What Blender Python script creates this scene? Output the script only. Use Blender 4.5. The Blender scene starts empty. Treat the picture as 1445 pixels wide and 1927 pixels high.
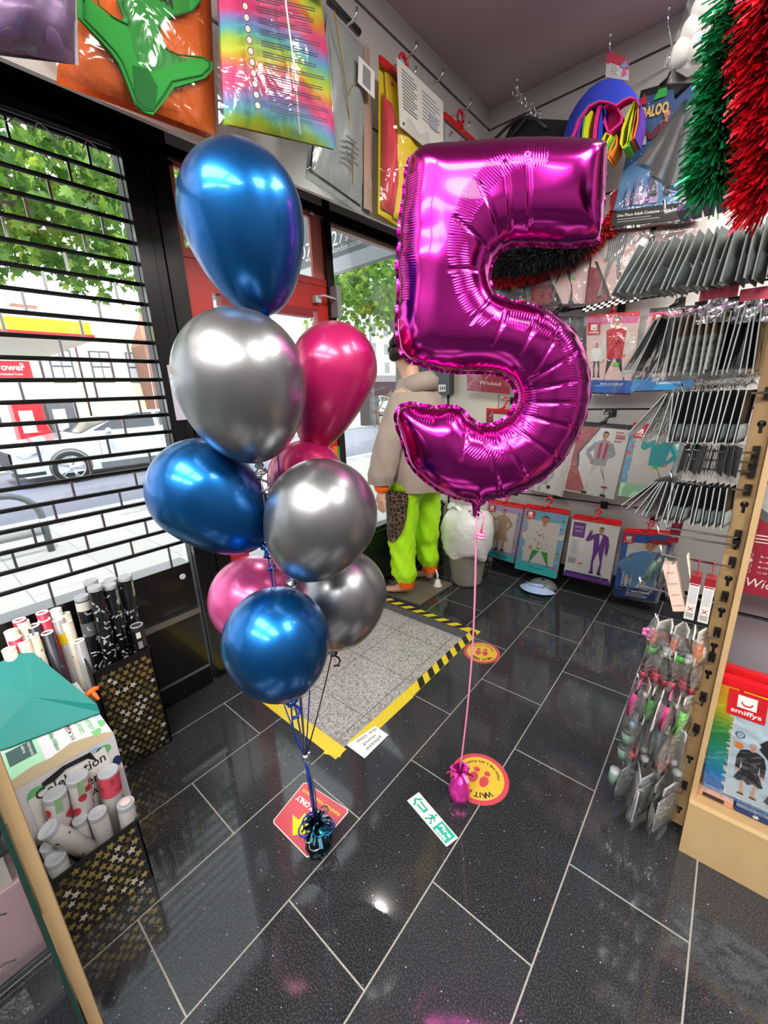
import bpy, bmesh, math, random
import numpy as np
from math import sin, cos, pi, sqrt, atan2, radians
from mathutils import Vector, Matrix
from mathutils.geometry import delaunay_2d_cdt
random.seed(7)
SC = bpy.context.scene
COL = SC.collection
W, H = 1445, 1927
# ------------------------------------------------------------------ camera (surveyed from the floor tiles)
FPX, YAW, PITCH, ROLL = 766.148, -0.710742, 0.283269, 0.042365
CAM = np.array([1.68664, -0.41528, 1.40670])
def _rot(a, b, c):
    ca, sa = cos(a), sin(a)
    f = np.array([sa, ca, 0]); r = np.array([ca, -sa, 0]); d = np.array([0, 0, -1.])
    f2 = f*cos(b)+d*sin(b); d2 = d*cos(b)-f*sin(b)
    return np.array([r*cos(c)+d2*sin(c), d2*cos(c)-r*sin(c), f2])
RM = _rot(YAW, PITCH, ROLL)
def ray(x, y): return RM.T@np.array([(x-W/2)/FPX, (y-H/2)/FPX, 1])
def at(x, y, ax, val):
    """surveyed point: the pixel's sight line met with the plane ax = val"""
    d = ray(x, y); i = 'xyz'.index(ax); t = (val-CAM[i])/d[i]
    return Vector(CAM+t*d)
cd = bpy.data.cameras.new('camera'); cam = bpy.data.objects.new('camera', cd); COL.objects.link(cam)
cd.sensor_fit = 'HORIZONTAL'; cd.sensor_width = 36; cd.lens = 36*FPX/W; cd.clip_start = .02; cd.clip_end = 300
cam.matrix_world = Matrix(((RM[0][0], -RM[1][0], -RM[2][0], CAM[0]), (RM[0][1], -RM[1][1], -RM[2][1], CAM[1]), (RM[0][2], -RM[1][2], -RM[2][2], CAM[2]), (0, 0, 0, 1)))
SC.camera = cam
SC.view_settings.view_transform = 'Standard'; SC.view_settings.look = 'None'; SC.view_settings.gamma = 1
SC.view_settings.exposure = 0.06
SC.cycles.max_bounces = 8; SC.cycles.transparent_max_bounces = 24; SC.cycles.glossy_bounces = 4; SC.cycles.diffuse_bounces = 3
SC.cycles.caustics_reflective = False; SC.cycles.caustics_refractive = False
SC.cycles.sample_clamp_indirect = 6
# ------------------------------------------------------------------ materials
MATS = {}
def lin(c):
    if isinstance(c, str): c = tuple(int(c[i:i+2], 16)/255 for i in (0, 2, 4))
    return tuple((x/12.92 if x <= .04045 else ((x+.055)/1.055)**2.4) for x in c)+(1,)
def M(name, col='808080', rough=.5, metal=0, spec=.5, coat=0, emit=0, bump=0, bscale=60, alpha=1, sss=0, noise=0, nscale=20):
    if name in MATS: return MATS[name]
    m = bpy.data.materials.new(name); m.use_nodes = True; nt = m.node_tree; b = nt.nodes['Principled BSDF']
    b.inputs['Base Color'].default_value = lin(col); b.inputs['Roughness'].default_value = rough
    b.inputs['Metallic'].default_value = metal; b.inputs['Specular IOR Level'].default_value = spec
    b.inputs['Coat Weight'].default_value = coat; b.inputs['Coat Roughness'].default_value = .06
    b.inputs['Alpha'].default_value = alpha
    if sss: b.inputs['Subsurface Weight'].default_value = sss; b.inputs['Subsurface Scale'].default_value = .05
    if emit: b.inputs['Emission Color'].default_value = lin(col); b.inputs['Emission Strength'].default_value = emit
    if bump or noise:
        tc = nt.nodes.new('ShaderNodeTexCoord'); nz = nt.nodes.new('ShaderNodeTexNoise'); nz.inputs['Detail'].default_value = 4
        nt.links.new(tc.outputs['Object'], nz.inputs['Vector'])
        if bump:
            nz.inputs['Scale'].default_value = bscale
            bp = nt.nodes.new('ShaderNodeBump'); bp.inputs['Strength'].default_value = bump; bp.inputs['Distance'].default_value = .01
            nt.links.new(nz.outputs['Fac'], bp.inputs['Height']); nt.links.new(bp.outputs['Normal'], b.inputs['Normal'])
        if noise:
            n2 = nt.nodes.new('ShaderNodeTexNoise'); n2.inputs['Scale'].default_value = nscale; n2.inputs['Detail'].default_value = 3
            nt.links.new(tc.outputs['Object'], n2.inputs['Vector'])
            mx = nt.nodes.new('ShaderNodeMix'); mx.data_type = 'RGBA'
            c = lin(col); mx.inputs['A'].default_value = tuple(x*(1-noise) for x in c[:3])+(1,); mx.inputs['B'].default_value = tuple(min(1, x*(1+noise)) for x in c[:3])+(1,)
            nt.links.new(n2.outputs['Fac'], mx.inputs['Factor']); nt.links.new(mx.outputs['Result'], b.inputs['Base Color'])
    MATS[name] = m; return m
def N(nt, t, **kw):
    n = nt.nodes.new(t)
    for k, v in kw.items():
        if k.startswith('i_'): n.inputs[k[2:].replace('_', ' ')].default_value = v
        else: setattr(n, k, v)
    return n
def film(name, col=(1, 1, 1), base=.06, rough=.12, bump=.5, bscale=28, tint=1.0, dif=0.0):
    """clear plastic: mostly see-through with crinkled highlights"""
    m = bpy.data.materials.new(name); m.use_nodes = True; nt = m.node_tree; nt.nodes.clear()
    out = N(nt, 'ShaderNodeOutputMaterial'); mx = N(nt, 'ShaderNodeMixShader')
    tr = N(nt, 'ShaderNodeBsdfTransparent'); tr.inputs['Color'].default_value = (tint, tint, tint, 1)
    gl = N(nt, 'ShaderNodeBsdfGlossy'); gl.inputs['Roughness'].default_value = rough; gl.inputs['Color'].default_value = col+(1,)
    lw = N(nt, 'ShaderNodeLayerWeight'); lw.inputs['Blend'].default_value = .25
    mr = N(nt, 'ShaderNodeMapRange'); mr.inputs['To Min'].default_value = base; mr.inputs['To Max'].default_value = min(1, base+.55)
    nt.links.new(lw.outputs['Fresnel'], mr.inputs['Value']); nt.links.new(mr.outputs['Result'], mx.inputs['Fac'])
    if bump:
        tc = N(nt, 'ShaderNodeTexCoord'); nz = N(nt, 'ShaderNodeTexNoise'); nz.inputs['Scale'].default_value = bscale; nz.inputs['Detail'].default_value = 2; nz.inputs['Distortion'].default_value = 1.5
        bp = N(nt, 'ShaderNodeBump'); bp.inputs['Strength'].default_value = bump; bp.inputs['Distance'].default_value = .02
        nt.links.new(tc.outputs['Object'], nz.inputs['Vector']); nt.links.new(nz.outputs['Fac'], bp.inputs['Height'])
        nt.links.new(bp.outputs['Normal'], gl.inputs['Normal']); nt.links.new(bp.outputs['Normal'], lw.inputs['Normal'])
    if dif:
        df = N(nt, 'ShaderNodeBsdfDiffuse'); df.inputs['Color'].default_value = col+(1,); m2 = N(nt, 'ShaderNodeMixShader'); m2.inputs[0].default_value = dif
        nt.links.new(tr.outputs[0], m2.inputs[1]); nt.links.new(df.outputs[0], m2.inputs[2]); tr = m2
    nt.links.new(tr.outputs[0], mx.inputs[1]); nt.links.new(gl.outputs[0], mx.inputs[2]); nt.links.new(mx.outputs[0], out.inputs[0])
    MATS[name] = m; return m
film('egg_film', base=.015, rough=.35, bump=.12, bscale=14); film('clear_film', base=.05, bump=.35, bscale=11); film('glass', (.95, 1, .98), .03, .01, 0, 1, .96); film('green_glass', (.8, 1, .93), .05, .02, 0, 1, .86)
for n, c, r in [('white', 'e8e6e2', .5), ('offwhite', 'd8d4cc', .5), ('cream', 'd9d2c0', .6), ('black', '0b0b0c', .4), ('blackmat', '101012', .75), ('dark', '242428', .5), ('grey', '8a8c8e', .5), ('lightgrey', 'bcbfc2', .5), ('midgrey', '5c6064', .5),
                ('red', 'c31c26', .35), ('darkred', '8a1a24', .4), ('burgundy', '9c1b36', .4), ('orange', 'ef6a12', .5), ('yellow', 'f0cf1e', .4), ('green', '2c9a3c', .6), ('lime', 'a6ee22', .5), ('teal', '17807a', .5), ('blue', '1f56a8', .45), ('skyblue', '7db4d8', .5), ('navy', '18305e', .45),
                ('purple', '6a2c8c', .45), ('lilac', 'b59ac8', .5), ('pink', 'e86aa8', .5), ('magenta', 'd81f86', .5), ('skin', 'c98e6c', .6), ('skinpale', 'dcae92', .6), ('hair', '1c1410', .6), ('brown', '4e3424', .6), ('scrub', '5c93c6', .6), ('pinkpale', 'e6c3bd', .5), ('tealcloth', '37a8ac', .5), ('mint', 'a8e0b4', .5), ('tan', 'b59a78', .6), ('silverprint', 'a6aab0', .4), ('gold', 'b89848', .3), ('stickergreen', '4fd23c', .5), ('stickerorange', 'f2913a', .5), ('rose', 'cf4a60', .45)]:
    M(n, c, r)
M('hangerred', 'd4131f', .25, coat=.5); M('chrome', 'd8dadc', .15, 1); M('steel', '9a9da0', .3, 1); M('gunmetal', '3c3e42', .35, .8)
M('shopblack', '0a0a0c', .25, coat=.3); M('doorred', 'b3241c', .35, coat=.3); M('wood', 'a98a60', .5, noise=.14, nscale=14); M('woodlight', 'bc9f74', .5, noise=.12, nscale=14)
M('slat', 'd0ccc8', .35, coat=.2); M('slatdark', '88828a', .5); M('ceil', 'cbb6bf', .8); M('wallcream', 'd8d2c2', .6); M('shopfar', '6d666c', .6)
M('cardboard', 'a89678', .8, noise=.08)
# ------------------------------------------------------------------ mesh builder
class MB:
    def __init__(s): s.v = []; s.f = []; s.mi = []; s.mats = []; s.sm = []
    def m(s, mat):
        mat = MATS[mat] if isinstance(mat, str) else mat
        if mat not in s.mats: s.mats.append(mat)
        return s.mats.index(mat)
    def add(s, vs, fs, mat, smooth=False):
        o = len(s.v); k = s.m(mat); s.v += [Vector(v) for v in vs]
        for f in fs: s.f.append([i+o for i in f]); s.mi.append(k); s.sm.append(smooth)
        return s
    def quad(s, a, b, c, d, mat): return s.add([a, b, c, d], [(0, 1, 2, 3)], mat)
    def poly(s, pts, mat): return s.add(pts, [tuple(range(len(pts)))], mat)
    def hexa(s, b, mat):   # b: 8 pts bottom 0-3, top 4-7
        return s.add(b, [(3, 2, 1, 0), (4, 5, 6, 7), (0, 1, 5, 4), (1, 2, 6, 5), (2, 3, 7, 6), (3, 0, 4, 7)], mat)
    def box(s, x0, x1, y0, y1, z0, z1, mat):
        return s.hexa([(x0, y0, z0), (x1, y0, z0), (x1, y1, z0), (x0, y1, z0), (x0, y0, z1), (x1, y0, z1), (x1, y1, z1), (x0, y1, z1)], mat)
    def obox(s, c, ux, uy, uz, hx, hy, hz, mat):
        c = Vector(c); ux = Vector(ux); uy = Vector(uy); uz = Vector(uz)
        P = [c+ux*a*hx+uy*b*hy+uz*d*hz for d in (-1, 1) for a, b in ((-1, -1), (1, -1), (1, 1), (-1, 1))]
        return s.hexa(P, mat)
    def prism(s, pts, off, mat, mat2=None):   # polygon pts extruded by vector off
        n = len(pts); off = Vector(off); P = [Vector(p) for p in pts]
        s.add(P+[p+off for p in P], [tuple(range(n-1, -1, -1)), tuple(range(n, 2*n))], mat2 or mat)
        s.add(P+[p+off for p in P], [(i, (i+1) % n, n+(i+1) % n, n+i) for i in range(n)], mat)
        return s
    def tube(s, path, r, mat, n=8, caps=True, flat=1.0):
        path = [Vector(p) for p in path]; rr = r if isinstance(r, (list, tuple)) else [r]*len(path); vs = []; up = None
        for i, p in enumerate(path):
            d = (path[min(i+1, len(path)-1)]-path[max(i-1, 0)])
            d = d.normalized() if d.length > 1e-9 else Vector((0, 0, 1))
            if up is None: up = d.orthogonal().normalized()
            up = (up-d*up.dot(d)); up = up.normalized() if up.length > 1e-6 else d.orthogonal().normalized()
            w = d.cross(up)
            for k in range(n):
                a = 2*pi*k/n; vs.append(p+(up*cos(a)+w*sin(a)*flat)*rr[i])
        fs = [(i*n+k, i*n+(k+1) % n, (i+1)*n+(k+1) % n, (i+1)*n+k) for i in range(len(path)-1) for k in range(n)]
        if caps: fs += [tuple(range(n-1, -1, -1)), tuple((len(path)-1)*n+k for k in range(n))]
        return s.add(vs, fs, mat, True)
    def lathe(s, base, axis, prof, mat, n=24, ref=None):   # prof: (dist along axis, radius)
        base = Vector(base); a = Vector(axis).normalized(); t = Vector(ref).normalized() if ref else a.orthogonal().normalized(); w = a.cross(t); vs = []
        for h, r in prof:
            for k in range(n):
                q = 2*pi*k/n; vs.append(base+a*h+(t*cos(q)+w*sin(q))*r)
        fs = [(i*n+k, i*n+(k+1) % n, (i+1)*n+(k+1) % n, (i+1)*n+k) for i in range(len(prof)-1) for k in range(n)]
        return s.add(vs, fs, mat, True)
    def loft(s, secs, mat, n=20, caps=True):  # secs: (centre, ux, uy) ellipses
        vs = []
        for c, ux, uy in secs:
            for k in range(n):
                q = 2*pi*k/n; vs.append(Vector(c)+Vector(ux)*cos(q)+Vector(uy)*sin(q))
        fs = [(i*n+k, i*n+(k+1) % n, (i+1)*n+(k+1) % n, (i+1)*n+k) for i in range(len(secs)-1) for k in range(n)]
        if caps: fs += [tuple(range(n-1, -1, -1)), tuple((len(secs)-1)*n+k for k in range(n))]
        return s.add(vs, fs, mat, True)
    def grid(s, fn, nu, nv, mat, smooth=True):
        vs = [fn(i/nu, j/nv) for j in range(nv+1) for i in range(nu+1)]
        return s.add(vs, [(j*(nu+1)+i, j*(nu+1)+i+1, (j+1)*(nu+1)+i+1, (j+1)*(nu+1)+i) for j in range(nv) for i in range(nu)], mat, smooth)
    def ball(s, c, r, mat, nu=16, nv=10, sc=(1, 1, 1)):
        c = Vector(c)
        return s.grid(lambda u, v: c+Vector((sc[0]*r*sin(pi*v)*cos(2*pi*u), sc[1]*r*sin(pi*v)*sin(2*pi*u), sc[2]*r*cos(pi*v))), nu, nv, mat)
    def build(s, name, parent=None, weld=False):
        me = bpy.data.meshes.new(name); root = parent
        while root is not None and root.parent is not None: root = root.parent
        o0 = root.location.copy() if root is not None else Vector((0, 0, 0))
        me.from_pydata([tuple(v-o0) for v in s.v], [], s.f)
        for mt in s.mats: me.materials.append(mt)
        me.polygons.foreach_set('material_index', s.mi); me.polygons.foreach_set('use_smooth', s.sm); me.update()
        if weld:
            bm = bmesh.new(); bm.from_mesh(me); bmesh.ops.remove_doubles(bm, verts=bm.verts, dist=1e-5); bm.to_mesh(me); bm.free()
        o = bpy.data.objects.new(name, me); COL.objects.link(o)
        if parent is not None: o.parent = parent
        return o
def thing(name, label, cat, loc=(0, 0, 0), group=None):
    o = bpy.data.objects.new(name, None); COL.objects.link(o); o.location = Vector(loc); o.empty_display_size = .05
    return tag(o, label, cat, group)
def tag(o, label, cat, group=None, kind=None):
    o['label'] = label; o['category'] = cat
    if group: o['group'] = group
    if kind: o['kind'] = kind
    return o
def struct(o): o['kind'] = 'structure'; return o
def copy_tree(o, parent=None):
    c = o.copy(); COL.objects.link(c)
    if parent is not None: c.parent = parent
    for ch in list(o.children): copy_tree(ch, c)
    return c
# ------------------------------------------------------------------ lettering
_TX = {}
def text_geo(s, bold=0.0):
    if (s, bold) in _TX: return _TX[(s, bold)]
    cu = bpy.data.curves.new('t', 'FONT'); cu.body = s; cu.size = 1; cu.resolution_u = 2; cu.offset = bold; cu.fill_mode = 'FRONT'
    ob = bpy.data.objects.new('t', cu); COL.objects.link(ob)
    me = bpy.data.meshes.new_from_object(ob.evaluated_get(bpy.context.evaluated_depsgraph_get()))
    vs = [(v.co.x, v.co.y) for v in me.vertices]; fs = [tuple(p.vertices) for p in me.polygons]
    bpy.data.objects.remove(ob); bpy.data.curves.remove(cu); bpy.data.meshes.remove(me)
    w = max([v[0] for v in vs] or [0]); _TX[(s, bold)] = (vs, fs, w); return _TX[(s, bold)]
def write(mb, s, org, xd, yd, size, mat, align='L', bold=.01, shear=0, width=None):
    vs, fs, w = text_geo(s, bold); xd = Vector(xd).normalized(); yd = Vector(yd).normalized(); sx = size
    if width and w: sx = width/w
    ox = {'L': 0, 'C': -w/2, 'R': -w}[align]
    mb.add([Vector(org)+xd*((x+ox+shear*y)*sx)+yd*(y*size) for x, y in vs], fs, mat)
def arc_text(mb, s, fr, r, a0, da, size, mat, inward=False, bold=.01):
    """letters round a circle; fr(x, y) -> world"""
    for i, ch in enumerate(s):
        if ch == ' ': continue
        a = a0+da*i; vs, fs, w = text_geo(ch, bold); rot = a+pi/2 if inward else a-pi/2
        cx, cy = r*cos(a), r*sin(a); c, q = cos(rot), sin(rot)
        mb.add([fr(cx+((x-w/2)*c-y*q)*size, cy+((x-w/2)*q+y*c)*size) for x, y in vs], fs, mat)
# ================================================================== SETTING
XF, YB, ZC, XW = .15, 2.6, 3.16, -.2
RX, RY = 4.2, -3.6                      # far walls of the shop, behind the photographer
MX0, MX1, MY0, MY1 = -.34, .645, .475, 1.52   # mat well
def floor_mat():
    m = bpy.data.materials.new('granite_tiles'); m.use_nodes = True; nt = m.node_tree; b = nt.nodes['Principled BSDF']
    tc = N(nt, 'ShaderNodeTexCoord'); sp = N(nt, 'ShaderNodeSeparateXYZ'); cb = N(nt, 'ShaderNodeCombineXYZ'); L = nt.links.new
    L(tc.outputs['Object'], sp.inputs[0]); L(sp.outputs['Y'], cb.inputs['X']); L(sp.outputs['X'], cb.inputs['Y'])
    br = N(nt, 'ShaderNodeTexBrick', offset=.5, offset_frequency=2, squash=1.0)
    br.inputs['Scale'].default_value = 1; br.inputs['Mortar Size'].default_value = .0022; br.inputs['Mortar Smooth'].default_value = .1
    br.inputs['Brick Width'].default_value = .6; br.inputs['Row Height'].default_value = .3; br.inputs['Bias'].default_value = 0
    br.inputs['Color1'].default_value = lin('1f2023'); br.inputs['Color2'].default_value = lin('28292d'); br.inputs['Mortar'].default_value = lin('8a8880')
    L(cb.outputs[0], br.inputs['Vector'])
    # mineral grain and mica flecks of the stone
    n1 = N(nt, 'ShaderNodeTexNoise'); n1.inputs['Scale'].default_value = 260; n1.inputs['Detail'].default_value = 3; L(tc.outputs['Object'], n1.inputs['Vector'])
    r1 = N(nt, 'ShaderNodeValToRGB'); r1.color_ramp.elements[0].position = .48; r1.color_ramp.elements[0].color = (0, 0, 0, 1); r1.color_ramp.elements[1].position = .75; r1.color_ramp.elements[1].color = lin('5c5e62'); L(n1.outputs['Fac'], r1.inputs[0])
    v1 = N(nt, 'ShaderNodeTexVoronoi'); v1.inputs['Scale'].default_value = 95; L(tc.outputs['Object'], v1.inputs['Vector'])
    sc = N(nt, 'ShaderNodeSeparateColor'); L(v1.outputs['Color'], sc.inputs[0])
    c1 = N(nt, 'ShaderNodeMath', operation='LESS_THAN'); c1.inputs[1].default_value = .13; L(v1.outputs['Distance'], c1.inputs[0])
    c2 = N(nt, 'ShaderNodeMath', operation='GREATER_THAN'); c2.inputs[1].default_value = .92; L(sc.outputs[0], c2.inputs[0])
    c3 = N(nt, 'ShaderNodeMath', operation='MULTIPLY'); L(c1.outputs[0], c3.inputs[0]); L(c2.outputs[0], c3.inputs[1])
    a1 = N(nt, 'ShaderNodeMix', data_type='RGBA', blend_type='ADD'); a1.inputs['Factor'].default_value = .55; L(br.outputs['Color'], a1.inputs['A']); L(r1.outputs[0], a1.inputs['B'])
    a2 = N(nt, 'ShaderNodeMix', data_type='RGBA'); L(c3.outputs[0], a2.inputs['Factor']); L(a1.outputs['Result'], a2.inputs['A']); a2.inputs['B'].default_value = lin('b8bcc0')
    L(a2.outputs['Result'], b.inputs['Base Color'])
    mr = N(nt, 'ShaderNodeMapRange'); mr.inputs['To Min'].default_value = .07; mr.inputs['To Max'].default_value = .6; L(br.outputs['Fac'], mr.inputs['Value']); L(mr.outputs[0], b.inputs['Roughness'])
    b.inputs['Specular IOR Level'].default_value = .6
    MATS['granite_tiles'] = m
floor_mat()
def mat_stone():
    m = bpy.data.materials.new('mat_stone'); m.use_nodes = True; nt = m.node_tree; b = nt.nodes['Principled BSDF']; L = nt.links.new
    tc = N(nt, 'ShaderNodeTexCoord'); mp = N(nt, 'ShaderNodeMapping'); mp.inputs['Location'].default_value = (.105, -.03, 0); L(tc.outputs['Object'], mp.inputs[0])
    sp = N(nt, 'ShaderNodeSeparateXYZ'); cb = N(nt, 'ShaderNodeCombineXYZ'); L(mp.outputs[0], sp.inputs[0]); L(sp.outputs['Y'], cb.inputs['X']); L(sp.outputs['X'], cb.inputs['Y'])
    br = N(nt, 'ShaderNodeTexBrick', offset=0); br.inputs['Scale'].default_value = 1; br.inputs['Mortar Size'].default_value = .0025; br.inputs['Brick Width'].default_value = .33; br.inputs['Row Height'].default_value = .33
    br.inputs['Color1'].default_value = lin('b9b5b2'); br.inputs['Color2'].default_value = lin('b3b0ae'); br.inputs['Mortar'].default_value = lin('74726f'); L(cb.outputs[0], br.inputs['Vector'])
    n1 = N(nt, 'ShaderNodeTexNoise'); n1.inputs['Scale'].default_value = 150; n1.inputs['Detail'].default_value = 3; L(tc.outputs['Object'], n1.inputs['Vector'])
    r1 = N(nt, 'ShaderNodeValToRGB'); r1.color_ramp.elements[0].position = .38; r1.color_ramp.elements[0].color = lin('77757a'); r1.color_ramp.elements[1].position = .58; r1.color_ramp.elements[1].color = (1, 1, 1, 1); L(n1.outputs['Fac'], r1.inputs[0])
    mx = N(nt, 'ShaderNodeMix', data_type='RGBA', blend_type='MULTIPLY'); mx.inputs['Factor'].default_value = .8; L(br.outputs['Color'], mx.inputs['A']); L(r1.outputs[0], mx.inputs['B']); L(mx.outputs['Result'], b.inputs['Base Color'])
    b.inputs['Roughness'].default_value = .3; MATS['mat_stone'] = m
mat_stone()
fb = MB()
for x0, x1, y0, y1 in [(XW-.14, MX0, RY, YB+.06), (MX0, MX1, RY, MY0), (MX0, MX1, MY1, YB+.06), (MX1, RX, RY, YB+.06)]:
    fb.quad((x0, y0, 0), (x1, y0, 0), (x1, y1, 0), (x0, y1, 0), 'granite_tiles')
# sides of the mat well
for a, b2 in [((MX0, MY1), (MX1, MY1)), ((MX1, MY1), (MX1, MY0)), ((MX1, MY0), (MX0, MY0)), ((MX0, MY0), (MX0, MY1))]:
    fb.quad((a[0], a[1], -.055), (b2[0], b2[1], -.055), (b2[0], b2[1], 0), (a[0], a[1], 0), 'midgrey')
struct(fb.build('floor'))
struct(MB().quad((MX0-.1, MY0, -.05), (MX1, MY0, -.05), (MX1, MY1, -.05), (MX0-.1, MY1, -.05), 'mat_stone').build('floor_mat_well'))
# ceiling + far walls
struct(MB().box(-.6, RX, RY, YB+.1, ZC, ZC+.15, 'ceil').build('ceiling'))
struct(MB().box(RX, RX+.1, RY, YB, 0, ZC, 'shopfar').build('wall_right'))
struct(MB().box(-.4, RX, RY-.1, RY, 0, ZC, 'shopfar').build('wall_front'))
# back wall: slat panels with dark grooves, cream return by the window
wb = MB(); wb.box(-.6, RX, YB+.02, YB+.12, 0, ZC, 'black')
gz = [.115, .625, 1.255, 1.885, 2.48, 3.055, ZC]
for i in range(len(gz)-1):
    top = gz[i+1]-(.012 if i < len(gz)-2 else 0)
    if i == len(gz)-2: wb.box(XF, RX, YB, YB+.02, gz[i], top, 'slat')
    else: wb.box(.29, RX, YB, YB+.02, gz[i], top, 'slat')
wb.box(XF, .29, YB, YB+.02, 2.48, 3.043, 'slat')
wb.box(-.32, .285, YB-.005, YB+.02, 0, 2.48, 'wallcream')
struct(wb.build('wall_back'))
# fascia over the shopfront
wl = MB(); wl.box(XF-.018, XF, RY, YB, 2.25, 2.62, 'slat'); wl.box(XF-.018, XF, RY, YB, 2.632, 3.045, 'slat'); wl.box(XF-.018, XF, RY, YB, 3.06, ZC, 'slat'); wl.box(XF-.03, XF-.012, RY, YB, 2.26, ZC, 'black')
wl.box(XW-.03, XF-.018, RY, YB, 2.55, 2.6, 'midgrey'); wl.box(XW-.03, XW, RY, .4, 2.36, 2.6, 'black'); wl.box(XW-.03, XW-.001, .55, YB, 2.385, 2.6, 'lightgrey')  # unseen midgrey slab added behind the fascia to stop light leaking in
struct(wl.build('wall_left'))
# stall riser, posts, transom rail
wr = MB(); wr.box(XW-.1, XW, RY, .345, 0, .66, 'shopblack'); wr.box(XW, XW+.025, RY, .345, .415, .445, 'steel'); wr.box(XW, XW+.012, RY, .345, 0, .10, 'shopblack'); wr.box(XW, XW+.008, RY, .345, .10, .108, 'midgrey'); wr.box(XW-.1, XW, RY, .345, .66, .675, 'shopblack')
struct(wr.build('wall_stall_riser'))
w2 = MB(); w2.box(XW-.1, XW, 1.42, YB, 0, .43, 'shopblack'); w2.box(XW-.12, XW+.02, 1.42, YB, .43, .445, 'black'); w2.quad((XW+.001, 1.5, .06), (XW+.001, 2.5, .06), (XW+.001, 2.5, .37), (XW+.001, 1.5, .37), M('greenblack', '0e1f18', .25))
struct(w2.build('wall_window_apron'))
tr = MB()
tr.box(XW-.06, XW, .372, .432, 0, 2.55, 'shopblack'); tr.box(XW-.05, XW-.006, .436, .472, 0, 2.55, 'shopblack'); tr.box(XW-.06, XW, .476, .548, 0, 2.55, 'shopblack'); tr.box(XW-.08, XW-.03, .37, .55, 0, 2.55, 'black')
struct(tr.build('trim_1'))
struct(MB().box(XW-.07, XW+.005, 1.37, 1.42, 0, 2.55, 'shopblack').build('trim_2'))
t3 = MB(); t3.box(XW-.07, XW, .545, 1.372, 2.352, 2.39, 'shopblack'); t3.box(XW-.07, XW, 1.42, YB, 2.335, 2.39, 'shopblack'); t3.box(XW-.05, XW-.02, 1.42, YB, 2.318, 2.335, 'pinkpale'); t3.box(XW-.05, XW, RY, .372, 2.34, 2.4, 'shopblack')
t3.box(XW-.05, XW-.005, 1.42, YB, .445, .47, 'shopblack')
struct(t3.build('trim_3'))
# windows: panes
struct(MB().box(-.34, -.334, RY, .38, .66, 2.4, 'glass').build('window_1'))
struct(MB().box(-.25, -.244, 1.42, YB, .45, 2.335, 'glass').build('window_2'))
# door: red leaf with a light over it
d = thing('door_1', 'red painted shop door with a glass panel', 'door', (XW-.03, .55, 0)); struct(d)
f = MB(); f.box(XW-.05, XW-.01, .55, .66, .0, 2.0, 'doorred'); f.box(XW-.05, XW-.01, 1.285, 1.368, 0, 2.0, 'doorred'); f.box(XW-.05, XW-.01, .66, 1.285, 1.875, 2.0, 'doorred'); f.box(XW-.05, XW-.01, .66, 1.285, 0, .3, 'doorred')
f.box(XW-.045, XW-.005, .55, 1.368, 2.0, 2.035, 'doorred'); f.box(XW-.052, XW-.005, .70, 1.25, 1.83, 1.875, 'darkred'); f.box(XW-.05, XW-.012, .55, 1.368, 1.985, 1.992, 'darkred')
f.build('door_frame', d)
f = MB(); f.box(XW-.04, XW-.02, 1.29, 1.37, 2.035, 2.345, M('salmon', 'd8756a', .4)); f.box(XW-.04, XW-.02, .55, 1.3, 2.33, 2.352, 'salmon'); f.box(XW-.04, XW-.02, .55, .575, 2.035, 2.345, 'salmon'); f.build('transom_frame', d)
MB().box(XW-.032, XW-.028, .66, 1.285, .3, 1.875, 'glass').build('glass_pane', d); MB().box(XW-.032, XW-.028, .575, 1.29, 2.035, 2.33, 'glass').build('transom_pane', d)
f = MB(); f.box(XW-.01, XW+.002, 1.29, 1.315, .1, 1.1, 'doorred'); f.box(XW-.01, XW+.002, 1.315, 1.352, .1, 1.1, 'orange'); f.box(XW-.01, XW+.002, 1.352, 1.372, .1, 1.1, 'green'); f.build('striped_edge', d)
c = thing('door_closer', 'silver door closer arm screwed to the red door head', 'door closer', (XW, 1.3, 1.92)); f = MB(); f.box(XW-.009, XW+.02, 1.255, 1.295, 1.905, 1.94, 'lightgrey'); f.build('bracket', c)
MB().tube([(XW+.015, 1.27, 1.935), (XW+.04, 1.3, 1.94), (XW+.05, 1.385, 1.93)], .006, 'lightgrey').build('arm', c); MB().box(XW+.006, XW+.06, 1.378, 1.41, 1.84, 2.0, 'grey').build('body', c)
n = MB(); n.box(XW+.001, XW+.003, .40, .475, 1.33, 1.56, M('notice', 'b8b4c4', .5)); o = n.build('notice_sheet'); tag(o, 'pale lilac paper notice stuck on the black post beside the silver balloon', 'notice')
# security shutter of horizontal rods and short links
sh = thing('security_shutter', 'black grille shutter of horizontal rods with short steel links', 'shutter', (-.25, -1.5, .66))
zs = []
z = 2.315; k = 0
while z > .70: zs.append(z); z -= .0738
for i, z in enumerate(zs):
    MB().tube([(-.25, -2.6, z), (-.25, .385, z)], .0085, 'black', 6).build('rod', sh)
far = MB()
for i, z in enumerate(zs):
    y = .30-(i % 3)*.073 - .02
    zl = z-.0738 if i < len(zs)-1 else .675
    while y > -2.5:
        lk = far if y < -.40 else MB()
        lk.box(-.254, -.246, y-.004, y+.004, zl, z, 'steel'); y -= .225
        if lk is not far: lk.build('link', sh)
far.build('link_mesh', sh)['kind'] = 'stuff'
MB().box(-.257, -.243, .379, .386, .675, 2.33, 'black').build('guide_channel', sh)
MB().box(-.28, -.22, -2.6, .385, 2.325, 2.37, 'black').build('headbox', sh)
f = MB(); f.tube([(-.24, y*.01, 2.30+.012*sin(y*.9)+.02*(y % 7 == 0)) for y in range(-60, 34, 2)], .0025, 'white', 4); f = f.build('fairy_light_wire'); tag(f, 'thin white wire strung along the shutter top rail', 'wire')
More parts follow.
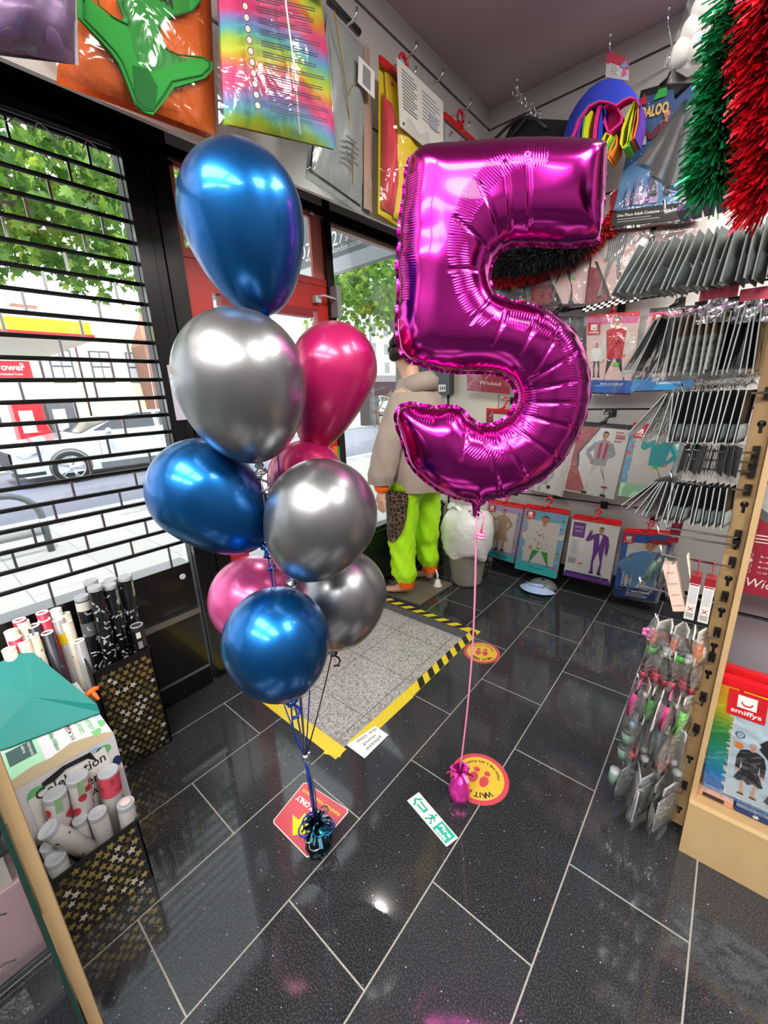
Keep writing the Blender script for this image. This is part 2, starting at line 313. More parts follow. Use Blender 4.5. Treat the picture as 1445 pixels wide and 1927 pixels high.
MB().lathe((XW, .30, .615), (1, 0, 0), [(0, .014), (.004, .014), (.004, .006), (.002, .004), (.002, 0)], 'lightgrey', 16).build('shutter_lock')
tag(bpy.data.objects['shutter_lock'], 'round metal lock on the black panel under the shutter', 'lock')
# ------------------------------------------------------------------ street
GZ = -.12
pv = bpy.data.materials.new('paving'); pv.use_nodes = True; nt = pv.node_tree; b = nt.nodes['Principled BSDF']; tc = N(nt, 'ShaderNodeTexCoord'); br = N(nt, 'ShaderNodeTexBrick', offset=.5)
br.inputs['Scale'].default_value = 1; br.inputs['Brick Width'].default_value = .75; br.inputs['Row Height'].default_value = .6; br.inputs['Mortar Size'].default_value = .006
br.inputs['Color1'].default_value = lin('8e8e8c'); br.inputs['Color2'].default_value = lin('989794'); br.inputs['Mortar'].default_value = lin('77777a'); nt.links.new(tc.outputs['Object'], br.inputs['Vector']); nt.links.new(br.outputs['Color'], b.inputs['Base Color']); b.inputs['Roughness'].default_value = .8; MATS['paving'] = pv
M('asphalt', '6c6f7c', .85, noise=.25, nscale=60)
struct(MB().box(-5.55, -.3, -14, 40, GZ-.2, GZ, 'paving').box(-5.75, -5.55, -14, 40, GZ-.2, GZ+.0, 'lightgrey').build('pavement'))
struct(MB().quad((-12.2, -20, GZ-.06), (-5.75, -20, GZ-.06), (-5.75, 60, GZ-.06), (-12.2, 60, GZ-.06), 'asphalt').build('road'))
struct(MB().box(-40, -12.2, -20, 60, GZ-.2, GZ, 'paving').build('forecourt_ground'))
# white saloon car passing
M('carpaint', 'c4cdd2', .18, 0, .5, 1); M('tyre', '1a1a1c', .7); M('carglass', '20282e', .08, 0, .8)
def saloon(name, label, x, y0, L=4.95, mats=('carpaint',)):
    """nose towards -y; x = near flank"""
    w = 1.86; g = GZ-.06; c = thing(name, label, 'car', (x-w/2, y0+L/2, g))
    prof = [(.02, .30), (0, .48), (.03, .70), (.12, .80), (.5, .90), (1.15, 1.0), (1.45, 1.03), (3.9, 1.08), (4.55, 1.08), (4.88, 1.0), (4.95, .7), (4.93, .4), (4.85, .25), (.15, .22)]
    f = MB(); secs = []
    body = [(y0+a, g+b) for a, b in prof]
    # flank with a soft shoulder: three slices across the width
    def ring(xx, s, dz): return [Vector((xx, y0+L/2+(py-y0-L/2)*s, g+.25+(pz-g-.25)*dz)) for py, pz in body]
    R = [ring(x, .985, .96), ring(x-.07, 1, 1), ring(x-w+.07, 1, 1), ring(x-w, .985, .96)]; n = len(body)
    for r in range(3):
        f.add(R[r]+R[r+1], [(i, (i+1) % n, n+(i+1) % n, n+i) for i in range(n)], 'carpaint', True)
    f.poly(R[0], 'carpaint'); f.poly(R[3][::-1], 'carpaint'); f.build('body', c)
    cab = [(1.25, 1.0), (2.05, 1.36), (2.5, 1.44), (3.2, 1.44), (3.75, 1.34), (4.45, 1.07)]
    f = MB(); a = [Vector((x-.10-.22*(pz-1.0)/.45, y0+py, g+pz)) for py, pz in cab]; b2 = [Vector((x-w+.10+.22*(pz-1.0)/.45, y0+py, g+pz)) for py, pz in cab]
    f.add(a+b2, [(i, i+1, 6+i+1, 6+i) for i in range(5)], 'carpaint', True); f.poly(a, 'carpaint'); f.poly(b2[::-1], 'carpaint'); f.build('cabin', c)
    f = MB()
    for gl in ([(1.5, 1.06), (2.1, 1.33), (2.5, 1.39), (2.85, 1.39), (2.82, 1.06)], [(2.92, 1.06), (2.95, 1.39), (3.3, 1.385), (3.75, 1.28), (4.0, 1.06)]):
        f.prism([Vector((x-.085-.22*(pz-1.0)/.45, y0+py, g+pz)) for py, pz in gl], (.004, 0, 0), 'carglass')
    f.build('side_window', c)
    f = MB(); f.quad(*[Vector((x-.16-k*(w-.32), y0+py-.01, g+pz+.012)) for k, py, pz in ((0, 1.3, 1.02), (1, 1.3, 1.02), (1, 2.02, 1.345), (0, 2.02, 1.345))], 'carglass').build('windscreen', c)
    for wy in (.95, 3.95):
        f = MB(); f.lathe((x-.20, y0+wy, g+.34), (1, 0, 0), [(0, .1), (0, .34), (.2, .34), (.225, .31), (.225, .25)], 'tyre', 32); f.lathe((x-.20, y0+wy, g+.34), (1, 0, 0), [(.17, 0), (.17, .25), (.222, .255)], 'gunmetal', 32); wl_ = f.build('wheel', c)
        f = MB()
        for k in range(5):
            for dd in (-.11, .11):
                a1 = 2*pi*k/5+dd; a0 = 2*pi*k/5; f.tube([(x+.012, y0+wy+.05*cos(a0), g+.34+.05*sin(a0)), (x+.015, y0+wy+.24*cos(a1), g+.34+.24*sin(a1))], .014, 'lightgrey', 6)
        f.lathe((x-.0, y0+wy, g+.34), (1, 0, 0), [(0, .255), (.02, .255), (.02, .235), (0, .235)], 'lightgrey', 32); f.lathe((x, y0+wy, g+.34), (1, 0, 0), [(.0, .06), (.02, .05), (.022, 0)], 'lightgrey', 16); f.build('alloy_spokes', wl_)
        f = MB(); f.lathe((x-.005, y0+wy, g+.36), (1, 0, 0), [(0, .345), (.012, .385), (.013, .345)], 'midgrey', 32); f.build('wheel_arch', c)
    f = MB(); f.prism([(x+.002, y0+.10, g+.70), (x+.002, y0+.55, g+.78), (x+.002, y0+.5, g+.68), (x+.002, y0+.2, g+.62)], (.01, 0, 0), 'lightgrey'); f.prism([(x+.01, y0+.3, g+.66), (x+.01, y0+.5, g+.745), (x+.01, y0+.46, g+.69)], (.006, 0, 0), 'midgrey'); f.build('headlight', c)
    f = MB()
    for k in range(5): f.box(x-1.35, x-.04, y0-.012, y0+.02, g+.42+k*.065, g+.46+k*.065, 'dark')
    f.box(x-1.35, x-.04, y0-.005, y0+.03, g+.40, g+.74, 'black'); f.build('grille', c)
    f = MB(); f.box(x-.3, x+.003, y0+.0, y0+.5, g+.26, g+.34, 'dark'); f.box(x+.004, x+.012, y0+.08, y0+.5, g+.33, g+.36, 'lightgrey'); f.build('bumper_intake', c)
    MB().box(x-.02, x+.004, y0+1.5, y0+3.4, g+.22, g+.36, 'midgrey').build('sill', c)
    MB().ball((x+.10, y0+1.75, g+1.04), .1, 'lightgrey', sc=(1.0, .6, .7)).build('wing_mirror', c)
    for yy in (2.88, 1.55, 3.75): MB().box(x-.004, x+.003, y0+yy, y0+yy+.008, g+.38, g+1.0, 'midgrey').build('door_seam', c)
    for yy in (2.55, 3.55): MB().box(x, x+.02, y0+yy, y0+yy+.2, g+.86, g+.89, 'lightgrey').build('door_handle', c)
    return c
saloon('saloon_car', 'white saloon car on the road beyond the grille shutter', -9.05, .92)
c2 = saloon('saloon_car', 'silver car parked far up the road beside the pink balloon', -17.3, 19.1); 
# cycle stand on the pavement
c = thing('cycle_stand', 'dark steel hoop cycle stand on the pavement outside', 'cycle stand', (-3.9, 0, GZ))
MB().tube([(-3.9, .40, GZ)]+[(-3.9, .40-.28+.28*cos(a*pi/12), .28+.28*sin(a*pi/12)) for a in range(0, 7)]+[(-3.9, -.32+.28*cos(a*pi/12), .28+.28*sin(a*pi/12)) for a in range(6, 13)]+[(-3.9, -.60, GZ)], .034, 'midgrey', 10).build('hoop', c)
MB().tube([(-3.9, .36, .13), (-3.9, -.56, .13)], .05, 'grey', 8).build('crossbar', c)
MB().tube([(-3.9, .405, .20), (-3.9, .402, .26)], .037, 'lightgrey', 10).build('reflective_band', c)
# forecourt: canopy, signs, pumps, houses
c = thing('forecourt_canopy', 'filling station canopy with yellow and red edge band', 'canopy', (-17, 0, GZ))
M('shellyellow', 'ffe11a', .4); M('signred', 'e0202c', .4)
MB().box(-21, -14.02, -10, 4.2, 3.32, 3.45, 'offwhite').build('soffit', c); MB().box(-14.02, -13.9, -10, 4.25, 3.5, 3.85, 'shellyellow').build('fascia_board', c); MB().box(-14.0, -13.86, -10, 4.3, 3.40, 3.5, 'signred').build('edge_strip', c); MB().box(-21, -13.95, -10, 4.2, 3.85, 4.1, 'white').build('roof_edge', c)
for yy in (-5, 1.6): MB().box(-17.2, -16.8, yy-.2, yy+.2, GZ, 3.32, 'white').build('post', c)
c = thing('price_sign', 'red sign board with white lettering hanging under the yellow canopy', 'sign', (-14, 1.5, 2.2))
MB().box(-14.02, -13.97, 1.1, 2.56, 2.24, 2.70, 'signred').build('board', c); f = MB(); write(f, 'Power', (-13.965, 1.78, 2.45), (0, 1, 0), (0, 0, 1), .24, 'white', bold=.02); write(f, 'Unleaded Trade', (-13.965, 1.85, 2.32), (0, 1, 0), (0, 0, 1), .075, 'white'); f.build('lettering', c); f = MB(); f.lathe((-13.97, 2.36, 2.6), (1, 0, 0), [(0, .045), (.005, .045), (.005, .025), (0, .025)], 'white', 16); f.build('ring_emblem', c)
for i, (yy, lb) in enumerate([(2.0, 'red and orange fuel pump under the red sign'), (2.75, 'grey fuel pump with a pale display and yellow base beside the red pump')]):
    c = thing('fuel_pump', lb, 'fuel pump', (-13.6, yy, GZ)); MB().box(-13.9, -13.3, yy-.2, yy+.45, GZ, 1.55, ['signred', 'midgrey'][i]).build('cabinet', c); MB().box(-13.31, -13.28, yy-.1, yy+.2, .75, 1.35, 'white').build('display', c)
    MB().box(-13.31, -13.27, yy-.15, yy+.4, .12, .5, ['orange', 'shellyellow'][i]).build('panel', c); MB().tube([(-13.28, yy+.4, 1.1), (-13.1, yy+.48, .7), (-13.2, yy+.46, .2), (-13.28, yy+.42, .6)], .025, ['red', 'black'][i]).build('hose', c)
M('stucco', 'f1e6c8', .8); M('brick', '8a6456', .85, noise=.3, nscale=7)
c = thing('terrace_house', 'cream rendered house with sash windows beyond the forecourt', 'house', (-24, 9, GZ))
MB().box(-28, -24, 4.5, 12.5, GZ, 5.2, 'stucco').build('wall', c)
for yy in (5.2, 6.9, 8.6, 10.3):
    w_ = MB().box(-24.02, -23.97, yy, yy+.95, 2.55, 4.1, 'midgrey').build('window', c); f = MB()
    for a in (0, 1):
        for e in (0, 1): f.box(-23.98, -23.95, yy+.08+a*.42, yy+.45+a*.42, 2.62+e*.74, 3.28+e*.74, 'lightgrey')
    f.build('pane', w_)
for yy in (6.4, 9.8): MB().tube([(-23.9, yy, .2), (-23.9, yy, 5.2)], .05, 'dark', 6).build('downpipe', c)
MB().box(-27, -26.3, 4.8, 5.8, 5.2, 6.4, 'brick').build('chimney', c)
c = thing('brick_house', 'red brown brick gable house seen between shutter and post', 'house', (-26, 14, GZ))
MB().prism([(-22, 9.2, GZ), (-22, 13.5, GZ), (-22, 13.5, 6.6), (-22, 9.9, 6.6), (-22, 8.9, 4.3)], (-1.8, 0, 0), 'brick').build('wall', c); MB().box(-22.0, -21.95, 10.4, 10.7, 4.9, 5.6, 'white').build('window', c)
c = thing('white_building', 'white building with small dark windows far up the street', 'building', (-26, 26, GZ))
MB().box(-34, -26, 25, 42, GZ, 9, 'white').build('wall', c)
for a in range(5):
    for e in range(3): MB().box(-26.02, -25.96, 29+a*1.9, 29.7+a*1.9, 3.4+e*1.7, 4.4+e*1.7, 'grey').build('window', c)
MB().box(-26.1, -25.5, 27, 42, GZ, 2.7, 'dark').build('shopfront', c); MB().box(-25.6, -25.4, 27, 42, 2.5, 3.1, 'grey').build('shop_sign', c)
c = thing('street_cabinet', 'dark green street cabinet on the pavement past the pink balloon', 'cabinet', (-9, 17, GZ)); MB().box(-12.9, -12.3, 15.0, 15.8, GZ, 1.5, 'dark').build('body', c); MB().box(-12.31, -12.28, 15.06, 15.74, .1, 1.35, M('greencab', '3c4640', .5)).build('door', c)
c = thing('kiosk', 'white and yellow kiosk beside the dark street cabinet', 'kiosk', (-14.5, 17, GZ)); MB().box(-15.2, -14.4, 16.6, 17.6, GZ, 2.1, 'white').build('body', c); MB().box(-14.42, -14.36, 16.6, 17.6, .5, 1.3, 'yellow').build('panel', c)
c = thing('lamp_post', 'thin grey lamp post beyond the shop window', 'lamp post', (-11, 15, GZ)); MB().tube([(-11.6, 14.6, GZ), (-11.6, 14.6, 7)], .05, 'grey', 8).build('pole', c); MB().tube([(-11.6, 14.6, 7), (-11.2, 14.6, 7.3), (-10.6, 14.6, 7.3)], .04, 'grey', 8).build('arm', c)
# awning end board with the shop telephone number
M('signgrey', '6c7276', .5)
c = thing('shop_sign_board', 'grey sign board with a telephone number seen through the door light', 'sign', (-1.5, 2.2, 2.46))
MB().box(-3.2, -.36, 2.2, 2.23, 2.46, 3.4, 'signgrey').build('board', c); MB().box(-3.2, -.34, 2.19, 2.25, 2.36, 2.46, 'lightgrey').build('lower_rail', c)
f = MB()
def sgn(s, px, size, wpx=None):
    a = at(px[0], px[1], 'y', 2.197); write(f, s, a, (1, 0, 0), (0, 0, 1), size, 'white', bold=.005)
sgn('074', (566, 489), .145); sgn('6277', (613, 468.5), .145); sgn('www.', (575, 494.5), .062); sgn('plondon.co.uk', (622, 479), .062)
f.build('lettering', c)
# street trees: leaves grown in sprays along drooping twigs
M('leaf_a', '557c34', .5); M('leaf_b', '789c40', .5); M('leaf_c', '3a602c', .5); M('bark', '6a6258', .85, noise=.3, nscale=12)
for k in 'abc':
    nt = MATS['leaf_'+k].node_tree; b = nt.nodes['Principled BSDF']; t = N(nt, 'ShaderNodeBsdfTranslucent'); t.inputs['Color'].default_value = lin({'a': '86ac44', 'b': 'b8d050', 'c': '5f9038'}[k]); mx = N(nt, 'ShaderNodeMixShader'); mx.inputs[0].default_value = .5
    nt.links.new(b.outputs[0], mx.inputs[1]); nt.links.new(t.outputs[0], mx.inputs[2]); nt.links.new(mx.outputs[0], nt.nodes['Material Output'].inputs[0])
LEAF = [(0, 0), (.10, .12), (.34, .02), (.28, .22), (.55, .38), (.30, .46), (.26, .66), (.12, .60), (0, 1.0), (-.12, .60), (-.26, .66), (-.30, .46), (-.55, .38), (-.28, .22), (-.34, .02), (-.10, .12)]
def tree(label, base, top, crowns, nleaf, seed):
    R = random.Random(seed); c = thing('street_tree', label, 'tree', base)
    bx = Vector(base); MB().tube([bx, bx+Vector((.05, .05, 1.5)), bx+Vector((0, .1, top))], [.2, .16, .11], 'bark', 10).build('trunk', c)
    f = MB(); g = MB(); hub = bx+Vector((0, .1, top))
    for (cx, cy, cz, rx, ry, rz, fr) in crowns:
        cc = Vector((cx, cy, cz)); g.tube([hub, (hub+cc)/2+Vector((0, 0, .35)), cc], [.07, .05, .02], 'bark', 6)
        for s in range(int(nleaf*fr/14)):
            while 1:
                q = Vector((R.uniform(-1, 1), R.uniform(-1, 1), R.uniform(-1, 1)))
                if q.length <= 1: break
            tip = cc+Vector((q.x*rx, q.y*ry, q.z*rz)); dirv = Vector((R.uniform(-1, 1), R.uniform(-1, 1), R.uniform(-.5, .2))).normalized()
            if s % 6 == 0: g.tube([cc+(tip-cc)*.3, cc+(tip-cc)*.7+Vector((0, 0, .08)), tip], [.015, .009, .005], 'bark', 4, False)
            for l in range(14):
                p = tip+dirv*R.uniform(-.3, .3)+Vector((R.gauss(0, .09), R.gauss(0, .09), R.gauss(0, .07))); sz = R.uniform(.09, .16)
                a = Vector((R.uniform(-1, 1), R.uniform(-1, 1), R.uniform(-1.3, -.2))).normalized(); s1 = a.cross(Vector((R.uniform(-1, 1), R.uniform(-1, 1), R.uniform(-.4, .4)))).normalized(); n = a.cross(s1)
                f.poly([p+s1*x*sz+a*y*sz+n*(-abs(x)*.35*sz) for x, y in LEAF], R.choice(['leaf_a', 'leaf_b', 'leaf_c', 'leaf_a']))
    g.build('branch', c); f.build('foliage', c)
tree('leafy maple tree over the pavement outside the shutter', (-5.0, -1.2, GZ), 2.6, [(-4.6, .1, 3.55, 1.0, 1.2, .95, 1.0), (-4.4, 1.6, 3.6, 1.0, 1.1, .85, 1.0), (-4.9, 2.9, 4.4, 1.2, 1.2, 1.1, 1.0), (-4.4, -1.4, 4.0, 1.2, 1.2, 1.2, .6), (-4.6, 1.2, 4.9, 1.3, 1.6, .9, .9)], 1700, 3)
tree('maple tree farther up the street, seen past the door post', (-5.2, 8.4, GZ), 2.9, [(-4.7, 6.2, 3.5, 1.0, 1.2, .95, 1.0), (-4.6, 8.0, 3.9, 1.2, 1.4, 1.1, 1.0), (-5.2, 9.8, 4.0, 1.2, 1.4, 1.2, .9), (-4.7, 4.6, 4.4, 1.0, 1.0, .8, .7)], 1700, 5)
# ================================================================== BALLOONS
def latex(name, col, met, rough, pear):
    m = M(name, col, rough, met, .6, .35); b = m.node_tree.nodes['Principled BSDF']; b.inputs['Coat Roughness'].default_value = .12
    return m
latex('latex_blue', '0e5fa4', .9, .33, 0); latex('latex_silver', '8c8e90', .9, .33, 0); latex('latex_pink', 'b81a60', .25, .3, 0); latex('latex_pink_pearl', 'cc4d8e', .45, .3, 0)
M('ribbon_blue', '1f3fa8', .25, .3); M('ribbon_silver', '8a8a92', .25, .8); M('ribbon_pink', 'f090b8', .3); M('ribbon_black', '1c1c24', .3)
CLIP = at(580, 1421, 'x', .862); CLIP = Vector((.862, .14, CLIP.z))
BAL = [
 ('blue_top', 'large blue chrome balloon at the top of the bouquet', (0.807, 0.181, 1.784), 0.1297, 1.527, (0.099, 0.083, -0.992), 'latex_blue', 'ribbon_blue'),
 ('silver_up', 'silver chrome balloon directly under the highest blue balloon', (0.876, 0.084, 1.448), 0.1355, 1.323, (0.060, 0.050, -0.997), 'latex_silver', 'ribbon_silver'),
 ('pink_up', 'glossy deep pink balloon beside the upper silver balloon', (0.852, 0.377, 1.475), 0.1139, 2.0, (-0.271, -0.228, -0.935), 'latex_pink', 'ribbon_blue'),
 ('blue_left', 'blue chrome balloon below the upper silver one, in front of the shutter', (0.744, 0.027, 1.200), 0.1240, 1.50, (0.50, 0.42, -0.76), 'latex_blue', 'ribbon_blue'),
 ('silver_mid', 'dark silver chrome balloon at the middle of the bouquet', (0.989, 0.175, 1.143), 0.1282, 1.308, (-0.346, -0.291, -0.892), 'latex_silver', 'ribbon_silver'),
 ('pink_mid', 'pink balloon mostly hidden behind the middle silver balloon', (0.79, 0.30, 1.185), 0.108, 1.45, (-0.217, -0.182, -0.959), 'latex_pink', 'ribbon_blue'),
 ('pink_low', 'pearly pink balloon low in the bouquet before the black wall', (0.630, 0.178, 0.812), 0.1326, 1.056, (0.108, 0.091, -0.990), 'latex_pink_pearl', 'ribbon_blue'),
 ('silver_low', 'lowest silver balloon, in front of the grey doormat', (0.858, 0.340, 0.830), 0.1336, 1.368, (-0.169, -0.142, -0.975), 'latex_silver', 'ribbon_black'),
 ('blue_low', 'round blue chrome balloon, lowest and nearest in the bouquet', (0.930, 0.053, 0.853), 0.1246, 1.216, (0.074, 0.062, -0.995), 'latex_blue', 'ribbon_blue')]
for key, lb, c, r, e, ax, mt, rb in BAL:
    c = Vector(c); ax = Vector(ax).normalized(); root = thing('latex_balloon', lb, 'balloon', c, 'balloons of the tied bouquet')
    prof = []
    for i in range(41):
        t = pi*i/40; zz, rr = cos(t), sin(t)
        if zz < 0: rr *= (1-.22*(e-1)*abs(zz)); zz *= e
        else: zz *= 1.02
        if i == 40: rr = 0
        prof.append((-zz*r, max(rr*r, .006 if i == 40 else 0)))
    MB().lathe(c, ax, prof, mt, 56).build('balloon_skin', root)
    nk = c+ax*(r*e); MB().lathe(nk-ax*.012, ax, [(0, .012), (.008, .009), (.014, .008), (.018, .011), (.026, .006), (.032, .015), (.036, .017), (.037, .0)], mt, 16).build('knot', root)
    p0 = nk+ax*.015; path = []
    for i in range(13):
        t = i/12; q = p0.lerp(CLIP, t); q += Vector((sin(t*pi)*.012*sin(c.x*40), sin(t*pi)*.012*cos(c.y*50), -.01*sin(t*pi))); path.append(q)
    MB().tube(path, .0022, rb, 5).build('ribbon', root)
    # little curled tail by the knot
    MB().tube([p0+Vector((.012*sin(i*.8)+i*.0012, .012*cos(i*.8), -.004*i)) for i in range(16)], .003, rb, 5).build('curled_tail', root)
# weights --------------------------------------------------------------------
def balloon_weight(name, label, base, hh, rr, mats, seed, lean=(0, 0)):
    R = random.Random(seed); b = Vector(base); root = thing(name, label, 'balloon weight', b)
    f = MB(); nseg = 36
    prof = [(0, rr*.85), (.004, rr*.95), (hh*.35, rr*1.02), (hh*.7, rr*.8), (hh*.9, rr*.4), (hh, rr*.22)]
    vs = []
    for h, r in prof:
        for k in range(nseg):
            a = 2*pi*k/nseg; r2 = r*(1+.07*sin(k*5+h*90)*(.4+h/hh)); vs.append(b+Vector((r2*cos(a)+lean[0]*h, r2*sin(a)+lean[1]*h, h)))
    f.add(vs, [(i*nseg+k, i*nseg+(k+1) % nseg, (i+1)*nseg+(k+1) % nseg, (i+1)*nseg+k) for i in range(len(prof)-1) for k in range(nseg)]+[tuple(range(nseg-1, -1, -1))], mats[0], True)
    f.build('foil_wrap', root)
    top = b+Vector((lean[0]*hh, lean[1]*hh, hh)); f = MB()
    for k in range(60):
        a = R.uniform(0, 2*pi); el = R.uniform(.15, 1.35); L = rr*R.uniform(.9, 1.5); dv = Vector((cos(a)*cos(el), sin(a)*cos(el), sin(el))); sd = dv.cross(Vector((R.uniform(-1, 1), R.uniform(-1, 1), R.uniform(-1, 1)))).normalized(); w0 = rr*.035; w1 = rr*.14
        q = top+dv*L*.55+Vector((0, 0, .004)); t2 = top+dv*L-Vector((0, 0, L*.35*cos(el)))
        f.add([top-sd*w0, top+sd*w0, q+sd*w1, q-sd*w1, t2+sd*w1, t2-sd*w1], [(0, 1, 2, 3), (3, 2, 4, 5)], R.choice(mats))
    f.build('foil_frill', root); return root, top
M('foil_blue', '2f7da8', .18, 1); M('foil_teal', '3f8f9c', .2, 1); M('foil_dark', '2c4a58', .22, 1); M('foil_hot', 'ee3fb4', .3, .6); M('foil_pinkdark', 'b01890', .25, .8)
w1, top1 = balloon_weight('balloon_weight', 'teal foil wrapped weight standing on the red floor sign', (.862, .150, .002), .085, .042, ['foil_dark', 'foil_teal', 'foil_blue'], 4)
f = MB()
for k, (dx, dy) in enumerate([(0, 0), (.004, .002), (-.004, .003), (.002, -.004), (-.003, -.002)]):
    f.tube([CLIP+Vector((dx, dy, 0)), (CLIP+top1)/2+Vector((dx*2, dy*2+.004, 0)), top1+Vector((dx, dy, 0))], .0028, ['ribbon_blue', 'ribbon_silver', 'ribbon_blue', 'ribbon_blue', 'ribbon_black'][k], 5)
f.build('tied_ribbon', w1)
for k in range(6):
    a = k*1.05; MB().tube([top1+Vector(((.015+.03*min(1, i/9))*cos(a+i*.08)+.012*cos(i*.75), (.015+.03*min(1, i/9))*sin(a+i*.08)+.012*sin(i*.75), .012+.006*sin(i*.75+1)+.03*(k % 2)-.0018*i)) for i in range(22)], .003, ['ribbon_blue', 'ribbon_silver', 'foil_blue'][k % 3], 5).build('curled_ribbon', w1)
cl = MB(); cl.ball(CLIP, .012, 'chrome', 10, 8); cl.tube([CLIP+Vector((-.01, 0, -.012)), CLIP+Vector((.012, .004, -.03))], .004, 'chrome', 6); cl.tube([CLIP+Vector((.0, 0, .01)), CLIP+Vector((.014, .008, .022))], .005, 'chrome', 6); cl.build('silver_clip', w1)
w2_, top2 = balloon_weight('balloon_weight', 'bright pink paper wrapped weight beside the yellow round floor sticker', (1.128, .583, .002), .10, .037, ['foil_hot', 'foil_pinkdark', 'foil_hot'], 9)
# ================================================================== FOIL NUMBER
P0 = Vector((1.135, .60, 0)); nrm = Vector((CAM[0]-P0.x, CAM[1]-P0.y, 0)).normalized(); nrm = (Matrix.Rotation(radians(6), 3, 'Z')@nrm)
def on5(x, y):
    d = Vector(ray(x, y)); C0 = Vector(CAM); t = (P0-C0).dot(nrm)/d.dot(nrm); return C0+d*t
OUT5 = [(205, 205), (228, 172), (285, 132), (350, 124), (420, 120), (510, 112), (600, 105), (700, 99), (800, 95), (900, 95), (1000, 98), (1080, 104), (1130, 112), (1165, 125), (1180, 150), (1183, 200), (1180, 260), (1175, 330), (1170, 400), (1163, 470), (1155, 530), (1148, 575), (1130, 600), (1095, 607), (1000, 616), (930, 616), (850, 610), (790, 609), (735, 612), (690, 624), (655, 648), (625, 690), (609, 740), (610, 790), (625, 835), (655, 868), (720, 890), (760, 897), (810, 908), (860, 925), (910, 950), (960, 983), (1005, 1022), (1045, 1075), (1072, 1130), (1090, 1190), (1099, 1250), (1102, 1320), (1098, 1380), (1086, 1440), (1068, 1500), (1040, 1560), (1005, 1620), (965, 1680), (915, 1730), (860, 1775), (800, 1808), (740, 1834), (680, 1854), (630, 1864), (592, 1872), (575, 1890), (540, 1903), (522, 1880), (485, 1872), (440, 1860), (390, 1840), (340, 1812), (290, 1775), (250, 1738), (220, 1700), (200, 1655), (185, 1605), (168, 1555), (152, 1505), (145, 1465), (155, 1430), (185, 1403), (235, 1400), (290, 1410), (340, 1418), (395, 1412), (440, 1416), (475, 1432), (503, 1462), (535, 1490), (575, 1505), (620, 1503), (670, 1485), (710, 1450), (735, 1405), (742, 1360), (733, 1320), (712, 1288), (680, 1262), (640, 1248), (590, 1241), (520, 1240), (450, 1240), (390, 1233), (330, 1222), (280, 1206), (230, 1192), (195, 1168), (170, 1135), (158, 1085), (150, 1020), (152, 950), (158, 880), (160, 800), (153, 740), (152, 690), (160, 640), (166, 590), (163, 540), (168, 480), (177, 420), (185, 370), (190, 310), (195, 255)]
CREASE = [((760, 250), (775, 560)), ((655, 285), (690, 560)), ((545, 385), (635, 590)), ((430, 540), (608, 680)), ((400, 775), (605, 765)), ((500, 1020), (625, 870)), ((600, 1120), (690, 920)), ((730, 1160), (820, 980)), ((800, 1240), (920, 1040)), ((770, 1290), (1000, 1150)), ((745, 1340), (1080, 1270)), ((740, 1390), (1090, 1390)), ((730, 1440), (1060, 1530)), ((690, 1490), (950, 1680)), ((620, 1510), (800, 1790)), ((560, 1510), (650, 1830)), ((330, 1420), (335, 1480)), ((500, 1470), (455, 1650))]
BANDS = [[(850, 255), (760, 248), (690, 268), (620, 310), (555, 375), (500, 450), (465, 530), (450, 620), (445, 720), (455, 800), (480, 880), (525, 950), (585, 1010)], [(650, 960), (740, 985), (830, 1015), (900, 1060), (955, 1120), (990, 1200), (1005, 1290), (1005, 1380), (985, 1470)],
         [(700, 1250), (760, 1320), (775, 1390), (760, 1460), (700, 1530), (620, 1560), (530, 1530)], [(500, 1580), (560, 1640), (650, 1690), (750, 1690), (850, 1620)], [(240, 1420), (330, 1440), (430, 1440)], [(215, 300), (200, 480), (195, 700), (180, 900)]]
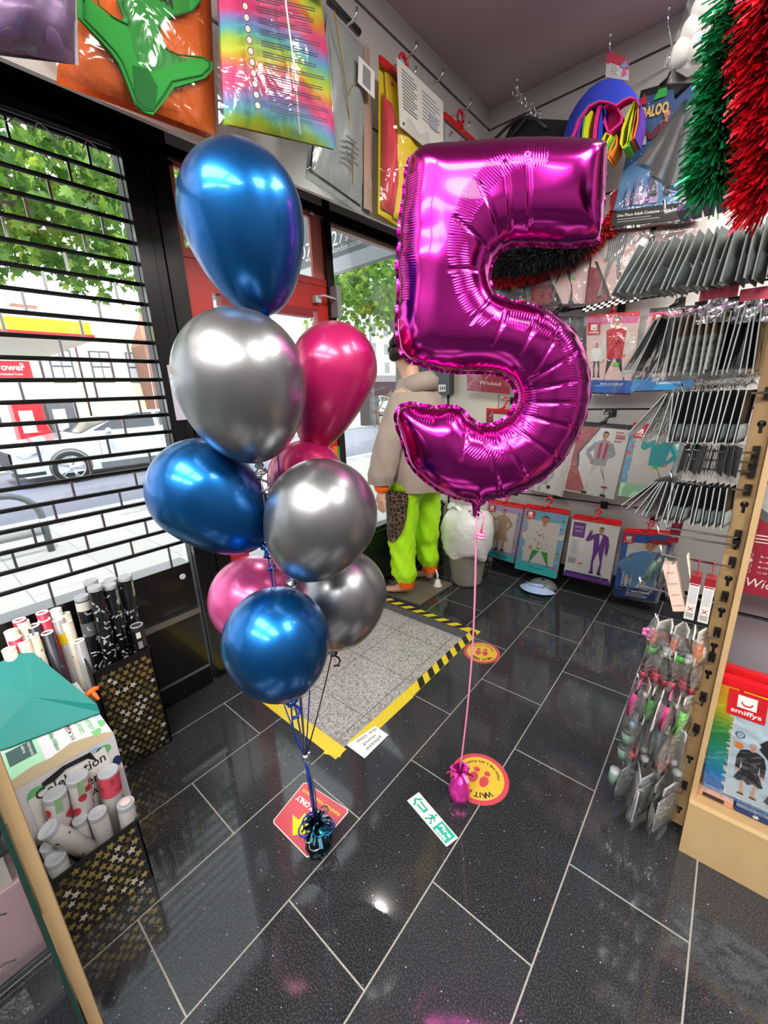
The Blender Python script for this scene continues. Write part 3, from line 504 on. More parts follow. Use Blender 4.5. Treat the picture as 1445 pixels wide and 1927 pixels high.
def foil_number():
    pts = np.array(OUT5, float); n = len(pts)
    res = []
    for i in range(n):      # Catmull-Rom
        p0, p1, p2, p3 = pts[i-1], pts[i], pts[(i+1) % n], pts[(i+2) % n]
        for t in (0, .25, .5, .75): res.append(.5*((2*p1)+(-p0+p2)*t+(2*p0-5*p1+4*p2-p3)*t*t+(-p0+3*p1-3*p2+p3)*t**3))
    out = np.array(res); m = len(out)
    A = out; B = np.roll(out, -1, 0)
    def segd(P, A, B):
        d = B-A; l2 = (d**2).sum(1)+1e-9; r = np.empty(len(P))
        for s in range(0, len(P), 2000):
            q = P[s:s+2000, None, :]-A[None]; t = np.clip((q*d[None]).sum(2)/l2, 0, 1); r[s:s+2000] = np.sqrt(((q-t[..., None]*d[None])**2).sum(2)).min(1)
        return r
    def inside(P):
        r = np.zeros(len(P), bool)
        for a, b in zip(A, B):
            c = (a[1] > P[:, 1]) != (b[1] > P[:, 1]); r ^= c & (P[:, 0] < (b[0]-a[0])*(P[:, 1]-a[1])/(b[1]-a[1]+1e-12)+a[0])
        return r
    st = 9.0; gx, gy = np.meshgrid(np.arange(130, 1200, st), np.arange(85, 1915, st*.9)); gx[1::2] += st/2
    P = np.stack([gx.ravel(), gy.ravel()], 1); P = P[inside(P)]; d = segd(P, A, B); P = P[d > 3.5]
    V, _e, F, ov, _f, _g = delaunay_2d_cdt([Vector(q) for q in out]+[Vector(q) for q in P], [(i, (i+1) % m) for i in range(m)], [], 1, 1e-4)
    V = np.array([tuple(v) for v in V]); d = segd(V, A, B); bd = np.array([len(o) > 0 and min(o) < m for o in ov]); d[bd] = 0
    Rm = 195.
    x = np.minimum(d, Rm); h = np.sqrt(np.maximum(0, 2*Rm*x-x*x))*.80
    # scalloped seams along the outside edges
    s_all = np.zeros(len(V)); msk = np.zeros(len(V))
    for bnd in BANDS:
        bp = np.array(bnd, float); cum = 0
        for i in range(len(bp)-1):
            dv = bp[i+1]-bp[i]; L = np.hypot(*dv); t = ((V-bp[i])@dv)/L**2; tc = np.clip(t, 0, 1); q = np.hypot(*(V-bp[i]-tc[:, None]*dv).T); w = np.exp(-(q/42)**4)
            up = w > msk; s_all[up] = cum+tc[up]*L; msk = np.maximum(msk, w); cum += L
    nb = np.array([(f[i], f[(i+1) % 3]) for f in F for i in range(3)]); nb = np.concatenate([nb, nb[:, ::-1]])
    for _ in range(14):
        acc = np.zeros(len(V)); cnt = np.zeros(len(V)); np.add.at(acc, nb[:, 0], h[nb[:, 1]]); np.add.at(cnt, nb[:, 0], 1); hs = acc/np.maximum(cnt, 1)
        h = np.where(d > 26, .4*h+.6*hs, h)
    for a, b in CREASE:      # puckered creases between the rounded panels
        a = np.array(a, float); b = np.array(b, float); q = segd(V, a[None], b[None]); h *= 1-.045*np.exp(-(q/8)**2)
    rng = np.random.RandomState(2); wob = 1.6*np.sin(V[:, 0]*.017+V[:, 1]*.011)+1.2*np.sin(V[:, 1]*.023-V[:, 0]*.007)
    h += wob*np.clip(d/80, 0, 1)
    # pucker next to the seam
    h *= 1+.05*np.sin(np.arctan2(V[:, 1]-1000, V[:, 0]-650)*46)*np.exp(-(d/26)**2)
    base = [on5(690+a/2.639, 230+b/2.639) for a, b in V]; k = (base[0]-base[5]).length/np.hypot(*(V[0]-V[5])) if len(V) > 5 else .0005
    k = .00050
    ctr = sum(base, Vector())/len(base)
    root = thing('foil_number_balloon', 'giant magenta foil balloon shaped as a number five', 'balloon', ctr)
    me = bpy.data.meshes.new('foil_body'); nv = len(V)
    vs = [p+nrm*float(hh*k) for p, hh in zip(base, h)]; idx = {}; back = []
    for i in range(nv):
        if d[i] <= 0: idx[i] = i
        else: idx[i] = nv+len(back); back.append(base[i]-nrm*float(h[i]*k))
    fs = [tuple(f) for f in F]; fc = Vector(nrm)
    a, b, c = [vs[i] for i in fs[0]]
    if (b-a).cross(c-a).dot(nrm) < 0: fs = [f[::-1] for f in fs]
    allv = vs+back; ff = fs+[tuple(idx[i] for i in f[::-1]) for f in fs]
    me.from_pydata([tuple(v-ctr) for v in allv], [], ff); me.materials.append(MATS['foil_magenta']); me.polygons.foreach_set('use_smooth', [True]*len(ff))
    at_s = me.attributes.new('pleat_run', 'FLOAT', 'POINT'); at_m = me.attributes.new('pleat_mask', 'FLOAT', 'POINT')
    at_s.data.foreach_set('value', list(s_all)+[0.0]*len(back)); at_m.data.foreach_set('value', list(msk)+[0.0]*len(back)); me.update()
    o = bpy.data.objects.new('foil_body', me); COL.objects.link(o); o.parent = root
    # flat welded seam round the edge
    f = MB(); e0, e1 = [], []; cen = out.mean(0)
    for i in range(m):
        t = out[(i+1) % m]-out[i-1]; nn = np.array([t[1], -t[0]]); nn /= np.linalg.norm(nn)+1e-9
        w = 9+4*abs(sin(i*.55)); q = out[i]+nn*w; e0.append(on5(690+out[i][0]/2.639, 230+out[i][1]/2.639)); e1.append(on5(690+q[0]/2.639, 230+q[1]/2.639)+nrm*.004*sin(i*.9))
    f.add(e0+e1, [(i, (i+1) % m, m+(i+1) % m, m+i) for i in range(m)], 'foil_magenta', True); f.build('welded_seam', root)
    # filling tail, ribbon down to the weight
    tl = on5(690+545/2.639, 230+1900/2.639); f = MB(); f.grid(lambda u, v: tl+Vector((cos(.9), sin(.9), 0))*(u-.5)*(.035-.018*v)+Vector((0, 0, .02-.055*v))+nrm*.006*sin(u*9+v*5), 6, 6, 'foil_magenta'); f.build('filling_tail', root)
    pth = []
    for i in range(15):
        t = i/14; q = (tl-Vector((0, 0, .02))).lerp(top2, t); q += Vector((.012*sin(t*pi), .01*sin(t*pi), 0)); pth.append(q)
    MB().tube(pth, .0032, 'ribbon_pink', 5, flat=.35).build('ribbon', root)
    f = MB(); k0 = at(905, 1000, 'y', tl.y); f.tube([tl-Vector((0, 0, .02)), (tl+k0)/2+Vector((.02, 0, .01)), k0], .003, 'ribbon_pink', 5); f.tube([k0+Vector((.010*cos(i*.8), .010*sin(i*.8), -.0012*i)) for i in range(18)], .005, 'ribbon_pink', 5); f.build('curled_ribbon', root)
fm = bpy.data.materials.new('foil_magenta'); fm.use_nodes = True; nt = fm.node_tree; b = nt.nodes['Principled BSDF']
b.inputs['Base Color'].default_value = lin('cc2aa4'); b.inputs['Metallic'].default_value = 1; b.inputs['Roughness'].default_value = .17; b.inputs['Coat Weight'].default_value = .3; b.inputs['Coat Roughness'].default_value = .05
a1 = N(nt, 'ShaderNodeAttribute', attribute_name='pleat_run'); a2 = N(nt, 'ShaderNodeAttribute', attribute_name='pleat_mask'); mu = N(nt, 'ShaderNodeMath', operation='MULTIPLY'); mu.inputs[1].default_value = 2*pi/12.5; si = N(nt, 'ShaderNodeMath', operation='SINE'); ml = N(nt, 'ShaderNodeMath', operation='MULTIPLY'); bp = N(nt, 'ShaderNodeBump'); bp.inputs['Strength'].default_value = .22; bp.inputs['Distance'].default_value = .003
nt.links.new(a1.outputs['Fac'], mu.inputs[0]); nt.links.new(mu.outputs[0], si.inputs[0]); nt.links.new(si.outputs[0], ml.inputs[0]); nt.links.new(a2.outputs['Fac'], ml.inputs[1]); nt.links.new(ml.outputs[0], bp.inputs['Height']); nt.links.new(bp.outputs[0], b.inputs['Normal']); MATS['foil_magenta'] = fm
foil_number()
# ================================================================== FLOOR SIGNS AND TAPE
def floor_frame(c, up):
    c = Vector((c[0], c[1], 0)); u = Vector((up[0], up[1], 0)).normalized(); x = Vector((u.y, -u.x, 0))
    return lambda a, b2, z=.0016: c+x*a+u*b2+Vector((0, 0, z))
M('stickred', 'b9444f', .3, coat=.3); M('stickyellow', 'cfa93a', .3, coat=.3)
def wait_sticker(label, c, r, wpx):
    q = at(wpx[0], wpx[1], 'z', 0); fr = floor_frame(c, (q.x-c[0], q.y-c[1])); root = thing('floor_sticker', label, 'floor sticker', (c[0], c[1], 0), 'round distance stickers')
    f = MB(); f.prism([fr(r*cos(a*pi/32), r*sin(a*pi/32), 0) for a in range(64)], (0, 0, .0012), 'stickred'); f.build('red_disc', root)
    f = MB(); f.poly([fr(.84*r*cos(a*pi/32), .84*r*sin(a*pi/32), .0016) for a in range(64)], 'stickyellow'); f.build('yellow_disc', root)
    f = MB(); arc_text(f, 'WAIT HERE', lambda x, y: fr(x*r, y*r, .0021), .57, pi/2+.20*4, -.20, .27, 'dark', bold=.03)
    arc_text(f, 'Please keep a safe distance', lambda x, y: fr(x*r, y*r, .0021), .70, pi*1.5-.088*13, .088, .14, 'dark', True, bold=.02); f.build('lettering', root)
    for sx in (-1, 1):
        f = MB(); cx = sx*.19*r
        f.poly([fr(cx+r*.15*(1-.12*sin(a))*cos(a), r*.08+r*.22*sin(a), .0021) for a in [k*pi/12 for k in range(24)]], 'stickred'); f.poly([fr(cx+r*.11*cos(a), -r*.27+r*.10*sin(a), .0021) for a in [k*pi/10 for k in range(20)]], 'stickred'); f.build('footprint', root)
wait_sticker('round yellow and red floor sticker beside the pink balloon weight', (1.150, .694), .108, (889, 1492))
wait_sticker('round yellow and red floor sticker near the corner of the doormat', (.800, 1.398), .098, (904, 1246))
def quad_frame(TL, TR, BR, BL):
    """u to the right, v up across a floor sheet given its four corners"""
    def fr(u, v, z=.0016):
        p = (TL*(1-u)+TR*u)*v+(BL*(1-u)+BR*u)*(1-v); return Vector((p.x, p.y, z))
    return fr
def qtext(f, s, fr, u, v, du, dv, mat, bold=.02, align='C', zz=.0022):
    vs, fs, w = text_geo(s, bold); ox = {'L': 0, 'C': .5, 'R': 1}[align]
    f.add([fr(u+(x/w-ox)*du, v+y*dv, zz) for x, y in vs], fs, mat)
z0 = lambda x, y: at(x, y, 'z', 0)
root = thing('floor_sign', 'square red floor sign with a yellow arrow under the blue balloon weight', 'floor sign', (.76, .2, 0))
fr = quad_frame(z0(580, 1617), z0(512, 1547), z0(573, 1471), z0(658, 1526))
f = MB(); f.prism([fr(u, v, 0) for u, v in ((.04, 0), (.96, 0), (1, .04), (1, .96), (.96, 1), (.04, 1), (0, .96), (0, .04))], (0, 0, .0012), 'offwhite'); f.build('backing', root)
f = MB(); f.poly([fr(u, v, .0015) for u, v in ((.05, .012), (.95, .012), (.985, .05), (.985, .95), (.95, .985), (.05, .985), (.015, .95), (.015, .05))], 'stickred'); f.build('red_face', root)
f = MB(); qtext(f, 'THIS WAY ONLY', fr, .5, .30, .84, .15, 'white', .03); qtext(f, 'PLEASE KEEP YOUR DISTANCE', fr, .5, .14, .84, .075, 'yellow', .02); f.build('lettering', root)
f = MB(); f.poly([fr(u, v, .002) for u, v in ((.50, .92), (.76, .66), (.60, .66), (.60, .50), (.40, .50), (.40, .66), (.24, .66))], 'yellow'); f.build('arrow', root)
root = thing('exit_sign', 'green and white strip sign lying on the black floor tiles', 'exit sign', (1.09, .45, 0))
fr = quad_frame(z0(788, 1491), z0(862, 1577), z0(840, 1594), z0(766, 1507)); f = MB(); f.prism([fr(u, v, 0) for u, v in ((0, 0), (1, 0), (1, 1), (0, 1))], (0, 0, .0012), 'offwhite'); f.build('white_strip', root)
M('exitgreen', '1fa088', .4); f = MB(); f.poly([fr(u, v, .0016) for u, v in ((.04, .5), (.15, .94), (.15, .7), (.36, .7), (.36, .3), (.15, .3), (.15, .06))], 'exitgreen')
f.poly([fr(u, v, .0016) for u, v in ((.64, .08), (.96, .08), (.96, .92), (.64, .92))], 'exitgreen'); f.build('green_blocks', root)
f = MB(); f.poly([fr(u, v, .0022) for u, v in ((.09, .5), (.16, .72), (.16, .58), (.32, .58), (.32, .42), (.16, .42), (.16, .28))], 'offwhite'); qtext(f, 'Fire', fr, .80, .52, .26, .36, 'offwhite', .03); qtext(f, 'exit', fr, .80, .14, .24, .36, 'offwhite', .03); f.build('lettering', root)
f = MB(); S = lambda *p: f.poly([fr(.40+u*.2, v, .0018) for u, v in p], 'exitgreen')
S(*[(.55+.11*cos(a*.5), .85+.10*sin(a*.5)) for a in range(13)]); S((.40, .72), (.66, .72), (.62, .42), (.42, .42)); S((.42, .46), (.58, .44), (.26, .10), (.12, .14)); S((.50, .46), (.62, .44), (.92, .22), (.80, .10)); S((.62, .72), (.92, .52), (.86, .44), (.60, .6)); S((.42, .72), (.14, .56), (.18, .48), (.44, .6)); f.build('running_figure', root)
root = thing('paper_note', 'white handwritten step warning note taped at the mat corner', 'note', (.7, .56, 0))
fr = quad_frame(z0(731, 1384), z0(686, 1428), z0(652, 1403), z0(706, 1367)); f = MB(); f.prism([fr(u, v, .0022) for u, v in ((0, 0), (1, 0), (1, 1), (0, 1))], (0, 0, .001), 'white'); f.build('paper', root)
f = MB(); qtext(f, 'please', fr, .47, .70, .60, .27, 'midgrey', .01, 'C', .0036); qtext(f, 'mind', fr, .47, .42, .45, .27, 'midgrey', .01, 'C', .0036); qtext(f, 'the step', fr, .40, .12, .7, .27, 'midgrey', .01, 'C', .0036); f.build('handwriting', root)
M('tapeyellow', 'd2bb2e', .35); M('tapeblack', '1b1b1d', .35)
def tape(label, a, b2, wdt, striped, z=.0012):
    a = Vector((a[0], a[1], 0)); b2 = Vector((b2[0], b2[1], 0)); d = b2-a; L = d.length; d.normalize(); s = Vector((-d.y, d.x, 0))
    f = MB(); f.prism([a-s*wdt/2, b2-s*wdt/2, b2+s*wdt/2, a+s*wdt/2], (0, 0, z), 'tapeyellow')
    if striped:
        x = .0
        while x < L-.09:
            f.poly([a+d*(x+u)+s*wdt/2*v+Vector((0, 0, z+.0004)) for u, v in ((.0, -1), (.045, -1), (.09, 1), (.045, 1))], 'tapeblack'); x += .09
    o = f.build('hazard_tape'); return tag(o, label, 'hazard tape', 'hazard tape round the mat well')
tape('striped hazard tape along the far edge of the doormat', (-.19, 1.555), (.70, 1.555), .05, True)
tape('striped hazard tape down the side of the doormat facing the foil five', (.672, 1.58), (.672, .89), .05, True, .0016)
tape('plain yellow tape continuing down the mat side to the paper note', (.674, .89), (.668, .50), .056, False, .0014)
tape('torn yellow tape along the near edge of the doormat', (-.15, .448), (.66, .445), .062, False, .0012)
f = MB(); f.prism([(.60, .40, .0026), (.668, .43, .0026), (.655, .475, .0026), (.585, .455, .0026)], (0, 0, .0006), 'tapeyellow'); o = f.build('hazard_tape'); tag(o, 'short torn scrap of yellow tape at the near mat corner', 'hazard tape', 'hazard tape round the mat well')
# ================================================================== COSTUME PACKS
class Frame:
    """flat sheet between four world corners; u right, v up, n towards the viewer"""
    def __init__(s, BL, BR, TR, TL):
        s.c = [Vector(q) for q in (BL, BR, TR, TL)]; s.n = ((s.c[1]-s.c[0]).cross(s.c[3]-s.c[0])).normalized()
        s.w = ((s.c[1]-s.c[0]).length+(s.c[2]-s.c[3]).length)/2; s.h = ((s.c[3]-s.c[0]).length+(s.c[2]-s.c[1]).length)/2
    def __call__(s, u, v, k=0):
        b, r, t, l = s.c
        return (b*(1-u)+r*u)*(1-v)+(l*(1-u)+t*u)*v+s.n*k
class Print:
    """ink on a card: polygons in (u, v) stacked a hair apart"""
    def __init__(s, fr, z=.0006): s.fr = fr; s.z = z; s.mb = MB()
    def poly(s, pts, mat, up=True):
        s.z += .00012
        for ax, sg, lim in ((0, 1, 0), (0, -1, -1), (1, 1, 0), (1, -1, -1)):
            o = []
            for i in range(len(pts)):
                a, b = pts[i-1], pts[i]; da, db = sg*a[ax]-lim, sg*b[ax]-lim
                if (da >= 0) != (db >= 0): t = da/(da-db); o.append((a[0]+(b[0]-a[0])*t, a[1]+(b[1]-a[1])*t))
                if db >= 0: o.append(b)
            pts = o
            if len(pts) < 3: return
        s.mb.poly([s.fr(u, v, s.z) for u, v in pts], mat)
    def rect(s, u0, v0, u1, v1, mat): s.poly([(u0, v0), (u1, v0), (u1, v1), (u0, v1)], mat)
    def disc(s, u, v, r, mat, n=16, sx=1): s.poly([(u+r*sx*cos(2*pi*k/n), v+r*s.fr.w/s.fr.h*sin(2*pi*k/n)) for k in range(n)], mat)
    def text(s, t, u, v, du, dv, mat, bold=.015, align='C', shear=0):
        s.z += .00012; vs, fs, w = text_geo(t, bold); ox = {'L': 0, 'C': .5, 'R': 1}[align]
        s.mb.add([s.fr(u+(x/w-ox)*du+shear*y*dv, v+y*dv, s.z) for x, y in vs], fs, mat)
    def lines(s, u, v, du, n, dv, mat):
        for i in range(n): s.rect(u, v-i*dv, u+du*(1 if i % 3 else .8), v-i*dv+dv*.35, mat)
    def logo(s, u, v, sz=.22):   # red tag with a smiling square and wordmark
        a = sz*s.fr.w/s.fr.h; s.rect(u, v-a, u+sz, v, 'red'); s.rect(u+sz*.25, v-a*.62, u+sz*.75, v-a*.14, 'white')
        s.poly([(u+sz*(.5+.16*cos(pi+k*pi/8)), v-a*(.38-.16*sin(pi+k*pi/8))) for k in range(9)]+[(u+sz*(.5+.12*cos(2*pi-k*pi/8)), v-a*(.38-.10*sin(2*pi-k*pi/8))) for k in range(9)], 'red')
        s.text('smiffys', u+sz*.5, v-a*.86, sz*.8, a*.24, 'white', .02)
    def person(s, u, v, h, top='red', legs='dark', skin='skin', hair='hair', shoe='black', arms=('down', 'down'), legmode='stand', wide=1.0, stripes=None, dress=False, sleeves=None):
        A = s.fr.h/s.fr.w*wide
        X = lambda x, y: (u+x*h*A, v+y*h)
        P = lambda pts, m: s.poly([X(x, y) for x, y in pts], m)
        def limb(a, b, c, w0, w1, m, m2):
            for p, q, w, wn, mm in ((a, b, w0, (w0+w1)/2, m), (b, c, (w0+w1)/2, w1, m2)):
                d = Vector((q[0]-p[0], q[1]-p[1])); d.normalize(); nx, ny = -d.y, d.x
                P([(p[0]+nx*w, p[1]+ny*w), (q[0]+nx*wn, q[1]+ny*wn), (q[0]+d.x*wn*.5, q[1]+d.y*wn*.5), (q[0]-nx*wn, q[1]-ny*wn), (p[0]-nx*w, p[1]-ny*w), (p[0]-d.x*w*.5, p[1]-d.y*w*.5)], mm)
        LG = {'stand': ((-.05, .02), (.06, .02)), 'wide': ((-.10, .02), (.13, .02)), 'none': None}[legmode]
        if LG:
            for sx, (fx, fy) in zip((-1, 1), LG):
                P([(sx*.085, .50), (sx*.0, .50), (fx+sx*.005, .26), (fx-sx*.02, fy+.02), (fx+sx*.035, fy+.02), (sx*.075+fx*.3, .27)], legs if not dress else skin); P([(fx-sx*.022, fy+.03), (fx+sx*.04, fy+.03), (fx+sx*.065, fy-.01), (fx-sx*.02, fy-.01)], shoe)
        END = {'down': ((.135, .66), (.14, .47)), 'hip': ((.20, .66), (.10, .53)), 'up': ((.20, .70), (.20, .90)), 'out': ((.17, .70), (.29, .80)), 'wave': ((.22, .68), (.17, .86)), 'bend': ((.16, .66), (.05, .60))}
        for sx, am in zip((-1, 1), arms):
            (ex, ey), (hx, hy) = END[am]; limb((sx*.095, .80), (sx*ex, ey), (sx*hx, hy), .038, .026, sleeves or top, sleeves or top); s.disc(*X(sx*(hx+.005), hy+(.025 if hy > .7 else -.02)), .026*h*A, skin, 10)
        P([(-.055, .855), (.055, .855), (.115, .82), (.10, .62), (.09, .48), (-.09, .48), (-.10, .62), (-.115, .82)], top)
        if dress: P([(-.09, .52), (.09, .52), (.17, .28), (.12, .25), (.06, .29), (0, .24), (-.06, .29), (-.12, .25), (-.17, .28)], top)
        if stripes:
            for k in range(-4, 5): P([(k*.022-.004, .49), (k*.022+.004, .49), (k*.024+.004, .83), (k*.024-.004, .83)], stripes)
            if LG:
                for sx, (fx, fy) in zip((-1, 1), LG):
                    for q in (.25, .5, .75): P([(sx*.08*q-.003, .5), (sx*.08*q+.003, .5), (fx-sx*.02+sx*.05*q+.003, .05), (fx-sx*.02+sx*.05*q-.003, .05)], stripes)
        P([(-.022, .84), (.022, .84), (.02, .89), (-.02, .89)], skin); s.disc(*X(0, .925), .042*h*A, skin, 14)
        P([(.043*cos(a*pi/10), .935+.055*sin(a*pi/10)) for a in range(11)]+[(-.036, .95), (-.01, .965), (.03, .955)], hair)
        for sx in (-1, 1): s.disc(*X(sx*.017, .928), .006*h*A, 'hair', 8)
        P([(-.014, .902), (.014, .902), (.009, .896), (-.009, .896)], 'darkred')
ACC = [0]
def pack(label, px, yv, design, card='white', hanger='hangerred', behind=2, cat='costume pack', group='costume packs on the slatted wall', back=('offwhite', 'silverprint', 'burgundy'), plane='y', thick=.014, name='costume_pack', sleeve='clear_film', hook=True):
    TL, TR, BR, BL = [at(x, y, plane, yv) for x, y in px]
    fr = Frame(BL, BR, TR, TL); root = thing(name, label, cat, (TL+TR)/2, group)
    f = MB(); c = [fr(u, v, 0) for u, v in ((0, 0), (1, 0), (1, 1), (0, 1))]; f.hexa([p-fr.n*thick for p in c]+c, card); f.build('card_insert', root)
    pr = Print(fr); design(pr); pr.mb.build('printed_front', root)
    R = random.Random(ACC[0]); ph = [R.uniform(0, 6) for _ in range(6)]
    f = MB(); f.grid(lambda u, v: fr(-.02+1.04*u, -.025+1.04*v, .004+.009*sin(pi*u)*sin(pi*v)+.0025*sin(u*9+ph[0]+v*4)*sin(v*7+ph[1])), 14, 16, sleeve)
    f.grid(lambda u, v: fr(-.02+1.04*u, -.025+.03*v, .004*v-thick*(1-v)), 6, 1, sleeve); f.build('clear_sleeve', root)
    if hanger:
        f = MB(); f.hexa([fr(u, v, k) for k in (-thick*.8, .002) for u, v in ((0, .985), (1, .985), (1, 1.035), (0, 1.035))], hanger)
        m0 = fr(.5, 1.03, -.004); U = (fr(1, 1)-fr(0, 1)).normalized(); V = (fr(0, 1)-fr(0, 0)).normalized(); sc = fr.w/.30
        f.tube([m0-U*.03*sc, m0+V*.018*sc, m0+U*.004*sc+V*.04*sc], [.009*sc, .012*sc, .01*sc], hanger, 8)
        f.tube([m0+V*.03*sc]+[m0+V*.062*sc+(U*cos(a)+V*sin(a))*.022*sc for a in [-1.2+.5*k for k in range(9)]], .0065*sc, hanger, 8); f.build('hanger', root)
    for k in range(behind):
        ACC[0] += 1; q = .022*(k+1); dx = R.uniform(-.012, .02); dz = R.uniform(-.012, .008); off = Vector((dx, q, dz)) if plane == 'y' else Vector((-q, dx, dz))
        rb = thing(name, label.split(' hanging')[0].split(' on the')[0]+' pack, number %s behind the front one' % ['two', 'three', 'four'][k] if False else BEHIND(label, k), cat, (TL+TR)/2+off, group)
        f = MB(); f.hexa([p-fr.n*thick+off for p in c]+[p+off for p in c], back[(ACC[0]) % len(back)]); f.build('card_insert', rb)
        f = MB(); f.grid(lambda u, v: fr(-.02+1.04*u, -.03+1.05*v, .003)+off, 2, 2, sleeve); f.build('clear_sleeve', rb)
        if hanger: f = MB(); f.hexa([fr(u, v, kk)+off for kk in (-thick*.8, .002) for u, v in ((0, .985), (1, .985), (1, 1.035), (0, 1.035))], hanger); f.build('hanger', rb)
    if hook and plane == 'y': display_hook(fr(.5, 1.0)+Vector((0, 0, .075*fr.w/.3)), yv, label)
    ACC[0] += 1
    return root
def BEHIND(label, k):
    s = ' '.join(label.split(',')[0].split()[:11])
    return ('pack tucked behind the ' if k == 0 else 'rearmost pack on the hook of the ')+s
def display_hook(p, y, label):
    f = MB(); f.tube([(p.x, YB, p.z-.005), (p.x, y-.03, p.z), (p.x, y-.045, p.z+.03)], .0035, 'chrome', 6); f.box(p.x-.022, p.x+.022, YB-.008, YB, p.z-.03, p.z+.02, 'black'); o = f.build('display_hook'); tag(o, 'metal display hook carrying the '+' '.join(label.split(',')[0].split()[:11]), 'hook', 'hooks on the slatted wall')
def banner(p, mat, t, sub, v1=.16):
    p.rect(0, 0, 1, v1, mat); p.text(t, .5, v1*.52, .52, v1*.26, 'white', .02); p.lines(.28, v1*.30, .44, 3, v1*.11, 'lightgrey')
def party(p, base='mint'):
    p.rect(0, 0, 1, 1, base); R = random.Random(5)
    for k in range(26): p.disc(R.choice([R.uniform(.02, .14), R.uniform(.86, .98)]), R.uniform(.1, .95), R.uniform(.02, .05), R.choice(['stickerorange', 'yellow', 'pink', 'skyblue', 'white', 'green']), 10)
def d_hippie(p): party(p, 'lilac'); p.rect(.14, .17, .88, .88, 'offwhite'); p.person(.52, .16, .78, 'tan', 'tan', hair='brown', arms=('out', 'hip'), dress=True); p.rect(.0, .02, 1, .14, 'tealcloth'); p.text('hippie costume', .5, .065, .6, .04, 'navy'); p.logo(.06, .97, .2)
def flowers(p, u0, v0, u1, v1, n, seed):
    R = random.Random(seed)
    for k in range(n): p.disc(R.uniform(u0, u1), R.uniform(v0, v1), R.uniform(.008, .018), R.choice(['burgundy', 'pink', 'brown', 'orange', 'white']), 8)
def d_green(p): party(p, 'skyblue'); p.rect(.13, .16, .88, .84, 'offwhite'); p.person(.52, -.16, 1.1, 'offwhite', 'green', hair='brown', arms=('hip', 'out'), legmode='wide', wide=1.2); flowers(p, .36, .42, .70, .72, 40, 3); p.rect(0, 0, 1, .14, 'tealcloth'); p.text('1960s costume', .5, .08, .4, .035, 'navy'); p.logo(.05, .97, .2); p.rect(.42, .40, .52, .425, 'stickergreen')
def d_purple(p): p.rect(.03, .03, .97, .97, 'white'); p.rect(.05, .7, .32, .95, 'purple'); p.text('ADULT', .185, .86, .2, .04, 'white'); p.text('SUIT', .185, .79, .16, .04, 'white'); p.rect(.06, .36, .24, .66, 'lightgrey'); p.rect(.07, .37, .23, .65, 'white'); p.lines(.09, .62, .12, 8, .03, 'grey'); p.rect(.05, .24, .22, .34, 'silverprint'); p.person(.66, .12, .82, 'purple', 'purple', hair='hair', arms=('wave', 'down')); p.poly([(.63, .80), (.70, .80), (.665, .62)], 'white'); p.rect(.27, .25, .38, .285, 'stickerorange'); p.rect(0, 0, 1, .07, 'purple'); p.rect(.03, .07, .97, .1, 'navy')
def d_nurse(p): p.rect(0, 0, 1, 1, 'blue'); p.rect(.14, .17, .93, .86, 'offwhite'); p.person(.62, -.28, 1.2, 'scrub', 'scrub', hair='hair', arms=('hip', 'wave'), legmode='wide', wide=1.3); p.person(.25, .18, .48, 'scrub', 'scrub', hair='hair', arms=('down', 'down')); p.rect(0, 0, 1, .16, 'navy'); p.text('Nurse Costume', .62, .10, .42, .05, 'white', .03); p.lines(.3, .075, .5, 3, .022, 'lightgrey'); p.rect(.62, .86, 1, .93, 'burgundy'); p.logo(.03, .97, .22)
def d_plainwhite(p): p.rect(.02, .02, .98, .98, 'white'); p.poly([(.1, .02), (.5, .4), (.44, .02)], 'lightgrey'); p.person(.4, -.3, .9, 'lightgrey', 'white', arms=('down', 'hip')); p.disc(.62, .1, .05, 'dark')
def d_rock(p): p.rect(.02, .02, .98, .98, 'white'); p.poly([(.02, .02), (.45, .02), (.2, .36), (.12, .6), (.42, .98), (.02, .98)], M('rosegrey', 'b86a6a', .5)); p.poly([(.42, .98), (.46, .98), (.15, .6), (.2, .4), (.16, .4), (.10, .6)], 'midgrey'); p.person(.58, .0, .95, 'silverprint', 'offwhite', hair='hair', arms=('hip', 'bend'), legmode='wide'); p.poly([(.50, .76), (.56, .79), (.56, .55), (.50, .55)], 'rose'); p.poly([(.62, .79), (.68, .76), (.66, .55), (.61, .55)], 'rose'); p.rect(.78, .86, .95, .88, 'rose'); p.lines(.76, .93, .18, 4, .04, 'rosegrey'); p.rect(.72, .14, .84, .165, 'red')
def d_teal(p): party(p, 'skyblue'); p.rect(.13, .2, .97, .92, 'offwhite'); p.person(.65, .02, .98, 'tealcloth', 'offwhite', hair='brown', arms=('up', 'hip'), legmode='wide'); p.rect(0, 0, 1, .2, 'mint'); p.text('costume', .6, .1, .3, .04, 'navy'); p.logo(.06, .98, .24); p.rect(.6, .46, .7, .5, 'stickergreen')
def d_redshirt(p): p.rect(0, 0, 1, 1, 'pinkpale'); p.rect(.0, .9, 1, 1, 'pink'); p.person(.60, -.05, 1.05, 'red', 'dark', hair='hair', arms=('down', 'hip'), legmode='wide', sleeves='offwhite'); p.text('A', .66, .64, .12, .08, 'dark', .03); p.person(.22, .2, .46, 'white', 'dark', hair='hair'); p.rect(0, 0, 1, .17, 'blue'); p.text('Back to School', .58, .11, .5, .035, 'white', .02); p.rect(.2, .09, .8, .1, 'skyblue'); p.logo(.02, .92, .26); p.rect(.58, .36, .71, .40, 'stickergreen')
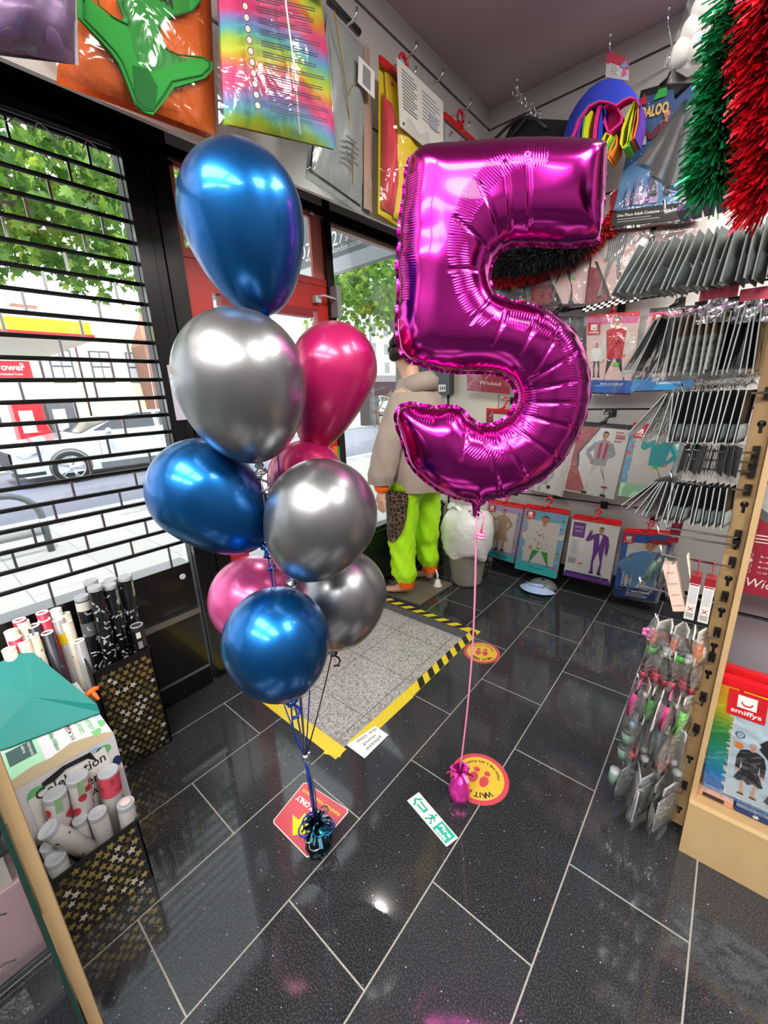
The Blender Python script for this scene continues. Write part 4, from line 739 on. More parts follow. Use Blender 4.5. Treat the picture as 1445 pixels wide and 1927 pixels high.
def d_overalls(p): p.rect(0, 0, 1, 1, 'pinkpale'); p.rect(0, .94, 1, 1, 'pink'); p.rect(.12, .22, 1, .9, 'lilac'); p.person(.72, .05, .95, 'scrub', 'blue', hair='hair', arms=('up', 'hip'), legmode='wide'); p.person(.28, .22, .5, 'pink', 'blue', hair='brown', arms=('down', 'hip')); p.rect(0, 0, 1, .18, M('packblue', '3a8cc8', .4)); p.text('costume', .6, .08, .4, .05, 'white'); p.logo(.1, .97, .22)
def d_suitA(p): p.rect(.0, .0, 1, 1, 'pinkpale'); p.poly([(0, 0), (.58, 0), (.25, .5), (0, .5)], 'darkred'); p.poly([(.55, 0), (.62, 0), (.24, .55), (.18, .55)], 'dark'); p.person(.58, -.02, 1.2, M('suitgrey', '6a5c60', .6), 'suitgrey', hair='hair', arms=('down', 'down'), legmode='wide'); p.rect(.72, .38, .8, .42, 'stickergreen'); p.lines(.08, .3, .14, 8, .03, 'rosegrey')
def d_stripe(p): p.rect(0, 0, 1, 1, 'pinkpale'); p.poly([(0, 0), (.5, 0), (.2, .5), (0, .55)], 'darkred'); p.poly([(.48, 0), (.55, 0), (.12, .62), (.06, .62)], 'dark'); p.person(.46, .04, 1.12, 'lightgrey', 'lightgrey', hair='hair', arms=('hip', 'out'), legmode='wide', stripes='dark', wide=1.15); p.rect(.74, .22, .84, .26, 'red')
def d_pale(p): p.rect(0, 0, 1, 1, 'pinkpale'); p.rect(0, 0, .12, 1, 'dark'); p.rect(.3, .6, .72, .95, M('palesheet', 'dcbcb4', .5)); p.lines(.34, .9, .3, 9, .035, 'grey')
def d_darkpack(p): p.rect(.04, .04, .96, .96, 'midgrey'); p.poly([(.1, .1), (.9, .3), (.8, .9), (.2, .8)], 'dark'); p.rect(.5, .6, .64, .74, 'stickerorange'); p.rect(.7, .12, .84, .26, 'stickerorange')
def d_redpack(p): p.rect(0, 0, 1, 1, 'burgundy'); p.text('Wicked', .55, .12, .5, .08, 'white', .0, shear=.2); p.rect(.2, .4, .9, .95, 'white')
def d_puffa(p):
    p.rect(0, 0, 1, 1, 'navy'); R = random.Random(11); p.rect(0, .12, 1, .98, M('nightblue', '3b5f92', .5)); p.poly([(0, .12), (1, .12), (1, .5), (.5, .62), (0, .45)], 'scrub')
    for k in range(40): p.disc(R.uniform(.02, .98), R.uniform(.3, .95), R.uniform(.004, .009), 'white', 6)
    for k in range(9): p.poly([(.08+k*.05, .16), (.14+k*.05, .16), (.11+k*.05, R.uniform(.3, .42))], R.choice(['purple', 'navy', 'lilac']))
    p.poly([(.08, .62), (.10, .70), (.18, .73), (.26, .70), (.28, .62)], 'offwhite'); p.person(.55, .2, .66, M('maroon', '6a2a34', .6), 'midgrey', hair='darkred', arms=('out', 'hip')); p.poly([(.28, .93), (.36, 1.0), (.50, 1.02), (.52, .94)], 'green'); p.poly([(.02, .92), (.10, 1.0), (.18, .92)], 'red')
    p.text('DALOO', .33, .82, .48, .11, M('sand', 'd8b060', .5), .04); p.rect(0, 0, 1, .13, 'black'); p.text('One Piece Adult Costume - One Size Fits Most', .52, .075, .92, .034, 'white', .01); p.lines(.08, .05, .5, 2, .02, 'grey')
pack('hippie dress costume bag with purple sleeves, on the bottom hook row by the rubbish basket', [(918, 945), (985, 957), (966, 1060), (905, 1042)], 2.42, d_hippie, 'lilac')
pack('flowered shirt and green trousers costume bag, on the bottom hook row', [(990, 955), (1070, 968), (1046, 1088), (969, 1068)], 2.4, d_green, 'mint')
pack('purple suit costume bag, on the bottom hook row', [(1077, 975), (1167, 989), (1146, 1101), (1060, 1081)], 2.4, d_purple, 'white')
pack('blue medical scrubs costume bag, at the end of the bottom hook row', [(1173, 1002), (1268, 1008), (1232, 1132), (1153, 1119)], 2.4, d_nurse, 'blue')
pack('plain white costume bag half hidden behind the foil five', [(1000, 800), (1087, 804), (1058, 935), (985, 918)], 2.44, d_plainwhite, 'white', 'black', 1)
pack('white rock singer costume bag with a red scarf, above the purple suit', [(1089, 799), (1187, 807), (1154, 940), (1060, 922)], 2.4, d_rock, 'white', 'dark', 2)
pack('teal dancer costume bag, above the blue scrubs', [(1191, 799), (1290, 812), (1245, 945), (1163, 932)], 2.4, d_teal, 'mint', 'hangerred', 1)
pack('red sports top costume bag with a letter A', [(1105, 596), (1203, 592), (1185, 740), (1103, 738)], 2.4, d_redshirt, 'pinkpale', 'hangerred', 2)
pack('blue dungarees costume bag, beside the red sports top', [(1222, 586), (1320, 579), (1304, 732), (1187, 736)], 2.4, d_overalls, 'packblue' if 'packblue' in MATS else 'blue', 'black', 2)
pack('dark costume bag mostly hidden behind the bowl of the foil five', [(1000, 597), (1097, 601), (1090, 735), (1000, 712)], 2.44, d_darkpack, 'midgrey', 'black', 0)
pack('dark red costume bag seen through the lower gap of the foil five', [(880, 610), (962, 615), (958, 742), (878, 735)], 2.45, d_redpack, 'burgundy', 'hangerred', 0)
pack('low dark red costume bag glimpsed in the lower gap of the foil five', [(915, 772), (985, 776), (985, 900), (915, 880)], 2.45, d_redpack, 'burgundy', 'hangerred', 0)
pack('grey suit costume bag hanging under the top bar of the foil five', [(1012, 452), (1113, 447), (1100, 571), (996, 573)], 2.42, d_suitA, 'pinkpale', None, 1)
pack('black and white striped suit costume bag', [(1120, 442), (1222, 430), (1194, 553), (1102, 573)], 2.4, d_stripe, 'pinkpale', None, 1)
pack('pale pink costume bag beside the striped suit', [(1226, 425), (1316, 408), (1300, 540), (1202, 555)], 2.42, d_pale, 'pinkpale', None, 0)
pack('flat black pack with orange price stickers, in the upper gap of the foil five', [(930, 523), (999, 521), (998, 575), (927, 583)], 2.42, d_darkpack, 'dark', None, 0)
pack('large blue night scene costume bag under the white foam eggs', [(1204, 180), (1310, 150), (1316, 410), (1148, 428)], 2.34, d_puffa, 'navy', 'black', 0, thick=.03)
for i, (mt, lb, dz) in enumerate([('red', 'folded red pack peeping out below the blue night scene bag', .0), ('yellow', 'folded yellow pack, lowest edge under the blue night scene bag', -.035)]):
    a, b2, c, d = at(1146, 432, 'y', 2.40), at(1316, 404, 'y', 2.40), at(1316, 330, 'y', 2.40), at(1150, 350, 'y', 2.40); o = Vector((0, .03*i, dz-.02)); f = MB(); fr = Frame(a+o, b2+o, c+o, d+o)
    root = thing('costume_pack', lb, 'costume pack', fr(.5, 1), 'costume packs on the slatted wall'); f.grid(lambda u, v: fr(u, v, .012*sin(pi*v)+.003*sin(u*14)), 14, 6, mt); f.grid(lambda u, v: fr(1-u, v, -.006), 1, 1, mt); f.build('folded_cloth', root); MB().grid(lambda u, v: fr(u, v*1.0-.02, .016+.003*sin(u*20+v*4)), 10, 4, 'clear_film').build('clear_sleeve', root)
# chequered strip lying on the hook row
f = MB(); a, b2 = at(1098, 577, 'y', 2.36), at(1210, 552, 'y', 2.36)
for i in range(16):
    for j in range(3):
        p, q = a.lerp(b2, i/16), a.lerp(b2, (i+1)/16); dz = Vector((0, -.01*j, -.012*j)); e = Vector((0, -.01, -.012)); f.quad(p+dz, q+dz, q+dz+e, p+dz+e, 'white' if (i+j) % 2 else 'black')
o = f.build('chequered_ribbon'); tag(o, 'black and white chequered ribbon below the striped suit bag', 'ribbon')
# black boa with red trim behind the top of the five
def fluffy(label, path, r, mat, n, seed, name='feather_boa', cat='feather boa', ln=(.4, 1.0), w=.006):
    R = random.Random(seed); path = [Vector(p) for p in path]; f = MB(); root = thing(name, label, cat, path[0])
    MB().tube(path, r*.55, mat if not isinstance(mat, list) else mat[0], 8).build('core', root)
    for k in range(n):
        t = R.uniform(0, len(path)-1.001); i = int(t); p = path[i].lerp(path[i+1], t-i); d = Vector((R.gauss(0, 1), R.gauss(0, 1), R.gauss(0, 1))).normalized(); L = r*R.uniform(*ln)+r*.4; s = d.cross(Vector((R.gauss(0, 1), R.gauss(0, 1), R.gauss(0, 1)))).normalized()*w; q = p+d*L+Vector((0, 0, -L*.15)); m = p+d*L*.5
        f.add([p-s*.4, p+s*.4, m+s, m-s, q], [(0, 1, 2, 3), (3, 2, 4)], R.choice(mat) if isinstance(mat, list) else mat)
    f.build('fronds', root); return root
M('boablack', '08080a', .9); M('boared', 'c8161e', .7)
fluffy('fluffy black boa draped behind the upper gap of the foil five', [at(895, 480, 'y', 2.28), at(940, 490, 'y', 2.26), at(985, 487, 'y', 2.26), at(1030, 478, 'y', 2.28), at(1075, 462, 'y', 2.3), at(1110, 430, 'y', 2.3)], .085, 'boablack', 5200, 2)
fluffy('bright red fluffy trim hanging below the black boa', [at(905, 528, 'y', 2.36), at(945, 524, 'y', 2.36), at(985, 520, 'y', 2.37), at(1050, 497, 'y', 2.37), at(1105, 465, 'y', 2.37), at(1148, 425, 'y', 2.37), at(1160, 400, 'y', 2.37)], .05, 'boared', 3000, 3)
# black garment on hangers at the room corner
Y = 2.3; T = lambda x, y, yy=Y: at(880+x/2.557, y/2.557, 'y', yy)
root = thing('black_cape', 'black cape on plastic hangers above the foil five', 'cape', T(300, 560)); f = MB()
f.prism([T(*p) for p in [(150, 720), (200, 620), (240, 570), (300, 560), (350, 572), (480, 578), (520, 600), (520, 760), (400, 1100), (200, 1100)]], (0, .05, 0), 'blackmat'); f.build('cloth', root)
for k in range(2):
    MB().tube([T(110+k*70, 690, Y-.03), T(180+k*60, 620, Y-.03), T(250+k*40, 562, Y-.03), T(330, 575, Y-.03), T(380, 620, Y-.03)], .009, 'dark', 8).build('hanger', root)
f = MB()
for k in range(6):
    p = T(225+k*22, 440+k*24, 2.34); f.tube([p+Vector((.016*cos(a*pi/6), 0, .024*sin(a*pi/6))) if k % 2 else p+Vector((.006*cos(a*pi/6), .016*cos(a*pi/6), .024*sin(a*pi/6))) for a in range(13)], .0035, 'chrome', 6)
tag(f.build('chain'), 'silver chain looped on the hook over the black cape', 'chain')
# rainbow felt hat
Y = 2.16; root = thing('felt_hat', 'royal blue felt jester hat with rainbow layered folds', 'hat', T(640, 500, Y))
M('feltblue', '2b3fc0', .9, bump=.2, bscale=400); M('feltpink', 'e0218a', .9); M('feltyellow', 'd8d820', .9); M('feltgreen', '5ab83a', .9); M('feltorange', 'f08a2a', .9); M('feltpurple', '5a2fa0', .9)
def felt(nm, pts, mat, y0, dep=.09, th=None):
    f = MB(); P = [T(*p, y0) for p in pts]
    f.prism(P, (0, dep, 0), mat); f.build(nm, root)
def strip(nm, pts, mat, y0, w=9, dep=.12):
    f = MB(); pts = [Vector(p) for p in pts]; a = []; b2 = []
    for i, p in enumerate(pts):
        d = (pts[min(i+1, len(pts)-1)]-pts[max(i-1, 0)]).normalized(); a.append((p.x-d.y*w/2, p.y+d.x*w/2)); b2.append((p.x+d.y*w/2, p.y-d.x*w/2))
    n = len(a); A = [T(*q, y0) for q in a]; B = [T(*q, y0) for q in b2]; dv = Vector((0, dep, 0))
    f.add(A+B+[p+dv for p in A]+[p+dv for p in B], [q for i in range(n-1) for q in ((i, i+1, n+i+1, n+i), (2*n+i+1, 2*n+i, 3*n+i, 3*n+i+1), (i+1, i, 2*n+i, 2*n+i+1), (n+i, n+i+1, 3*n+i+1, 3*n+i))]+[(0, n, 3*n, 2*n), (n-1, 3*n-1, 4*n-1, 2*n-1)], mat); f.build(nm, root)
f = MB(); outer = [(455, 700), (465, 640), (490, 560), (530, 490), (580, 430), (630, 392), (680, 376), (735, 385), (780, 415), (812, 455), (830, 500)]; inner = [(495, 700), (500, 650), (530, 570), (580, 505), (630, 480), (672, 484), (715, 500), (742, 478), (778, 462), (805, 468), (824, 500)]
n = len(outer); A = [T(*p, Y-.02) for p in outer]; B = [T(*p, Y-.045) for p in inner]; C2 = [T(p[0]*.97+20, p[1]+25, Y+.16) for p in outer]
f.add(A+B+C2, [(i, i+1, n+i+1, n+i) for i in range(n-1)]+[(i+1, i, 2*n+i, 2*n+i+1) for i in range(n-1)], 'feltblue', True); f.build('blue_crown', root)
strip('pink_edge', [(p[0]+3, p[1]+6) for p in inner], 'feltpink', Y-.046, 8, .05)
strip('purple_fold', [(525, 700), (535, 620), (560, 560), (600, 510), (650, 494)], 'feltpurple', Y-.03, 14)
strip('yellow_fold', [(560, 705), (565, 620), (580, 560), (590, 530)], 'feltyellow', Y-.03, 26); strip('green_fold', [(548, 700), (555, 620), (566, 560)], 'feltgreen', Y-.032, 8)
strip('pink_fold', [(608, 700), (615, 600), (628, 530), (640, 502)], 'feltpink', Y-.03, 18); strip('blue_fold', [(632, 700), (640, 600), (655, 520)], 'feltblue', Y-.03, 20)
strip('pink_heart', [(676, 640), (655, 580), (650, 520), (680, 500), (715, 508), (742, 560), (735, 590), (676, 642)], 'feltpink', Y-.03, 10); felt('pink_heart_lining', [(676, 640), (652, 570), (654, 515), (690, 502), (722, 512), (742, 560), (730, 595)], M('feltrose', 'c41a70', .9), Y+.03, .05)
strip('yellow_loop', [(640, 690), (665, 640), (690, 650), (650, 720)], 'feltyellow', Y-.03, 10); strip('green_loop', [(664, 740), (680, 690), (715, 650), (700, 690), (672, 740)], 'feltgreen', Y-.034, 10); strip('orange_loop', [(676, 765), (690, 700), (718, 655), (712, 700), (684, 750)], 'feltorange', Y-.036, 8)
strip('yellow_petal', [(805, 480), (775, 540), (745, 620), (735, 690), (745, 712), (768, 690), (780, 600), (806, 500)], 'feltyellow', Y-.03, 9); strip('green_petal', [(812, 490), (790, 600), (770, 700), (750, 715)], 'feltgreen', Y-.03, 9); strip('orange_petal', [(820, 500), (818, 580), (800, 660), (785, 680), (792, 600), (812, 510)], 'feltorange', Y-.03, 7); strip('purple_petal', [(830, 500), (828, 590), (806, 670)], 'feltpurple', Y-.03, 9)
# small header-card pack above the hat
fr = Frame(at(1139, 145, 'y', 2.3), at(1182, 152, 'y', 2.3), at(1183, 112, 'y', 2.3), at(1142, 92, 'y', 2.3)); root = thing('party_bag_pack', 'small bag with a printed header card on the hook above the jester hat', 'party bag', fr(.5, 1)); c = [fr(u, v) for u, v in ((0, 0), (1, 0), (1, 1), (0, 1))]
MB().hexa([p-fr.n*.006 for p in c]+c, 'offwhite').build('header_card', root); p = Print(fr); p.rect(0, .5, 1, 1, 'rose'); p.rect(.15, .1, .6, .55, 'white'); p.lines(.2, .48, .35, 5, .08, 'grey'); p.poly([(.7, .1), (.95, .3), (.8, .6)], 'pink'); p.poly([(.6, .5), (.95, .6), (.9, .95)], 'skyblue'); p.mb.build('printed_front', root)
for i, (x, y, lb) in enumerate([(973, 150, 'bare hook tip over the black cape'), (1148, 66, 'hook tip above the printed header card'), (1258, 16, 'hook tip beside the white foam eggs')]):
    p = at(x, y, 'y', 2.28); f = MB(); f.tube([(p.x, YB, p.z-.05), (p.x, 2.29, p.z-.05), (p.x, 2.28, p.z)], .005, 'chrome', 8); f.ball(p, .008, 'chrome', 8, 6); tag(f.build('display_hook'), lb, 'hook', 'hooks on the slatted wall')
for i, (x, y, lb) in enumerate([(783, 78, 'bare chrome hook above the red and yellow costume'), (833, 130, 'bare chrome hook between the two red hangers on the fascia'), (886, 186, 'chrome hook with the second red hanger, nearest the room corner')]):
    p = at(x, y, 'x', XF+.14); f = MB(); f.tube([(XF, p.y, p.z-.035), (XF+.12, p.y, p.z-.035), (XF+.14, p.y, p.z-.02), (XF+.14, p.y, p.z)], .005, 'chrome', 8); tag(f.build('display_hook'), lb, 'hook', 'hooks on the fascia')
# ================================================================== PACKS ON THE FASCIA OVER THE WINDOW
def fpack(name, label, px, xv, cat='costume pack', dxs=(0, 0, 0, 0)):
    TL, TR, BR, BL = [at(x, y, 'x', xv+d) for (x, y), d in zip(px, dxs)]; fr = Frame(BL, BR, TR, TL); p = fr(.5, 1.02)
    f = MB(); f.tube([(XF, p.y, p.z), (p.x+.03, p.y, p.z), (p.x+.045, p.y, p.z+.03)], .005, 'chrome', 6); f.box(XF, XF+.006, p.y-.02, p.y+.02, p.z-.02, p.z+.02, 'chrome'); tag(f.build('display_hook'), 'hook carrying the '+' '.join(label.split(',')[0].split()[:11]), 'hook', 'hooks on the fascia')
    return fr, thing(name, label, cat, fr(.5, 1), 'costume packs over the window')
def puffed(fr, depth, seed, nu=22, nv=26, amp=.006, e=0.0, rnd=.0):
    R = random.Random(seed); ph = [R.uniform(0, 6) for _ in range(6)]
    def g(u, v):
        a = (sin(pi*u)**.45)*(sin(pi*v)**.45) if 0 < u < 1 and 0 < v < 1 else 0
        return fr(-e+(1+2*e)*u, -e+(1+2*e)*v, depth*a+amp*sin(u*11+ph[0]+v*5)*sin(v*9+ph[1]-u*3)*a)
    return g
def back(f, fr, mat, t=.01): f.grid(lambda u, v: fr(1-u, v, -t), 1, 1, mat)
# orange costume with a green felt collar
fr, root = fpack('costume_pack', 'folded orange pumpkin costume with a green felt leaf collar', [(135, -190), (390, -170), (407, 256), (112, 145)], .33)
M('feltorangebig', 'f5701a', .85, bump=.25, bscale=250); M('feltgreenbig', '2f9a3c', .9, bump=.15, bscale=400); M('feltgreendark', '1c6a30', .9)
f = MB(); f.grid(puffed(fr, .03, 1), 22, 26, 'feltorangebig'); back(f, fr, 'feltorangebig', .03); f.build('orange_cloth', root)
gp = [(500, 0), (505, 110), (620, 230), (720, 340), (775, 420), (825, 540), (880, 680), (930, 725), (990, 745), (1060, 660), (1130, 565), (1220, 540), (1330, 505), (1375, 455), (1380, 410), (1340, 382), (1180, 372), (1115, 345), (1070, 290), (1045, 220), (1040, 165), (1060, 125), (1130, 95), (1260, 60), (1310, 0), (1310, -200), (800, -300), (760, 0), (800, 100), (790, 138), (700, 95), (600, 10), (560, -200), (500, -200)]
g3 = [at(x/3.44, y/3.44, 'x', .372) for x, y in gp]
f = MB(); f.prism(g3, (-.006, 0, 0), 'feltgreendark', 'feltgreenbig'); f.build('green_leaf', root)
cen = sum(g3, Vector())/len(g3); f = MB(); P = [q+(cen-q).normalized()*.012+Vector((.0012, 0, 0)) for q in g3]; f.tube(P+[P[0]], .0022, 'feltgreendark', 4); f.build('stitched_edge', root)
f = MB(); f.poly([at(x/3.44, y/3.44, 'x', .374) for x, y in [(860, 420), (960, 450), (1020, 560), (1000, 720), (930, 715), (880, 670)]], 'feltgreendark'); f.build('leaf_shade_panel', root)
f = MB(); write(f, 'A4', at(1040/3.44, 4/3.44, 'x', .3745), (0, 1, 0), (0, 0, 1), .03, 'black'); f.build('marker_writing', root)
f = MB(); f.grid(puffed(fr, .055, 2, amp=.008, e=.02), 22, 26, 'clear_film'); f.build('clear_sleeve', root)
# rainbow costume
m = bpy.data.materials.new('rainbow_cloth'); m.use_nodes = True; nt = m.node_tree; b = nt.nodes['Principled BSDF']; L = nt.links.new; tc = N(nt, 'ShaderNodeTexCoord'); sp = N(nt, 'ShaderNodeSeparateXYZ'); L(tc.outputs['Object'], sp.inputs[0]); nz = N(nt, 'ShaderNodeTexNoise'); nz.inputs['Scale'].default_value = 6; nz.inputs['Detail'].default_value = 2; L(tc.outputs['Object'], nz.inputs['Vector'])
q1 = N(nt, 'ShaderNodeMath', operation='MULTIPLY_ADD'); q1.inputs[1].default_value = .11; L(nz.outputs['Fac'], q1.inputs[0]); L(sp.outputs['Z'], q1.inputs[2]); q0 = N(nt, 'ShaderNodeMath', operation='MULTIPLY_ADD'); q0.inputs[1].default_value = -.12; L(sp.outputs['Y'], q0.inputs[0]); L(q1.outputs[0], q0.inputs[2])
q2 = N(nt, 'ShaderNodeMath', operation='MULTIPLY'); q2.inputs[1].default_value = 1/.185; L(q0.outputs[0], q2.inputs[0]); q3 = N(nt, 'ShaderNodeMath', operation='FRACT'); L(q2.outputs[0], q3.inputs[0]); rp = N(nt, 'ShaderNodeValToRGB'); L(q3.outputs[0], rp.inputs[0]); L(rp.outputs[0], b.inputs['Base Color']); b.inputs['Roughness'].default_value = .45
cols = [(0, 'e8447e'), (.18, 'e84a86'), (.32, 'e8892e'), (.44, 'd6d62c'), (.58, '9ccc3c'), (.70, '58b8b8'), (.80, '6a9ad0'), (.90, 'a078c0'), (1.0, 'e8447e')]; rp.color_ramp.elements[0].position = 0; rp.color_ramp.elements[0].color = lin(cols[0][1]); rp.color_ramp.elements[1].position = 1; rp.color_ramp.elements[1].color = lin(cols[-1][1])
for pz, cc in cols[1:-1]: e = rp.color_ramp.elements.new(pz); e.color = lin(cc)
MATS['rainbow_cloth'] = m
fr, root = fpack('costume_pack', 'rainbow striped costume folded in a clear bag printed with small text', [(398, -150), (600, -120), (637, 300), (412, 252)], .40, dxs=(0, .03, .03, 0))
fi = Frame(fr(.04, .06), fr(.985, .05), fr(.96, .98), fr(.03, .98)); f = MB(); f.grid(puffed(fi, .05, 5, amp=.01), 26, 30, 'rainbow_cloth'); back(f, fi, 'rainbow_cloth'); f.build('rainbow_cloth', root)
f = MB(); f.grid(puffed(fr, .068, 6, amp=.006), 22, 26, 'clear_film'); f.build('clear_sleeve', root)
p = Print(fr, .070); M('ink', '2a2438', .6)
for k in range(11):
    v = .60-k*.050; p.disc(.13+k*.006, v+.008, .024, 'ink', 12); p.disc(.13+k*.006, v+.008, .019, 'rainbow_cloth' if False else 'pinkpale', 12)
    for j in range(3): p.rect(.22+k*.006, v+.016-j*.011, .22+k*.006+(.52 if j < 2 else .2)*(1-.06*(k % 3)), v+.0205-j*.011, 'ink')
p.mb.build('printed_text', root); f = MB(); f.tube([fr(.44, .98, .070), fr(.47, .6, .072), fr(.51, .3, .072), fr(.54, .03, .06)], .003, 'white', 6); f.build('centre_seam', root)
f = MB(); c = [fr(u, v, .066) for u, v in ((.02, .66), (.97, .70), (.95, 1), (.03, 1))]; f.hexa([q-fr.n*.003 for q in c]+c, 'white'); f.build('header_card', root)
# silver and purple bag at the frame edge
fr, root = fpack('costume_pack', 'shiny silver and mauve costume bag beside the orange one', [(-60, -150), (142, -150), (150, 118), (-60, 92)], .46); M('mauvecloth', '8d6f9a', .4, .3, noise=.3, nscale=9); M('silvercloth', '9a98a4', .35, .6, noise=.25, nscale=12)
f = MB(); f.grid(puffed(Frame(fr(.02, .04), fr(.95, -.02), fr(.97, .55), fr(.02, .55)), .06, 8), 18, 16, 'mauvecloth'); f.build('mauve_cloth', root); f = MB(); f.grid(puffed(Frame(fr(.02, .35), fr(.97, .3), fr(.97, 1), fr(.02, 1)), .07, 9), 18, 16, 'silvercloth'); back(f, fr, 'silvercloth'); f.build('silver_cloth', root); f = MB(); f.grid(puffed(fr, .085, 10, amp=.01), 20, 20, 'clear_film'); f.build('clear_sleeve', root)
# grey satin costume seen edge-on
fr, root = fpack('costume_pack', 'pale grey satin costume in a clear bag, hanging askew beside the rainbow one', [(613, 5), (694, 92), (699, 411), (578, 335)], .27, dxs=(.06, -.03, -.03, .06)); M('satin', 'a8b0ae', .35, .15, noise=.15, nscale=7); M('satinfawn', 'b89a88', .5)
f = MB(); f.grid(puffed(Frame(fr(.04, .06), fr(.82, .04), fr(.86, .97), fr(.05, .97)), .03, 11, amp=.012), 20, 26, 'satin'); back(f, fr, 'satin'); f.build('satin_cloth', root)
f = MB(); f.tube([fr(.05, .95, .03), fr(.35, .62, .035), fr(.5, .35, .035), fr(.55, .1, .03)], .003, 'gold', 5); f.tube([fr(.40, .58, .035), fr(.6, .75, .035), fr(.8, .7, .03)], .002, 'gold', 5); f.build('gold_piping', root)
f = MB(); f.grid(lambda u, v: fr(.84+.16*u, v*.95+.03, .004+.01*sin(pi*u)), 3, 8, 'satinfawn'); f.build('fawn_edge', root); p = Print(fr, .046); p.rect(.52, .68, .9, .83, 'white'); p.rect(.62, .70, .80, .81, 'grey'); p.mb.build('price_label', root); p = Print(fr, .046); p.lines(.36, .33, .22, 5, .03, 'midgrey'); p.mb.build('printed_text', root); f = MB(); f.grid(puffed(fr, .045, 12, amp=.01, e=.02), 18, 22, 'clear_film'); f.build('clear_sleeve', root)
# red and yellow costume on a red hanger
fr, root = fpack('costume_pack', 'red and yellow costume in a clear bag on a red hanger', [(716, 108), (815, 196), (818, 470), (714, 400)], .24); M('clothred', 'd43a44', .55); M('clothyellow', 'f0d010', .6)
f = MB(); f.grid(puffed(Frame(fr(.03, .04), fr(.24, .05), fr(.20, .75), fr(.03, .80)), .05, 14, amp=.01), 12, 20, 'clothred'); f.build('red_cloth', root); f = MB(); f.grid(puffed(Frame(fr(.22, .03), fr(.97, .05), fr(.97, .80), fr(.06, .97)), .055, 15, amp=.012), 18, 22, 'clothyellow'); back(f, fr, 'clothyellow'); f.build('yellow_cloth', root)
fc = Frame(fr(.14, .58), fr(.98, .58), fr(.98, .97), fr(.08, .98)); f = MB(); c = [fc(u, v, .066) for u, v in ((0, 0), (1, 0), (1, 1), (0, 1))]; f.hexa([q-fr.n*.003 for q in c]+c, 'offwhite'); f.build('printed_card', root); p = Print(fc, .067); p.lines(.08, .88, .3, 12, .05, 'grey'); p.lines(.5, .85, .4, 8, .06, 'lightgrey'); p.rect(.06, .06, .09, .1, 'navy'); p.rect(.66, .4, .84, .62, 'silverprint'); p.mb.build('printed_text', root)
f = MB(); f.grid(puffed(fr, .075, 16, amp=.008), 18, 22, 'clear_film'); f.build('clear_sleeve', root)
def red_hanger(root, x0, y0, x1, y1, hx, hy, xv):
    a, b2 = at(x0, y0, 'x', xv), at(x1, y1, 'x', xv); h = at(hx, hy, 'x', xv); f = MB(); dn = Vector((0, 0, -.03)); f.hexa([p+Vector((s, 0, 0))+e for e in (dn, Vector()) for s, p in ((-.006, a), (-.006, b2), (.006, b2), (.006, a))], 'hangerred')
    m0 = a.lerp(b2, .55); f.tube([m0, m0.lerp(h, .5)+Vector((0, -.01, 0)), h], [.016, .014, .011], 'hangerred', 8); f.tube([h+Vector((0, .028-.028*cos(k*.45), .028*sin(k*.45))) for k in range(9)], .009, 'hangerred', 8); f.box(h.x+.011, h.x+.013, h.y-.012, h.y+.012, h.z-.03, h.z-.005, 'skyblue')
    for k in (.2, .5, .8):
        q = a.lerp(b2, k)+Vector((.008, 0, -.07)); f.ball(q, .008, 'rose', 8, 6)
    f.build('hanger', root)
red_hanger(root, 714, 104, 805, 182, 752, 112, .25)
fr, root = fpack('costume_pack', 'pale bag on the second red hanger, mostly hidden behind the foil five', [(838, 218), (900, 280), (895, 430), (832, 380)], .24); f = MB(); c = [fr(u, v) for u, v in ((0, 0), (1, 0), (1, 1), (0, 1))]; f.hexa([q-fr.n*.02 for q in c]+c, 'lightgrey'); f.build('card_insert', root); MB().grid(puffed(fr, .03, 18), 10, 12, 'clear_film').build('clear_sleeve', root); red_hanger(root, 836, 210, 892, 262, 862, 216, .25)
# dark hanger end and spotlight clipped behind the rainbow bag
f = MB(); f.tube([at(618, 0, 'x', .2), at(630, 12, 'x', .2), at(676, 62, 'x', .2)], .014, 'dark', 8); tag(f.build('garment_hanger'), 'dark hanger end above the pale grey satin costume', 'hanger')
# ================================================================== GONDOLA WITH STRIP HOOKS
root = thing('display_gondola', 'wooden framed display gondola with a slotted end post and plinth', 'display gondola', (1.9, .95, 0))
MB().box(1.716, 1.752, .925, .955, .02, 2.45, 'wood').build('slotted_post', root)
MB().box(1.753, 1.766, .88, 1.30, .02, 2.45, 'woodlight').build('end_frame', root)
MB().box(1.752, 3.4, .85, .868, 0.0, .195, 'woodlight').build('plinth', root); MB().box(1.752, 3.4, .868, 1.3, .17, .195, 'wood').build('base_shelf', root)
f = MB(); gz2 = [.195, .46, .72, .99, 1.26, 1.53, 1.80, 2.07, 2.45]
for i in range(len(gz2)-1): f.box(1.775, 3.4, 1.12, 1.14, gz2[i], gz2[i+1]-.014, 'slatdark')
f.box(1.775, 3.4, 1.14, 1.16, .195, 2.45, 'black'); f.build('slat_panel', root)
f = MB(); f.box(1.725, 1.752, .957, 1.3, .02, 2.45, 'midgrey'); f.build('end_panel', root)
HZ = [.085, .19, .29, .395, .505, .60, .69, .80, .895, 1.0, 1.10, 1.20, 1.30, 1.42, 1.54, 1.65, 1.72, 1.83]
for z in HZ:
    f = MB(); f.lathe((1.736, .9255, z), (0, -1, 0), [(0, .0085), (.0006, .0085), (.0007, 0)], 'black', 14); f.box(1.7325, 1.7395, .9242, .9256, z-.022, z, 'black'); f.build('hook_slot', root)
